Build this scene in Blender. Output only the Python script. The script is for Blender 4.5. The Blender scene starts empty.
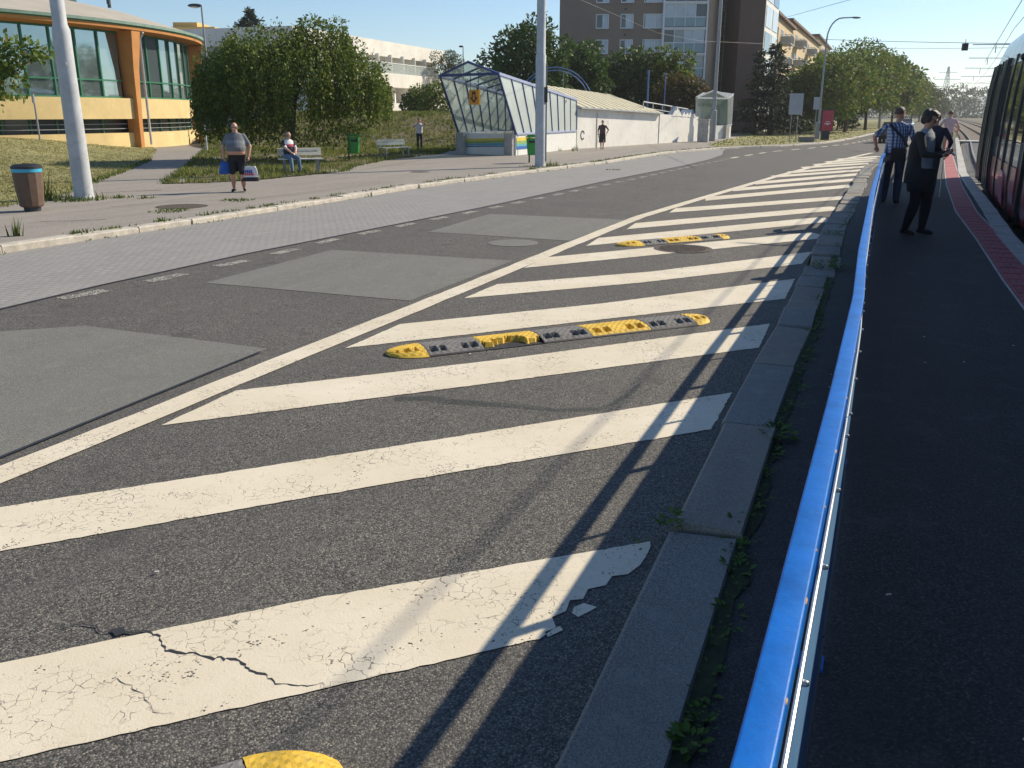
import bpy, bmesh, math, random
import numpy as np
from mathutils import Vector, Matrix, geometry
from mathutils import noise as mn
random.seed(7); rng = np.random.default_rng(7)
R = math.radians
sc = bpy.context.scene
COL = sc.collection

# ------------------------------------------------------------------ camera, sky, sun, exposure
FPX, HOR, CAMH = 880.0, 114.0, 2.05
PITCH = math.atan((384 - HOR) / FPX)
cam = bpy.data.objects.new('camera', bpy.data.cameras.new('camera'))
COL.objects.link(cam); sc.camera = cam
cam.data.sensor_width = 36; cam.data.lens = 36 * FPX / 1024
cam.data.clip_start = 0.05; cam.data.clip_end = 20000
cam.location = (0, 0, CAMH); cam.rotation_euler = (math.pi / 2 - PITCH, 0, 0)

SUN_AZ, SUN_EL = R(60), R(34.3)          # azimuth measured from +Y towards +X
world = bpy.data.worlds.new('World'); sc.world = world; world.use_nodes = True
wn = world.node_tree.nodes; wl = world.node_tree.links
sky = wn.new('ShaderNodeTexSky'); sky.sky_type = 'NISHITA'; sky.sun_disc = False
sky.sun_elevation = SUN_EL; sky.sun_rotation = SUN_AZ
sky.air_density = 1.0; sky.dust_density = 0.1; sky.ozone_density = 4.0; sky.altitude = 300
wl.new(sky.outputs[0], wn['Background'].inputs[0]); wn['Background'].inputs[1].default_value = 0.108
sun = bpy.data.objects.new('sun', bpy.data.lights.new('sun', 'SUN')); COL.objects.link(sun)
sun.data.energy = 5.0; sun.data.angle = R(0.53); sun.data.color = (1.0, 0.89, 0.71)
sd = Vector((math.sin(SUN_AZ) * math.cos(SUN_EL), math.cos(SUN_AZ) * math.cos(SUN_EL), math.sin(SUN_EL)))
sun.rotation_euler = sd.to_track_quat('Z', 'Y').to_euler(); sun.location = sd * 60
sc.view_settings.view_transform = 'Standard'; sc.view_settings.look = 'None'
sc.view_settings.gamma = 1.0; sc.view_settings.exposure = 0.32
sc.cycles.max_bounces = 6; sc.cycles.transparent_max_bounces = 12

# ------------------------------------------------------------------ surveying helpers (picture measurements -> metres)
_c, _s = math.cos(PITCH), math.sin(PITCH)
def gp(x, y, z=0.0):
    u = (x - 512) / FPX; v = (384 - y) / FPX
    d = Vector((u, _c + v * _s, -_s + v * _c)); t = (z - CAMH) / d.z
    return Vector((d.x * t, d.y * t, z))
def at(x, y, Y):
    u = (x - 512) / FPX; v = (384 - y) / FPX
    d = Vector((u, _c + v * _s, -_s + v * _c)); t = Y / d.y
    return Vector((d.x * t, Y, CAMH + d.z * t))

# ------------------------------------------------------------------ object helpers
ORG = {}
def tag(o, label=None, cat=None, group=None, kind=None):
    if label: o['label'] = label
    if cat: o['category'] = cat
    if group: o['group'] = group
    if kind: o['kind'] = kind
    return o
def empty(name, loc, label=None, cat=None, group=None, rz=0.0, kind=None):
    o = bpy.data.objects.new(name, None); COL.objects.link(o)
    o.location = loc; o.rotation_euler = (0, 0, rz); o.empty_display_size = 0.2
    ORG[o.name] = Vector(loc)
    return tag(o, label, cat, group, kind)
def link_mesh(name, me, mats, parent=None, loc=None):
    o = bpy.data.objects.new(name, me); COL.objects.link(o)
    for m in (mats if isinstance(mats, (list, tuple)) else [mats]): me.materials.append(m)
    if parent is not None: o.parent = parent
    if loc is not None: o.location = loc
    return o
class MB:
    """collects shapes of one mesh"""
    def __init__(s): s.v = []; s.f = []; s.mi = []
    def add(s, vs, fs, mi=0):
        b = len(s.v); s.v += [tuple(p) for p in vs]
        s.f += [tuple(i + b for i in f) for f in fs]; s.mi += [mi] * len(fs); return s
    def box(s, c, d, rz=0.0, mi=0, ax=None):
        c = Vector(c); hx, hy, hz = d[0] / 2, d[1] / 2, d[2] / 2
        m = Matrix.Rotation(rz, 3, 'Z') if ax is None else ax
        vs = [c + m @ Vector((x, y, z)) for z in (-hz, hz) for x, y in ((-hx, -hy), (hx, -hy), (hx, hy), (-hx, hy))]
        return s.add(vs, [(3, 2, 1, 0), (4, 5, 6, 7), (0, 1, 5, 4), (1, 2, 6, 5), (2, 3, 7, 6), (3, 0, 4, 7)], mi)
    def bar(s, a, b, w, h=None, up=(0, 0, 1), mi=0):
        a = Vector(a); b = Vector(b); h = w if h is None else h; d = (b - a).normalized()
        x = d.cross(Vector(up))
        if x.length < 1e-4: x = d.cross(Vector((1, 0, 0)))
        x.normalize(); z = x.cross(d)
        vs = [p + x * i * w / 2 + z * j * h / 2 for p in (a, b) for i, j in ((-1, -1), (1, -1), (1, 1), (-1, 1))]
        return s.add(vs, [(0, 1, 2, 3), (7, 6, 5, 4), (4, 5, 1, 0), (5, 6, 2, 1), (6, 7, 3, 2), (7, 4, 0, 3)], mi)
    def tube(s, pts, rad, n=8, mi=0, cap=True):
        pts = [Vector(p) for p in pts]; k = len(pts)
        rad = [rad] * k if not isinstance(rad, (list, tuple)) else list(rad)
        vs = []; fs = []; x = None
        for i, p in enumerate(pts):
            d = (pts[min(i + 1, k - 1)] - pts[max(i - 1, 0)]).normalized()
            if x is None:
                x = d.cross(Vector((0, 0, 1)))
                if x.length < 0.05: x = d.cross(Vector((0, 1, 0)))
            x = (x - d * x.dot(d)).normalized(); y = d.cross(x)
            for j in range(n):
                a = 2 * math.pi * j / n; vs.append(p + (x * math.cos(a) + y * math.sin(a)) * rad[i])
        for i in range(k - 1):
            for j in range(n):
                j2 = (j + 1) % n; fs.append((i * n + j, i * n + j2, (i + 1) * n + j2, (i + 1) * n + j))
        if cap: fs += [tuple(range(n - 1, -1, -1)), tuple(range((k - 1) * n, k * n))]
        return s.add(vs, fs, mi)
    def lathe(s, c, prof, n=16, mi=0):
        c = Vector(c); vs = []; fs = []
        for r, z in prof:
            for j in range(n):
                a = 2 * math.pi * j / n; vs.append(c + Vector((r * math.cos(a), r * math.sin(a), z)))
        for i in range(len(prof) - 1):
            for j in range(n):
                j2 = (j + 1) % n; fs.append((i * n + j, i * n + j2, (i + 1) * n + j2, (i + 1) * n + j))
        fs += [tuple(range(n - 1, -1, -1)), tuple(range((len(prof) - 1) * n, len(prof) * n))]
        return s.add(vs, fs, mi)
    def ell(s, c, r, n=10, m=7, ax=None, mi=0):
        c = Vector(c); ax = ax or Matrix.Identity(3); vs = []; fs = []
        for i in range(m + 1):
            t = math.pi * i / m
            for j in range(n):
                a = 2 * math.pi * j / n
                vs.append(c + ax @ Vector((r[0] * math.sin(t) * math.cos(a), r[1] * math.sin(t) * math.sin(a), -r[2] * math.cos(t))))
        for i in range(m):
            for j in range(n):
                j2 = (j + 1) % n; fs.append((i * n + j, i * n + j2, (i + 1) * n + j2, (i + 1) * n + j))
        return s.add(vs, fs, mi)
    def prism(s, poly, z0, z1, mi=0):
        n = len(poly); vs = [(p[0], p[1], z0) for p in poly] + [(p[0], p[1], z1) for p in poly]
        fs = [tuple(range(n - 1, -1, -1)), tuple(range(n, 2 * n))] + [(i, (i + 1) % n, n + (i + 1) % n, n + i) for i in range(n)]
        return s.add(vs, fs, mi)
    def slab(s, quad, th, mi=0):
        """thin solid pane: quad of four points thickened along its normal"""
        q = [Vector(p) for p in quad]; nrm = (q[2] - q[0]).cross(q[3] - q[1]).normalized() * th / 2
        vs = [p - nrm for p in q] + [p + nrm for p in q]
        return s.add(vs, [(3, 2, 1, 0), (4, 5, 6, 7), (0, 1, 5, 4), (1, 2, 6, 5), (2, 3, 7, 6), (3, 0, 4, 7)], mi)
    def mesh(s, name, smooth=False, org=None):
        me = bpy.data.meshes.new(name)
        v = s.v if org is None else [(p[0] - org[0], p[1] - org[1], p[2] - org[2]) for p in s.v]
        me.from_pydata(v, [], s.f)
        if any(s.mi): me.polygons.foreach_set('material_index', s.mi)
        if smooth:
            me.polygons.foreach_set('use_smooth', [True] * len(s.f))
            try: me.set_sharp_from_angle(angle=R(40))
            except Exception: pass
        me.update(); return me
    def build(s, name, mats, parent=None, smooth=False, local=False, org=None):
        """world coordinates unless local; the origin is the parent's base (or org)"""
        if local: o0 = None
        elif parent is not None: o0 = ORG[parent.name]
        else: o0 = Vector(org) if org is not None else None
        o = link_mesh(name, s.mesh(name, smooth, o0), mats, parent)
        if parent is None and org is not None: o.location = org
        ORG[o.name] = ORG[parent.name] if (parent is not None) else (Vector(org) if org is not None else Vector((0, 0, 0)))
        return o
def dup(o, loc=None, rz=None, parent=None):
    c = o.copy(); COL.objects.link(c); c.parent = parent
    if loc is not None: c.location = loc
    if rz is not None: c.rotation_euler = (0, 0, rz)
    for ch in list(o.children): dup(ch, parent=c)
    return c

# ------------------------------------------------------------------ materials
def nt(name):
    m = bpy.data.materials.new(name); m.use_nodes = True
    return m, m.node_tree.nodes, m.node_tree.links, m.node_tree.nodes['Principled BSDF']
def pos(n, l, objspace=False):
    if objspace:
        t = n.new('ShaderNodeTexCoord'); return t.outputs['Object']
    return n.new('ShaderNodeNewGeometry').outputs['Position']
def noise(n, l, vec, scale, detail=4, rough=0.55):
    t = n.new('ShaderNodeTexNoise'); t.inputs['Scale'].default_value = scale; t.inputs['Detail'].default_value = detail
    t.inputs['Roughness'].default_value = rough; l.new(vec, t.inputs['Vector']); return t.outputs['Fac']
def ramp(n, l, fac, a, b, lo=0.0, hi=1.0):
    t = n.new('ShaderNodeMapRange'); t.inputs['From Min'].default_value = a; t.inputs['From Max'].default_value = b
    t.inputs['To Min'].default_value = lo; t.inputs['To Max'].default_value = hi; l.new(fac, t.inputs['Value']); return t.outputs['Result']
def mixc(n, l, fac, A, B):
    t = n.new('ShaderNodeMix'); t.data_type = 'RGBA'
    for sock, val in ((t.inputs['A'], A), (t.inputs['B'], B)):
        if isinstance(val, (tuple, list)): sock.default_value = (*val[:3], 1)
        else: l.new(val, sock)
    # sockets named A/B exist per type: pick the colour ones
    return t, fac
def mix(n, l, fac, A, B):
    t = n.new('ShaderNodeMix'); t.data_type = 'RGBA'; t.blend_type = 'MIX'
    if isinstance(fac, (int, float)): t.inputs[0].default_value = fac
    else: l.new(fac, t.inputs[0])
    for sock, val in ((t.inputs[6], A), (t.inputs[7], B)):
        if isinstance(val, (tuple, list)): sock.default_value = (*val[:3], 1)
        else: l.new(val, sock)
    return t.outputs[2]
def scal(n, l, fac, op, b):
    t = n.new('ShaderNodeMath'); t.operation = op
    for i, v in ((0, fac), (1, b)):
        if isinstance(v, (int, float)): t.inputs[i].default_value = v
        else: l.new(v, t.inputs[i])
    return t.outputs[0]
def bump(n, l, b, h, strength, dist=0.01):
    t = n.new('ShaderNodeBump'); t.inputs['Strength'].default_value = strength; t.inputs['Distance'].default_value = dist
    l.new(h, t.inputs['Height']); l.new(t.outputs[0], b.inputs['Normal'])
def mat(name, col, rough=0.7, metal=0.0, var=0.18, vs=2.5, bmp=0.0, bs=80.0, spec=0.5, obj=False, dirt=None, coat=0.0):
    m, n, l, b = nt(name); p = pos(n, l, obj)
    f = noise(n, l, p, vs, 5, 0.6)
    lo = tuple(c * (1 - var) for c in col); hi = tuple(min(1, c * (1 + var)) for c in col)
    c = mix(n, l, ramp(n, l, f, 0.3, 0.7), lo, hi)
    if dirt:
        f2 = noise(n, l, p, vs * 3.3, 6, 0.7); c = mix(n, l, ramp(n, l, f2, 0.52, 0.72, 0, 0.8), c, dirt)
    l.new(c, b.inputs['Base Color']); b.inputs['Roughness'].default_value = rough; b.inputs['Metallic'].default_value = metal
    b.inputs['Specular IOR Level'].default_value = spec; b.inputs['Coat Weight'].default_value = coat
    if bmp: bump(n, l, b, noise(n, l, p, bs, 4, 0.65), bmp)
    return m
def leafmat(name, c1, c2, trans=0.35, c3=None):
    m, n, l, b = nt(name)
    g = n.new('ShaderNodeNewGeometry'); f = noise(n, l, g.outputs['Position'], 0.9, 3)
    r = scal(n, l, scal(n, l, g.outputs['Random Per Island'], 'MULTIPLY', 0.6), 'ADD', scal(n, l, ramp(n, l, f, 0.3, 0.7), 'MULTIPLY', 0.4))
    c = mix(n, l, r, c1, c2)
    if c3:
        c = mix(n, l, ramp(n, l, g.outputs['Random Per Island'], 0.9, 0.96), c, c3)
    l.new(c, b.inputs['Base Color']); b.inputs['Roughness'].default_value = 0.6; b.inputs['Specular IOR Level'].default_value = 0.25
    t = n.new('ShaderNodeBsdfTranslucent'); l.new(c, t.inputs['Color'])
    mx = n.new('ShaderNodeMixShader'); mx.inputs[0].default_value = trans
    l.new(b.outputs[0], mx.inputs[1]); l.new(t.outputs[0], mx.inputs[2]); l.new(mx.outputs[0], n['Material Output'].inputs[0])
    return m
def glassmat(name, tint, opacity, rough=0.08, dirt=0.3):
    m, n, l, b = nt(name); p = pos(n, l)
    b.inputs['Base Color'].default_value = (*tint, 1); b.inputs['Roughness'].default_value = rough
    b.inputs['Specular IOR Level'].default_value = 0.8
    t = n.new('ShaderNodeBsdfTransparent'); t.inputs[0].default_value = (0.9, 0.95, 0.94, 1)
    mx = n.new('ShaderNodeMixShader'); f = noise(n, l, p, 0.6, 2)
    l.new(ramp(n, l, f, 0.3, 0.7, max(0, opacity - dirt / 2), min(1, opacity + dirt / 2)), mx.inputs[0])
    l.new(t.outputs[0], mx.inputs[1]); l.new(b.outputs[0], mx.inputs[2]); l.new(mx.outputs[0], n['Material Output'].inputs[0])
    return m
def asphalt(name, dark, light, warm=(0.16, 0.14, 0.11), scale=95.0, chips=0.22, stain=0.5, bmp=0.7, stainc=None):
    m, n, l, b = nt(name); p = pos(n, l)
    v = n.new('ShaderNodeTexVoronoi'); v.inputs['Scale'].default_value = scale; v.feature = 'F1'; l.new(p, v.inputs['Vector'])
    sep = n.new('ShaderNodeSeparateColor'); l.new(v.outputs['Color'], sep.inputs[0])
    base = mix(n, l, ramp(n, l, sep.outputs[0], 0.15, 1.0), dark, light)
    base = mix(n, l, ramp(n, l, sep.outputs[1], 1 - chips, 1.0, 0, 0.9), base, warm)
    pits = ramp(n, l, v.outputs['Distance'], 0.0, 0.75 , 1.12, 0.4)
    mm = n.new('ShaderNodeMix'); mm.data_type = 'RGBA'; mm.blend_type = 'MULTIPLY'; mm.inputs[0].default_value = 1.0
    cb = n.new('ShaderNodeCombineColor')
    for i in range(3): l.new(pits, cb.inputs[i])
    l.new(base, mm.inputs[6]); l.new(cb.outputs[0], mm.inputs[7]); base = mm.outputs[2]
    f = noise(n, l, p, 0.55, 5, 0.6); f2 = noise(n, l, p, 4.5, 5, 0.65)
    base = mix(n, l, ramp(n, l, f, 0.35, 0.7, 0, stain), base, stainc or tuple(x * 0.62 for x in dark))
    base = mix(n, l, ramp(n, l, f2, 0.55, 0.8, 0, stain * 0.8), base, tuple(x * 1.0 for x in light))
    mp = n.new('ShaderNodeMapping'); mp.inputs['Rotation'].default_value = (0, 0, R(22.8)); l.new(p, mp.inputs['Vector'])
    st = n.new('ShaderNodeMapping'); st.inputs['Scale'].default_value = (1.9, 0.12, 1.0); l.new(mp.outputs[0], st.inputs['Vector'])
    base = mix(n, l, ramp(n, l, noise(n, l, st.outputs[0], 1.0, 5, 0.6), 0.4, 0.72, 0, 0.42), base, tuple(x * .8 + y * .2 for x, y in zip(dark, light)))
    base = mix(n, l, ramp(n, l, noise(n, l, p, 2.1, 2, 0.4), 0.66, 0.72, 0, 0.35), base, tuple(x * .75 for x in dark))
    l.new(base, b.inputs['Base Color']); b.inputs['Roughness'].default_value = 0.82; b.inputs['Specular IOR Level'].default_value = 0.35
    h = scal(n, l, scal(n, l, v.outputs['Distance'], 'MULTIPLY', -1.0), 'ADD', sep.outputs[2])
    bump(n, l, b, h, bmp, 0.004)
    return m
def paint(name, col, wear=0.12, crack=0.9, under=(0.06, 0.06, 0.058)):
    m, n, l, b = nt(name); p = pos(n, l)
    f = noise(n, l, p, 1.1, 5, 0.6); c = mix(n, l, ramp(n, l, f, 0.3, 0.75), tuple(x * 1.04 for x in col), tuple(x * y for x, y in zip(col, (0.88, 0.85, 0.78))))
    fg = noise(n, l, p, 16, 6, 0.72); c = mix(n, l, ramp(n, l, fg, 0.55, 0.78, 0, 0.35), c, (0.36, 0.33, 0.27))
    # hairline crazing, stronger in patches, plus worn-through grains
    wob = n.new('ShaderNodeTexNoise'); wob.inputs['Scale'].default_value = 9; wob.inputs['Detail'].default_value = 4; l.new(p, wob.inputs['Vector'])
    ad = n.new('ShaderNodeVectorMath'); ad.operation = 'MULTIPLY_ADD'; ad.inputs[1].default_value = (0.09, 0.09, 0.09)
    l.new(wob.outputs['Color'], ad.inputs[0]); l.new(p, ad.inputs[2])
    v = n.new('ShaderNodeTexVoronoi'); v.feature = 'DISTANCE_TO_EDGE'; v.inputs['Scale'].default_value = 17; l.new(ad.outputs[0], v.inputs['Vector'])
    patch = ramp(n, l, noise(n, l, p, 1.9, 3), 0.46, 0.62)
    brk = ramp(n, l, noise(n, l, p, 30, 3), 0.42, 0.52)
    cr = scal(n, l, scal(n, l, ramp(n, l, v.outputs[0], 0.012, 0.035, 1, 0), 'MULTIPLY', patch), 'MULTIPLY', brk)
    v2 = n.new('ShaderNodeTexVoronoi'); v2.inputs['Scale'].default_value = 125; l.new(p, v2.inputs['Vector'])
    s2 = n.new('ShaderNodeSeparateColor'); l.new(v2.outputs['Color'], s2.inputs[0])
    wr = scal(n, l, s2.outputs[0], 'ADD', scal(n, l, noise(n, l, p, 5.0, 5, 0.7), 'MULTIPLY', 1.15))
    gr = ramp(n, l, wr, 1.62 - wear, 1.66 - wear)
    k = scal(n, l, scal(n, l, cr, 'MULTIPLY', crack), 'MAXIMUM', gr)
    c = mix(n, l, k, c, under)
    l.new(c, b.inputs['Base Color']); b.inputs['Roughness'].default_value = 0.7; b.inputs['Specular IOR Level'].default_value = 0.3
    bump(n, l, b, scal(n, l, scal(n, l, k, 'MULTIPLY', -1.5), 'ADD', noise(n, l, p, 110, 3)), 0.5, 0.003)
    return m
def setts(name):
    m, n, l, b = nt(name); p = pos(n, l)
    mp = n.new('ShaderNodeMapping'); mp.inputs['Rotation'].default_value = (0, 0, R(22.8)); l.new(p, mp.inputs['Vector'])
    br = n.new('ShaderNodeTexBrick'); br.inputs['Scale'].default_value = 1.0; br.inputs['Brick Width'].default_value = 0.15; br.inputs['Row Height'].default_value = 0.105
    br.inputs['Mortar Size'].default_value = 0.012; br.inputs['Mortar Smooth'].default_value = 0.4; br.inputs['Bias'].default_value = 0
    br.inputs['Color1'].default_value = (0.29, 0.278, 0.258, 1); br.inputs['Color2'].default_value = (0.36, 0.345, 0.32, 1); br.inputs['Mortar'].default_value = (0.2, 0.195, 0.185, 1)
    l.new(mp.outputs[0], br.inputs['Vector'])
    f = noise(n, l, p, 0.8, 5); c = mix(n, l, ramp(n, l, f, 0.35, 0.65, 0, 0.7), br.outputs['Color'], (0.33, 0.315, 0.29))
    f2 = noise(n, l, p, 14, 5); c = mix(n, l, ramp(n, l, f2, 0.45, 0.75, 0, 0.5), c, (0.22, 0.213, 0.2))
    st = n.new('ShaderNodeMapping'); st.inputs['Scale'].default_value = (5.0, 0.5, 1.0); l.new(mp.outputs[0], st.inputs['Vector'])
    c = mix(n, l, ramp(n, l, noise(n, l, st.outputs[0], 1.0, 6, 0.65), 0.35, 0.7, 0, 0.75), c, (0.25, 0.242, 0.23))
    l.new(c, b.inputs['Base Color']); b.inputs['Roughness'].default_value = 0.75; b.inputs['Specular IOR Level'].default_value = 0.4
    bump(n, l, b, scal(n, l, scal(n, l, br.outputs['Fac'], 'MULTIPLY', -1), 'ADD', scal(n, l, f2, 'MULTIPLY', 0.5)), 0.6, 0.01)
    return m
def plaid(name):
    m, n, l, b = nt(name); p = pos(n, l, True)
    sp = n.new('ShaderNodeSeparateXYZ'); l.new(p, sp.inputs[0])
    def band(o, fr):
        return ramp(n, l, scal(n, l, scal(n, l, o, 'MULTIPLY', fr), 'FRACT', 0), 0.4, 0.5)
    a = band(scal(n, l, sp.outputs[0], 'ADD', sp.outputs[1]), 17.0); h = band(sp.outputs[2], 17.0)
    c = mix(n, l, a, (0.4, 0.46, 0.54), (0.045, 0.075, 0.19)); c = mix(n, l, scal(n, l, h, 'MULTIPLY', 0.5), c, (0.03, 0.05, 0.15))
    l.new(c, b.inputs['Base Color']); b.inputs['Roughness'].default_value = 0.85; return m

M = {}
M['asphalt'] = asphalt('road_asphalt', (0.06, 0.058, 0.054), (0.28, 0.268, 0.245), (0.54, 0.48, 0.4), scale=125, chips=0.26, stain=0.35, stainc=(0.06, 0.058, 0.056))
M['patch'] = asphalt('asphalt_repair', (0.19, 0.188, 0.167), (0.33, 0.326, 0.29), (0.42, 0.405, 0.35), scale=120, chips=0.2, stain=0.5, bmp=0.5, stainc=(0.18, 0.183, 0.168))
M['tar'] = mat('tar_seal', (0.03, 0.03, 0.032), 0.6, var=0.3, vs=6)
M['pave'] = asphalt('pavement_asphalt', (0.37, 0.335, 0.29), (0.46, 0.42, 0.365), (0.52, 0.475, 0.41), scale=70, chips=0.15, stain=0.45, bmp=0.3, stainc=(0.32, 0.28, 0.24))
M['platform'] = asphalt('platform_asphalt', (0.05, 0.05, 0.05), (0.12, 0.118, 0.115), (0.2, 0.19, 0.17), scale=110, chips=0.16, stain=0.7, bmp=0.6)
M['paint'] = paint('road_paint', (0.72, 0.655, 0.53), wear=0.01, crack=0.85)
M['paint_worn'] = paint('worn_road_paint', (0.62, 0.6, 0.54), wear=0.72, crack=1.0)
M['setts'] = setts('stone_setts')
M['granite'] = mat('granite_kerb', (0.5, 0.46, 0.39), 0.85, var=0.25, vs=5, bmp=0.5, bs=60, dirt=(0.33, 0.29, 0.23))
M['granite2'] = asphalt('concrete_kerb', (0.27, 0.265, 0.25), (0.44, 0.43, 0.4), (0.52, 0.5, 0.45), scale=150, chips=0.2, stain=0.6, bmp=0.6, stainc=(0.15, 0.14, 0.12))
M['granite3'] = asphalt('warm_kerb_stone', (0.31, 0.28, 0.235), (0.47, 0.43, 0.36), (0.55, 0.51, 0.44), scale=150, chips=0.2, stain=0.6, bmp=0.6, stainc=(0.19, 0.165, 0.13))
M['concrete'] = mat('pale_concrete', (0.42, 0.41, 0.38), 0.85, var=0.18, vs=3, bmp=0.3, bs=50, dirt=(0.25, 0.24, 0.21))
M['soil'] = mat('soil', (0.075, 0.06, 0.042), 0.95, var=0.35, vs=8, bmp=0.6, bs=40)
M['moss'] = mat('moss', (0.035, 0.045, 0.018), 0.95, var=0.5, vs=12, bmp=0.8, bs=60)
M['lawn'] = mat('dry_lawn', (0.23, 0.215, 0.085), 0.95, var=0.35, vs=0.7, bmp=0.8, bs=30, dirt=(0.31, 0.25, 0.13))
M['bank'] = mat('dry_bank', (0.12, 0.095, 0.048), 0.95, var=0.45, vs=0.9, bmp=0.9, bs=20, dirt=(0.09, 0.1, 0.03))
M['ballast'] = mat('track_ballast', (0.14, 0.115, 0.09), 0.95, var=0.5, vs=22, bmp=1.0, bs=35)
M['far_ground'] = mat('far_ground', (0.09, 0.095, 0.05), 0.95, var=0.3, vs=0.05)
M['red_tile'] = mat('red_tactile_tile', (0.36, 0.085, 0.09), 0.75, var=0.22, vs=5, bmp=0.3, dirt=(0.42, 0.2, 0.19))
M['blue'] = mat('blue_rail_paint', (0.006, 0.13, 0.5), 0.42, var=0.22, vs=9, bmp=0.1, bs=45, spec=0.2, dirt=(0.015, 0.17, 0.52))
M['rail_chip'] = mat('chipped_rail_metal', (0.3, 0.17, 0.09), 0.6, 0.2, var=0.4, vs=40)
M['panel_blue'] = mat('pale_blue_panel', (0.1, 0.24, 0.46), 0.5, 0.0, var=0.12, vs=4, dirt=(0.16, 0.26, 0.38))
M['alu'] = mat('aluminium', (0.62, 0.64, 0.66), 0.3, 0.85, var=0.1, vs=12)
M['bolt'] = mat('zinc_bolt', (0.5, 0.5, 0.5), 0.35, 0.9)
M['grey_metal'] = mat('grey_painted_metal', (0.3, 0.315, 0.325), 0.5, 0.15, var=0.12, vs=4, dirt=(0.2, 0.2, 0.2))
M['mast'] = mat('weathered_mast_paint', (0.47, 0.49, 0.5), 0.6, 0.0, var=0.14, vs=2.2, bmp=0.1, dirt=(0.36, 0.36, 0.35))
M['dark_metal'] = mat('dark_metal', (0.05, 0.055, 0.06), 0.5, 0.4)
M['black'] = mat('black_plastic', (0.02, 0.02, 0.022), 0.5)
M['rubber'] = mat('black_rubber', (0.17, 0.165, 0.16), 0.85, var=0.25, vs=14, bmp=0.4, dirt=(0.26, 0.24, 0.21))
M['yellow'] = mat('yellow_rubber', (0.72, 0.46, 0.045), 0.7, var=0.22, vs=9, bmp=0.3, dirt=(0.45, 0.34, 0.14))
M['rust'] = mat('rusty_iron', (0.12, 0.098, 0.082), 0.8, 0.3, var=0.4, vs=14, bmp=0.6)
M['steel'] = mat('worn_rail_steel', (0.3, 0.24, 0.2), 0.45, 0.8, var=0.2)
M['orange'] = mat('orange_render', (0.56, 0.25, 0.075), 0.85, var=0.1, vs=1.2, bmp=0.1)
M['cream'] = mat('cream_render', (0.7, 0.53, 0.25), 0.85, var=0.13, vs=0.7, bmp=0.1, dirt=(0.62, 0.48, 0.23))
M['green_frame'] = mat('green_window_frame', (0.03, 0.17, 0.085), 0.45, var=0.12)
M['green_copper'] = mat('green_fascia', (0.3, 0.44, 0.37), 0.6, var=0.15)
M['roof_sheet'] = mat('beige_roof_sheet', (0.42, 0.38, 0.31), 0.7, var=0.12, vs=0.6)
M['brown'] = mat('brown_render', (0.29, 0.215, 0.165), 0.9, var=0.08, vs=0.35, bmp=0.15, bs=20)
M['brown_sun_lightened'] = mat('sun_lightened_brown_render', (0.5, 0.36, 0.25), 0.9, var=0.07, vs=0.35)  # lightened to carry the sun on the stair wing's face
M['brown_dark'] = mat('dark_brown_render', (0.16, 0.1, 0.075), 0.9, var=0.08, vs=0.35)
M['beige'] = mat('beige_render', (0.58, 0.44, 0.25), 0.9, var=0.07, vs=0.4)
M['ochre'] = mat('ochre_render', (0.62, 0.42, 0.15), 0.9, var=0.07, vs=0.4)
M['white_wall'] = mat('white_render', (0.76, 0.74, 0.68), 0.85, var=0.09, vs=0.5, dirt=(0.6, 0.57, 0.5))
M['white'] = mat('white_paint', (0.8, 0.8, 0.78), 0.5, var=0.04)
M['tile_white'] = mat('white_tile', (0.76, 0.76, 0.72), 0.35, var=0.06, vs=5)
M['grout'] = mat('grout', (0.45, 0.45, 0.43), 0.9)
M['brown_roof'] = mat('brown_eaves', (0.14, 0.085, 0.055), 0.8)
M['slate'] = mat('window_glass_dark', (0.035, 0.045, 0.055), 0.08, 0.0, var=0.2, vs=0.6, spec=0.9)
M['pale_glass'] = mat('pale_window_blind', (0.55, 0.6, 0.63), 0.25, 0.0, var=0.12, vs=0.8, spec=0.7)
M['aqua_panel'] = mat('aqua_balcony_panel', (0.3, 0.4, 0.42), 0.35, var=0.1, vs=0.8)
M['mirror'] = mat('reflective_glazing', (0.3, 0.38, 0.4), 0.04, 0.8, var=0.1, vs=0.35)
M['milk'] = glassmat('dusty_shelter_glass', (0.74, 0.79, 0.75), 0.6, 0.12, 0.12)
M['milk2'] = glassmat('clear_dusty_glass', (0.66, 0.74, 0.72), 0.42, 0.1, 0.1)
M['clear'] = glassmat('clear_balustrade_glass', (0.7, 0.75, 0.75), 0.35, 0.1, 0.1)
M['roof_poly'] = mat('ribbed_polycarbonate', (0.7, 0.64, 0.45), 0.4, var=0.1, vs=2)
M['navy'] = mat('navy_frame', (0.035, 0.06, 0.19), 0.4, var=0.1)
M['lav'] = mat('lavender_frame', (0.36, 0.4, 0.58), 0.4, var=0.1)
M['bin_green'] = mat('green_bin', (0.03, 0.28, 0.045), 0.45, var=0.12)
M['bin_brown'] = mat('brown_bin', (0.13, 0.082, 0.055), 0.65, var=0.14, vs=8)
M['cyan'] = mat('cyan_bin_liner', (0.06, 0.42, 0.62), 0.45)
M['sign_orange'] = mat('orange_sign', (0.85, 0.36, 0.04), 0.5, var=0.05)
M['sign_red'] = mat('red_sign', (0.5, 0.045, 0.07), 0.45, var=0.08)
M['sign_back'] = mat('grey_sign_back', (0.42, 0.44, 0.46), 0.55, 0.2, var=0.08)
M['wood_white'] = mat('white_bench_slat', (0.72, 0.69, 0.6), 0.6, var=0.12, vs=9)
M['bark'] = mat('bark', (0.075, 0.058, 0.042), 0.95, var=0.35, vs=10, bmp=0.9, bs=25)
M['leaf_dark'] = leafmat('dark_leaf', (0.028, 0.06, 0.013), (0.1, 0.17, 0.03), 0.25)
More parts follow.
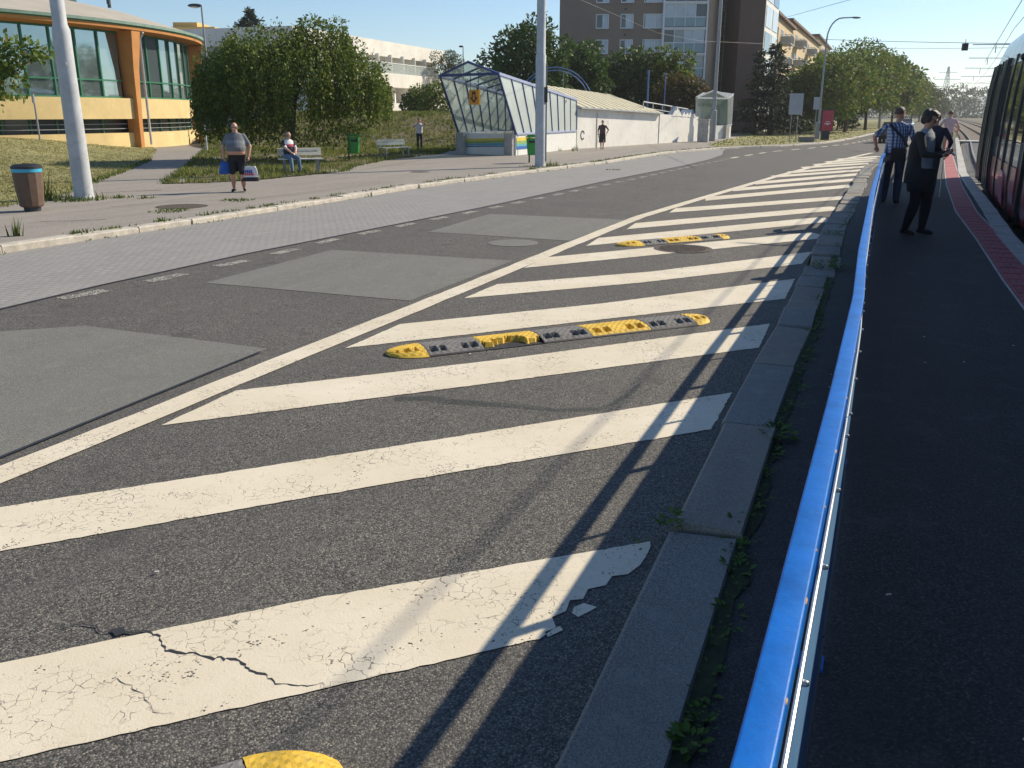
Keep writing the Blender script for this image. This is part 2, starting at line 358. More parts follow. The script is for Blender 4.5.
M['leaf_weep'] = leafmat('weeping_leaf', (0.04, 0.08, 0.012), (0.2, 0.25, 0.04), 0.32)
M['leaf_mid'] = leafmat('mid_leaf', (0.042, 0.09, 0.014), (0.18, 0.24, 0.04), 0.4, (0.24, 0.19, 0.03))
M['leaf_olive'] = leafmat('olive_leaf', (0.06, 0.06, 0.018), (0.16, 0.13, 0.04), 0.3, (0.2, 0.11, 0.03))
M['leaf_pine'] = leafmat('needle', (0.014, 0.03, 0.014), (0.045, 0.065, 0.025), 0.15)
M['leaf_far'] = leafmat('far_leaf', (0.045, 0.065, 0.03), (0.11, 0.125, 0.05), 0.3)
M['grass'] = leafmat('grass_blade', (0.085, 0.13, 0.02), (0.27, 0.28, 0.07), 0.35, (0.4, 0.33, 0.15))
M['grass_green'] = leafmat('green_grass_blade', (0.05, 0.09, 0.012), (0.15, 0.18, 0.035), 0.4)
M['grass_dry'] = leafmat('dry_grass_blade', (0.16, 0.17, 0.045), (0.42, 0.36, 0.15), 0.3, (0.1, 0.15, 0.025))
M['weed'] = leafmat('weed_leaf', (0.05, 0.12, 0.018), (0.16, 0.26, 0.05), 0.4)
M['skin'] = mat('skin', (0.52, 0.28, 0.2), 0.55, var=0.08, vs=12, obj=True)
M['skin_pale'] = mat('pale_skin', (0.58, 0.34, 0.25), 0.55, var=0.08, vs=12, obj=True)
def cloth(k, col, r=0.9, var=0.15): M[k] = mat('cloth_' + k, col, r, var=var, vs=9, bmp=0.35, bs=14, obj=True)
for k, c in dict(c_grey=(0.15, 0.16, 0.17), c_black=(0.018, 0.018, 0.02), c_white=(0.75, 0.74, 0.72), c_jean=(0.12, 0.18, 0.28), c_navy=(0.025, 0.03, 0.06),
                 c_red=(0.5, 0.06, 0.09), c_pink=(0.6, 0.42, 0.4), c_dark=(0.035, 0.032, 0.035), c_plum=(0.09, 0.05, 0.055), c_top=(0.27, 0.3, 0.34), c_tan=(0.35, 0.28, 0.2),
                 c_charcoal=(0.04, 0.042, 0.048), c_shoe=(0.03, 0.027, 0.026), c_band=(0.2, 0.22, 0.24), c_blue=(0.03, 0.12, 0.42), c_trouser=(0.07, 0.085, 0.12)).items(): cloth(k, c)
M['plaid'] = plaid('blue_white_check_shirt')
M['hair_dark'] = mat('dark_hair', (0.022, 0.014, 0.011), 0.5, var=0.3, vs=40, bmp=0.6, bs=120, obj=True)
M['hair_grey'] = mat('grey_hair', (0.2, 0.17, 0.15), 0.6, var=0.25, vs=40, bmp=0.6, bs=120, obj=True)
M['hair_brown'] = mat('brown_hair', (0.1, 0.065, 0.045), 0.6, var=0.25, vs=40, bmp=0.6, bs=120, obj=True)
M['tram_red'] = mat('tram_red', (0.42, 0.02, 0.06), 0.3, var=0.06, vs=1.0, coat=0.6)
M['tram_glass'] = mat('tram_dark_glass', (0.022, 0.028, 0.034), 0.035, var=0.2, vs=0.5, spec=1.0, coat=0.5)
M['tram_low'] = mat('tram_pale_panel', (0.3, 0.38, 0.44), 0.1, 0.35, var=0.1, vs=0.8, coat=0.5)
M['tram_roof'] = mat('tram_roof_silver', (0.2, 0.23, 0.25), 0.3, 0.2, var=0.06, coat=0.5)
M['tram_dark'] = mat('tram_dark_pillar', (0.03, 0.03, 0.032), 0.35, var=0.2)
M['tram_olive'] = mat('tram_door_edge', (0.2, 0.21, 0.17), 0.25, 0.4, var=0.15)
M['tram_skirt'] = mat('tram_skirt_grey', (0.09, 0.09, 0.095), 0.5)
M['car_black'] = mat('car_black', (0.02, 0.022, 0.028), 0.2, 0.2, coat=0.8)
M['car_silver'] = mat('car_silver', (0.55, 0.57, 0.6), 0.25, 0.5, coat=0.8)
M['lamp_red'] = mat('tail_lamp', (0.5, 0.02, 0.02), 0.25)
M['wire'] = mat('wire', (0.1, 0.1, 0.11), 0.6, 0.4)
M['hill'] = mat('far_hill', (0.1, 0.13, 0.12), 0.95, var=0.2, vs=0.02)
M['litter'] = mat('litter_paper', (0.7, 0.69, 0.66), 0.8)
M['print_blue'] = mat('print_blue', (0.06, 0.07, 0.35), 0.6); M['print_red'] = mat('print_red', (0.55, 0.06, 0.09), 0.6)
M['mural_y'] = mat('mural_yellow', (0.72, 0.55, 0.06), 0.4, var=0.1); M['mural_g'] = mat('mural_green', (0.25, 0.42, 0.13), 0.4, var=0.1)
M['mural_b'] = mat('mural_blue', (0.02, 0.12, 0.4), 0.4, var=0.1); M['mural_c'] = mat('mural_cyan', (0.1, 0.38, 0.48), 0.4, var=0.1)
M['zig_blue'] = mat('zigzag_blue', (0.12, 0.2, 0.4), 0.5)
M['graffiti'] = mat('graffiti_black', (0.03, 0.03, 0.035), 0.6)

# ================================================================== GROUND
def struct(o): o['kind'] = 'structure'; return o
def sheet(name, pts, z, m, parent=None, th=None):
    """flat polygon at height z (with a skirt down to th when given)"""
    P = [Vector((p[0], p[1], z)) for p in pts]
    tri = geometry.delaunay_2d_cdt([Vector((p.x, p.y)) for p in P], [], [list(range(len(P)))], 1, 1e-5)
    b = MB(); b.add([(v.x, v.y, z) for v in tri[0]], [tuple(f) for f in tri[2]])
    # make every face look up
    fs = []
    for f in b.f:
        a, c, d = (Vector(b.v[i]) for i in f[:3]); fs.append(f if (c - a).cross(d - a).z > 0 else f[::-1])
    b.f = fs
    if th is not None:
        n = len(P); vs = [(p.x, p.y, z) for p in P] + [(p.x, p.y, th) for p in P]
        b.add(vs, [(i, (i + 1) % n, n + (i + 1) % n, n + i) for i in range(n)])
    return b.build(name, m, parent)
def interp(poly, d):
    """point and direction at arc length d along a polyline (extrapolates both ends)"""
    acc = 0
    for i in range(len(poly) - 1):
        a, b = poly[i], poly[i + 1]; L = (b - a).length
        if d <= acc + L or i == len(poly) - 2:
            t = (d - acc) / L; return a.lerp(b, t), (b - a) / L
        acc += L
def plen(poly): return sum((b - a).length for a, b in zip(poly, poly[1:]))
def V2(*p): return [Vector((a, b, 0)) for a, b in p]
def offset(poly, d):
    out = []
    for i, p in enumerate(poly):
        t = (poly[min(i + 1, len(poly) - 1)] - poly[max(i - 1, 0)]).normalized(); out.append(p + Vector((t.y, -t.x, 0)) * d)
    return out                                        # positive d: to the right of travel
def smooth(poly, k=3):
    for _ in range(k):
        q = [poly[0]]
        for a, b in zip(poly, poly[1:]): q += [a.lerp(b, .25), a.lerp(b, .75)]
        poly = q + [poly[-1]]
    return poly

struct(MB().add([(-3000, -3000, -.06), (3000, -3000, -.06), (3000, 3000, -.06), (-3000, 3000, -.06)], [(0, 1, 2, 3)]).build('ground', M['far_ground']))

LK = V2((-19, -14), (-7.84, 13.47), (-6.7, 15.96), (-4.71, 20.83), (-2.67, 26.04), (1.22, 33.8), (3.9, 38.8), (6.1, 43.9), (8.85, 50.0), (13.1, 55.8), (17.2, 59.2), (22.2, 65.2), (26.3, 72.5), (41.5, 103.3), (64, 151), (150, 330), (260, 560))
IK = V2((-5.6, -12), (0.19, 2.39), (0.71, 3.75), (1.41, 5.55), (2.39, 7.92), (3.65, 11.05), (5.37, 15.5), (8.13, 22.1), (13.3, 34.5), (22, 52.5), (36, 82), (70, 152), (156, 330), (268, 560))
road = struct(empty('road', (0, 5, 0), kind='structure'))
sheet('asphalt_surface', LK + IK[::-1], 0.0, M['asphalt'], road)
SE = V2((-16.4, -13), (-5.66, 9.4), (-5.16, 10.9), (-4.1, 13.45), (-0.74, 20.4), (3.3, 29.5), (7.0, 37.3), (9.2, 42.5), (11.0, 47.5), (12.2, 52.5))
sheet('stone_sett_lane', LK[:10] + SE[::-1], 0.004, M['setts'], road)
sheet('lane_edge_joint', SE + offset(SE, 0.05)[::-1], 0.008, M['tar'], road)

# asphalt repair patches with their tar seams
def quad_px(pts): return [gp(*p) for p in pts]
for q in ([(-60, 336), (85, 326), (268, 349), (0, 457), (-160, 520)], [(205, 283), (332, 250), (513, 261), (410, 301)], [(428, 232), (490, 214), (627, 220), (570, 241)]):
    w = quad_px(q); pt = sheet('asphalt_patch', w, 0.004, M['patch'], road)
    b = MB()
    for i in range(len(w)):
        a, c = w[i], w[(i + 1) % len(w)]; d = (c - a).normalized(); o = Vector((d.y, -d.x, 0)) * (0.012 + .012 * (i % 2))
        b.add([(a - o * .5).to_tuple()[:2] + (.008 + .001 * i,), (c - o * .5).to_tuple()[:2] + (.008 + .001 * i,), (c + o * .5).to_tuple()[:2] + (.008 + .001 * i,), (a + o * .5).to_tuple()[:2] + (.008 + .001 * i,)], [(0, 1, 2, 3) if i % 2 else (0, 1, 2, 3)])
# a dark pitch-filled seam along the first patch
a = gp(262, 353); c = gp(-90, 497); d = (c - a).normalized(); o = Vector((d.y, -d.x, 0)) * .03
MB().add([(p.x, p.y, .014) for p in (a, c, c + o, a + o)], [(0, 1, 2, 3)]).build('tar_seam', M['tar'], road)

def ragged(pts, z, amp=0.012, step=0.12):
    """outline with slightly uneven painted edges"""
    out = []
    for i in range(len(pts)):
        a, b = pts[i], pts[(i + 1) % len(pts)]; L = (b - a).length; k = max(1, int(L / step)); d = (b - a) / max(L, 1e-6); nn = Vector((d.y, -d.x, 0))
        for j in range(k):
            p = a.lerp(b, j / k); out.append(p + nn * (random.gauss(0, amp * .5) if 0 < j else 0))
    return [Vector((p.x, p.y, z)) for p in out]
def painted(name, pts, m, z=0.005, amp=0.006, step=.05):
    w = ragged(pts, z, amp, step); b = MB(); b.add(w, [tuple(range(len(w)))])
    a, c, d = w[0], w[len(w) // 3], w[2 * len(w) // 3]
    if (c - a).cross(d - a).z < 0: b.f = [b.f[0][::-1]]
    return b.build(name, m, road)
# solid edge line
LC = [Vector((-9.2, -9.6, 0))] + [gp(*p) for p in ((0, 476), (156, 413.5), (285, 360.5), (400, 314.5), (480, 282), (570, 245), (640, 217), (700, 199), (780, 175.5), (830, 162.5), (872, 153))]
ll = offset(LC, -.12) + offset(LC, .12)[::-1]
b = MB(); L1, L2 = offset(LC, -.12), offset(LC, .12); n = len(LC)
Ls = 0; T = plen(LC); ks = int(T / .3)
e1, e2 = [], []
for i in range(ks + 1):
    p, d = interp(LC, T * i / ks); o = Vector((d.y, -d.x, 0)); e1.append(p - o * (.12 + random.gauss(0, .004))); e2.append(p + o * (.12 + random.gauss(0, .004)))
b.add([(p.x, p.y, .0085) for p in e1 + e2], [(i + ks + 1, i + ks + 2, i + 1, i) for i in range(ks)])
b.build('edge_line', M['paint'], road)
# hatching: [upper-left, upper-right, lower-right, lower-left] surveyed for the near ones, then centre lines
near = [[(-420, 775), (0, 664), (300, 602), (650, 542), (648, 553), (640, 566), (628, 575), (612, 577), (606, 586), (588, 590), (583, 600), (570, 601), (566, 612), (552, 618), (556, 628), (540, 640), (330, 688), (0, 763), (-420, 866)],
        [(-300, 556), (0, 508), (400, 446), (732, 393), (722, 411), (711, 430), (400, 482), (0, 552), (-260, 596)],
        [(236, 391), (500, 360), (770, 324), (759, 348), (480, 385), (161, 426)], [(400, 324.5), (600, 304), (795, 279), (785, 299), (600, 320), (345, 348.5)],
        [(497, 284.5), (650, 272), (812, 252), (802, 264), (640, 283), (464, 298.5)]]
for q in near: painted('hatch_stripe', [gp(*p) for p in q], M['paint'])
painted('paint_flake', [gp(*p) for p in ((574, 608), (584, 604), (597, 608), (590, 612), (578, 618), (572, 614))], M['paint'])
painted('paint_flake', [gp(*p) for p in ((545, 633), (560, 627), (563, 631), (548, 638))], M['paint'])
for (a, c) in [((548, 261.5), (822, 235)), ((603, 241), (831, 219)), ((640, 225.5), (840, 208)), ((680, 210), (848, 197.5)), ((711, 198.5), (857, 185.5)), ((737, 189.5), (864, 179)), ((758, 183), (868, 173.5)),
               ((776, 176.5), (872, 169.5)), ((792, 172.3), (874, 166)), ((805, 167.6), (876, 163)), ((817, 164.7), (878, 160.5)), ((829, 162), (880, 158.3)), ((840, 159.4), (881, 156.3))]:
    a = gp(*a); c = gp(*c); d = (c - a).normalized(); a = a - d * .4; o = Vector((-d.y, d.x, 0)) * .32; tx = d * .35
    painted('hatch_stripe', [a + o + tx * 1.6, c + o + tx * .2, c - o - tx * .2, a - o - tx * .6], M['paint'], amp=.006)
# worn lane dashes
DC = [gp(*p) for p in ((40, 303), (135, 285), (200, 270), (255, 259), (330, 240.5), (430, 220), (480, 210.5))] + V2((4.1, 29.9), (7.9, 38.2), (11.2, 45.2), (14.6, 51.5), (19, 57.5), (24.5, 66), (42, 99))
t = -6.0
while t < plen(DC) + 10:
    p, d = interp(DC, t); o = Vector((d.y, -d.x, 0)); hw = .1; p2, _ = interp(DC, t + .62 if t < 37 else t + 1.5)
    if t >= 0 or t < -1: painted('lane_dash', [p - o * hw, p2 - o * hw, p2 + o * hw, p + o * hw], M['paint_worn'] if t < 37 else M['paint'], amp=.03 if t < 37 else .01)
    t += 1.25 if t < 37 else 3.0
# crack through the first stripe
cp = [gp(*p) for p in ((60, 628), (85, 625), (105, 632), (118, 634), (150, 633), (160, 638), (163, 650), (180, 655), (197, 655), (215, 660), (228, 659), (243, 664), (250, 672), (265, 676), (278, 684), (297, 686), (322, 687), (326, 691))]
def crack(pts, w, z=.0068):
    fine = []
    for a, c in zip(pts, pts[1:]):
        for j in range(4): fine.append(a.lerp(c, j / 4) + Vector((random.gauss(0, .005), random.gauss(0, .006), 0)))
    fine.append(pts[-1]); k = len(fine); b = MB(); l1, l2 = [], []
    for i, p in enumerate(fine):
        h = w * (.35 + random.random()) * min(1, 3 * (k - i) / k, .4 + 3 * i / k); l1.append((p.x, p.y - h, z)); l2.append((p.x, p.y + h, z))
    b.add(l1 + l2, [(i, i + 1, k + i + 1, k + i) for i in range(k - 1)]); return b.build('crack', M['tar'], road)
crack(cp, .0065)
crack([gp(*p) for p in ((95, 690), (118, 680), (135, 690), (155, 712), (175, 716))], .002)
crack([gp(*p) for p in ((330, 606), (350, 590), (340, 560))], .0018)
painted('tar_blob', [gp(*p) for p in ((110, 631), (124, 628), (126, 634), (116, 638))], M['tar'], z=.0075)
# old skid smear
M['smear'] = glassmat('rubber_smear', (0.03, 0.03, 0.031), 0.22, 0.8, 0.4)
sm = [gp(*p) for p in ((395, 399), (430, 398), (448, 401), (500, 405), (560, 411), (600, 410), (625, 398), (640, 385))]
b = MB(); l1 = [(p.x, p.y - .05 - .03 * math.sin(i), .006) for i, p in enumerate(sm)]; l2 = [(p.x, p.y + .05, .006) for p in sm]; k = len(sm)
b.add(l1 + l2, [(i, i + 1, k + i + 1, k + i) for i in range(k - 1)]); b.build('skid_mark', M['smear'], road)

# kerbs of single stones
def stones(parent, poly, d0, d1, w, z0, z1, lengths, m, gap=.012, jit=.008, name='kerb_stone', side=1, bev=.02, zf=None):
    d = d0; i = 0
    while d < d1:
        L = lengths(d, i); a, da = interp(poly, d + gap / 2); c, dc = interp(poly, d + L - gap / 2); t = (c - a).normalized(); o = Vector((-t.y, t.x, 0)) * side
        j = random.gauss(0, jit); zz = z1 + random.gauss(0, jit * .6); a = a + o * j; c = c + o * (j + random.gauss(0, jit * .7))
        e = [random.gauss(0, .004) for _ in range(4)]
        lo = [a, c, c + o * w, a + o * w]; top = [a + o * bev + t * bev * .5, c + o * bev - t * bev * .5, c + o * (w - bev * .5) - t * bev * .5, a + o * (w - bev * .5) + t * bev * .5]
        vs = [(p.x, p.y, z0) for p in lo] + [(p.x, p.y, zz - bev) for p in lo] + [(p.x, p.y, zz + q) for p, q in zip(top, e)]
        fs = [(8, 9, 10, 11)]
        for r in (0, 4):
            for s in range(4): fs.append((r + s, r + (s + 1) % 4, r + 4 + (s + 1) % 4, r + 4 + s))
        if side < 0: fs = [f[::-1] for f in fs]
        MB().add(vs, fs).build(name, m[(i * 7 + i // 3) % len(m)] if isinstance(m, list) else m, parent); d += L; i += 1
def off0(poly, Y):                                   # arc length where a polyline reaches Y
    acc = 0
    for a, c in zip(poly, poly[1:]):
        if a.y <= Y <= c.y: return acc + (c - a).length * (Y - a.y) / (c.y - a.y)
        acc += (c - a).length
kerb = struct(empty('pavement_kerb', LK[1], kind='structure'))
stones(kerb, LK, off0(LK, 6), off0(LK, 55), .27, -.03, .105, lambda d, i: 1.35 if d < 60 else 1.6, M['granite'], gap=.02, jit=.012)
stones(kerb, LK, off0(LK, 55.2), off0(LK, 190), .25, -.03, .105, lambda d, i: 2.2 if d < 110 else 4.5, M['granite'], gap=.05, jit=.02)
ikerb = struct(empty('island_kerb', IK[2], kind='structure'))
# joints surveyed from the picture: long stones in front, short ones behind
j0 = off0(IK, 2.39)
cuts = [off0(IK, y) for y in (.6, 2.05, 3.93, 5.45, 6.9, 8.25, 9.1, 10.3, 11.0)]
stones(ikerb, IK, cuts[0], cuts[-1] - .3, .33, -.03, .115, lambda d, i: cuts[min(i + 1, len(cuts) - 1)] - cuts[min(i, len(cuts) - 2)], [M['granite2'], M['granite2'], M['granite3']], gap=.03, jit=.012, side=-1, bev=.018)
stones(ikerb, offset(IK, .04), cuts[-1], off0(IK, 90), .4, -.03, .11, lambda d, i: (.85, 1.05, .95, 1.2)[i % 4] if d < 50 else 2.4, [M['granite2'], M['granite3'], M['granite2']], gap=.05, jit=.016, side=-1)
# strip between kerb and railing
RL = [Vector(p) for p in ((-.60, -1.2, 0), (.29, .86, 0), (.85, 2.18, 0), (1.375, 3.44, 0), (1.895, 4.76, 0), (3.475, 8.65, 0), (6.61, 16.2, 0), (8.14, 19.6, 0))]      # railing line on plan
RLx = [Vector((-5.0, -11.4, 0))] + RL + V2((13.6, 31.5), (22.5, 50.5), (30, 66))
kin = offset(IK, .3)
strip = struct(sheet('verge_paving', kin[:10] + RLx[-2::-1], .085, M['platform'], None, -.03)); ORG[strip.name] = Vector()
# moss line along the kerb's back
ms = [p for p in smooth(offset(IK, .36)[:8], 2)]
b = MB(); e1, e2 = [], []
T = plen(ms); k = int(T / .04)
for i in range(k + 1):
    p, d = interp(ms, T * i / k); o = Vector((d.y, -d.x, 0)); e1.append(p - o * .05); e2.append(p + o * (.035 + .05 * mn.noise(Vector((i * .12, 0, 0))) + .02 * mn.noise(Vector((i * .5, 3, 0)))))
b.add([(p.x, p.y, .094) for p in e1 + e2], [(i, i + k + 1, i + k + 2, i + 1) for i in range(k)]); b.f = [f[::-1] for f in b.f]
b.build('moss_line', M['moss'], strip)
# ------------------------------------------------------------------ tram platform and track
ZP = .38
PE = V2((-2.5, -11.4), (2.62, 1.4), (7.02, 12.25), (9.1, 16.9), (13.4, 26.6), (27.9, 56.9), (32.5, 66.5))
platform = struct(sheet('platform', RLx + PE[::-1], ZP, M['platform'], None, -.03)); ORG[platform.name] = Vector()
stones(platform, offset(PE, -.24), 0, plen(PE) - .5, .24, ZP - .12, ZP + .02, lambda d, i: 1.0, M['concrete'], gap=.012, jit=.003, name='edge_slab', side=-1, bev=.012)
RC = [gp(*p, z=ZP) for p in ((1024, 283),)] ; RC = V2((-1.4, -7.6), (2.84, 2.9), (5.3, 9.05), (6.63, 12.25), (8.1, 15.9), (10.95, 22.3), (17.6, 36.6), (26.5, 55.6), (30.5, 64))
d = 0; i = 0; TT = plen(RC)
while d < TT - .4:
    a, t = interp(RC, d + .01); c, _ = interp(RC, d + .39); t = (c - a).normalized(); o = Vector((t.y, -t.x, 0)) * .165; z = ZP + .008 + random.random() * .003
    bb = MB(); vs = [(p.x, p.y, ZP - .01) for p in (a - o, a + o, c + o, c - o)] + [(p.x, p.y, z) for p in (a - o * .97, a + o * .97, c + o * .97, c - o * .97)]
    bb.add(vs, [(4, 5, 6, 7), (0, 1, 5, 4), (1, 2, 6, 5), (2, 3, 7, 6), (3, 0, 4, 7)])
    if d < 26:                                          # tactile ribs
        for q in (-.6, -.2, .2, .6):
            pa = a + o * q + t * .03; pb = c + o * q - t * .03; bb.bar((pa.x, pa.y, z + .002), (pb.x, pb.y, z + .002), .05, .008)
    bb.build('red_tile', M['red_tile'], platform); d += .4
b = MB(); e1, e2 = offset(RC, -.185), offset(RC, .185); k = len(RC)
b.add([(p.x, p.y, ZP + .004) for p in e1 + e2], [(i + k, i + k + 1, i + 1, i) for i in range(k - 1)]); b.build('tile_bedding', M['grout'], platform)
TR = smooth(PE[:-2] + V2((20.5, 41.5), (28.2, 57.2), (33.8, 68.5), (45, 92), (67, 139), (103, 216), (160, 340), (250, 540)), 1)
bed = struct(sheet('track_bed', [p for p in offset(TR, -.02)] + offset(TR, 7.2)[::-1], .02, M['ballast'])); ORG[bed.name] = Vector()
for k_, off in enumerate((.55, 1.985, 3.95, 5.385)):
    pl = offset(TR, off); b = MB()
    for a, c in zip(pl, pl[1:]): b.bar((a.x, a.y, .11), (c.x, c.y, .11), .07, .15)
    b.build('rail', M['steel'], bed)
for s_ in range(70):                                   # concrete sleepers ahead of the tram
    p, t = interp(TR, off0(TR, 27) + s_ * .75); o = Vector((t.y, -t.x, 0))
    MB().bar((p + o * .1) + Vector((0, 0, .035)), (p + o * 2.45) + Vector((0, 0, .035)), .24, .06).build('sleeper', M['concrete'], bed)
# level crossing slab
a, t = interp(TR, off0(TR, 67)); o = Vector((t.y, -t.x, 0)); MB().bar(a + o * -.5 + Vector((0, 0, .14)), a + o * 7.2 + Vector((0, 0, .14)), 3.2, .1).build('crossing_slab', M['concrete'], bed)
right = offset(TR, 7.25)
ver = struct(sheet('right_verge', [p for p in right] + [Vector((700, 540, 0)), Vector((700, -60, 0)), Vector((5, -60, 0))], .05, M['bank']))

# ------------------------------------------------------------------ left pavement, path, lawns, bank
pav_pts = offset(LK[:12], -.2) + V2((24, 76), (22, 92), (0, 120), (-70, 120), (-70, -14))
pav = struct(sheet('pavement', pav_pts, .1, M['pave'], None, -.03)); ORG[pav.name] = Vector()
ver2_pts = V2((12.6, 56.4), (16.9, 60.0), (21.9, 66), (25.8, 73), (40.8, 104), (63, 152), (148, 332), (140, 336), (58, 160), (40, 128), (27, 100), (20.5, 82), (18.0, 75.0), (15.5, 68.0), (13.2, 61.5))
verge = struct(sheet('grass_verge', ver2_pts, .112, M['lawn'], None, .0)); ORG[verge.name] = Vector()
farside = struct(sheet('far_lawn', V2((20.7, 82), (27, 100), (40, 128), (58, 160), (140, 336), (60, 420), (-200, 420), (-200, 100), (-70, 121), (-40, 121), (0, 121), (18, 96)), .06, M['lawn']))
def ss(a, b, x): t = min(1, max(0, (x - a) / (b - a))); return t * t * (3 - 2 * t)
LA = [gp(*p, z=.1) for p in ((-200, 247), (0, 207), (52, 197), (78, 190), (100, 180), (128, 170), (150, 160), (157, 150), (150, 145))] + V2((-24.0, 52), (-40, 40), (-60, 38), (-60, 10), (-26, 4))
LB = [gp(*p, z=.1) for p in ((163, 184), (205, 183), (258, 180), (300, 176), (345, 171.5), (352, 167), (386, 160), (412, 157), (440, 154))] + V2((-3.4, 50), (-.5, 58), (3.4, 66), (9, 78), (16, 96), (-10, 119), (-68, 119), (-30, 82), (-22.4, 66)) + [gp(*p, z=.1) for p in ((205, 150), (190, 165))]
def hA(x, y): return .112 + .8 * ss(26, 46, y) * ss(.3, 8, -12.7 - .308 * (y - 27.9) - x)
def hB(x, y):
    bankt = ss(52, 68, y + .5 * math.sin(x * .5) - (x + 10) * .12) * ss(-25, -15, x)
    return .112 + 2.05 * bankt * ss(-1.2, -5.5, x - (y - 50) * .12) + .03 * math.sin(x * 1.7) * math.sin(y * 1.3)
def terrain(name, poly, hf, m, step):
    bp = []
    for a, c in zip(poly, poly[1:] + poly[:1]):
        k = max(1, int((c - a).length / step))
        for j in range(k): bp.append(Vector(a.lerp(c, j / k).to_2d()))
    nb = len(bp); xs = [p.x for p in bp]; ys = [p.y for p in bp]; pts = list(bp)
    x = min(xs)
    while x < max(xs):
        y = min(ys)
        while y < max(ys):
            pts.append(Vector((x + random.uniform(-.2, .2) * step, y + random.uniform(-.2, .2) * step))); y += step
        x += step
    r = geometry.delaunay_2d_cdt(pts, [], [list(range(nb))], 1, 1e-4)
    b = MB(); b.add([(v.x, v.y, hf(v.x, v.y)) for v in r[0]], [tuple(f) for f in r[2]])
    b.f = [f if (Vector(b.v[f[1]]) - Vector(b.v[f[0]])).cross(Vector(b.v[f[2]]) - Vector(b.v[f[0]])).z > 0 else f[::-1] for f in b.f]
    return struct(b.build(name, m, None, smooth=True))
lawnA = terrain('lawn', LA, hA, M['lawn'], 1.0)
lawnB = terrain('planted_bank', LB, hB, M['bank'], 1.2)

# ------------------------------------------------------------------ grass and weeds (uncountable)
def inside(poly, x, y):
    c = False; j = len(poly) - 1
    for i in range(len(poly)):
        if (poly[i].y > y) != (poly[j].y > y) and x < (poly[j].x - poly[i].x) * (y - poly[i].y) / (poly[j].y - poly[i].y) + poly[i].x: c = not c
        j = i
    return c
def blades(name, P, H, m, label, cat='grass', parent=None, w=.012, lean=.45, nb=3):
    P = np.asarray(P, float); H = np.asarray(H, float); P = np.repeat(P, nb, 0); H = np.repeat(H, nb) * rng.uniform(.6, 1.2, len(P)); n = len(P)
    P[:, :2] += rng.normal(0, .03, (n, 2)); a = rng.uniform(0, 2 * np.pi, n); la = rng.uniform(0, 2 * np.pi, n)
    ww = w * rng.uniform(.7, 1.5, n); sx = np.stack([np.cos(a) * ww, np.sin(a) * ww, np.zeros(n)], 1)
    tip = P + np.stack([np.cos(la) * H * lean * rng.uniform(.2, 1, n), np.sin(la) * H * lean * rng.uniform(.2, 1, n), H], 1)
    V = np.stack([P - sx, P + sx, tip], 1).reshape(-1, 3)
    me = bpy.data.meshes.new(name); me.vertices.add(3 * n); me.vertices.foreach_set('co', V.ravel())
    me.loops.add(3 * n); me.loops.foreach_set('vertex_index', np.arange(3 * n)); me.polygons.add(n)
    me.polygons.foreach_set('loop_start', np.arange(0, 3 * n, 3)); me.update(calc_edges=True)
    o = link_mesh(name, me, m, parent)
    if parent is None: tag(o, label, cat, kind='stuff')
    else: o['kind'] = 'stuff'
    return o
def scatter(poly, n, dens=None):
    xs = [p.x for p in poly]; ys = [p.y for p in poly]; out = []; tries = 0
    while len(out) < n and tries < n * 12:
        tries += 1; x = random.uniform(min(xs), max(xs)); y = random.uniform(min(ys), max(ys))
        if inside(poly, x, y) and (dens is None or random.random() < dens(x, y)): out.append((x, y))
    return out
def patchy(x, y, s=.25): return .5 + .5 * mn.noise(Vector((x * s, y * s, 3.1)))
vis = lambda x, y: (y > 14 and y < 66 and abs(x) < .62 * y) * (28 / max(20, y)) ** 1.5
pts = scatter(LA, 12000, lambda x, y: vis(x, y)); blades('short_grass', [(x, y, hA(x, y) - .01) for x, y in pts], [.03 + .05 * patchy(x, y) for x, y in pts], M['grass_dry'], 'short dry yellowed grass of the lawn before the round orange building', w=.016)
pts = scatter(LB, 26000, lambda x, y: vis(x, y) * (.35 + patchy(x, y, .4))); blades('meadow_grass', [(x, y, hB(x, y) - .01) for x, y in pts], [(.09 + .16 * max(0, patchy(x, y, .4) - .35)) * (1.3 if y < 36 else 1) for x, y in pts], M['grass'], 'greener uneven grass under the weeping tree and up the bank', w=.018)
pts = scatter(ver2_pts, 9000, lambda x, y: (y < 130) * 1.0 * (60 / max(55, y)) ** 2); blades('verge_grass', [(x, y, .105) for x, y in pts], [.07 + .1 * patchy(x, y) for x, y in pts], M['grass'], 'grass of the verge beyond the side road and lamp posts', w=.03)
pts = [p for p in scatter(LB, 16000, lambda x, y: (46 < y < 72) * (-26 < x < 4) * (.25 + patchy(x, y, .3)))]
blades('bank_plants', [(x, y, hB(x, y) - .02) for x, y in pts], [.16 + .3 * max(0, patchy(x, y, .3) - .4) for x, y in pts], M['grass'], 'tangled green and dry plants covering the bank behind the benches', w=.035)
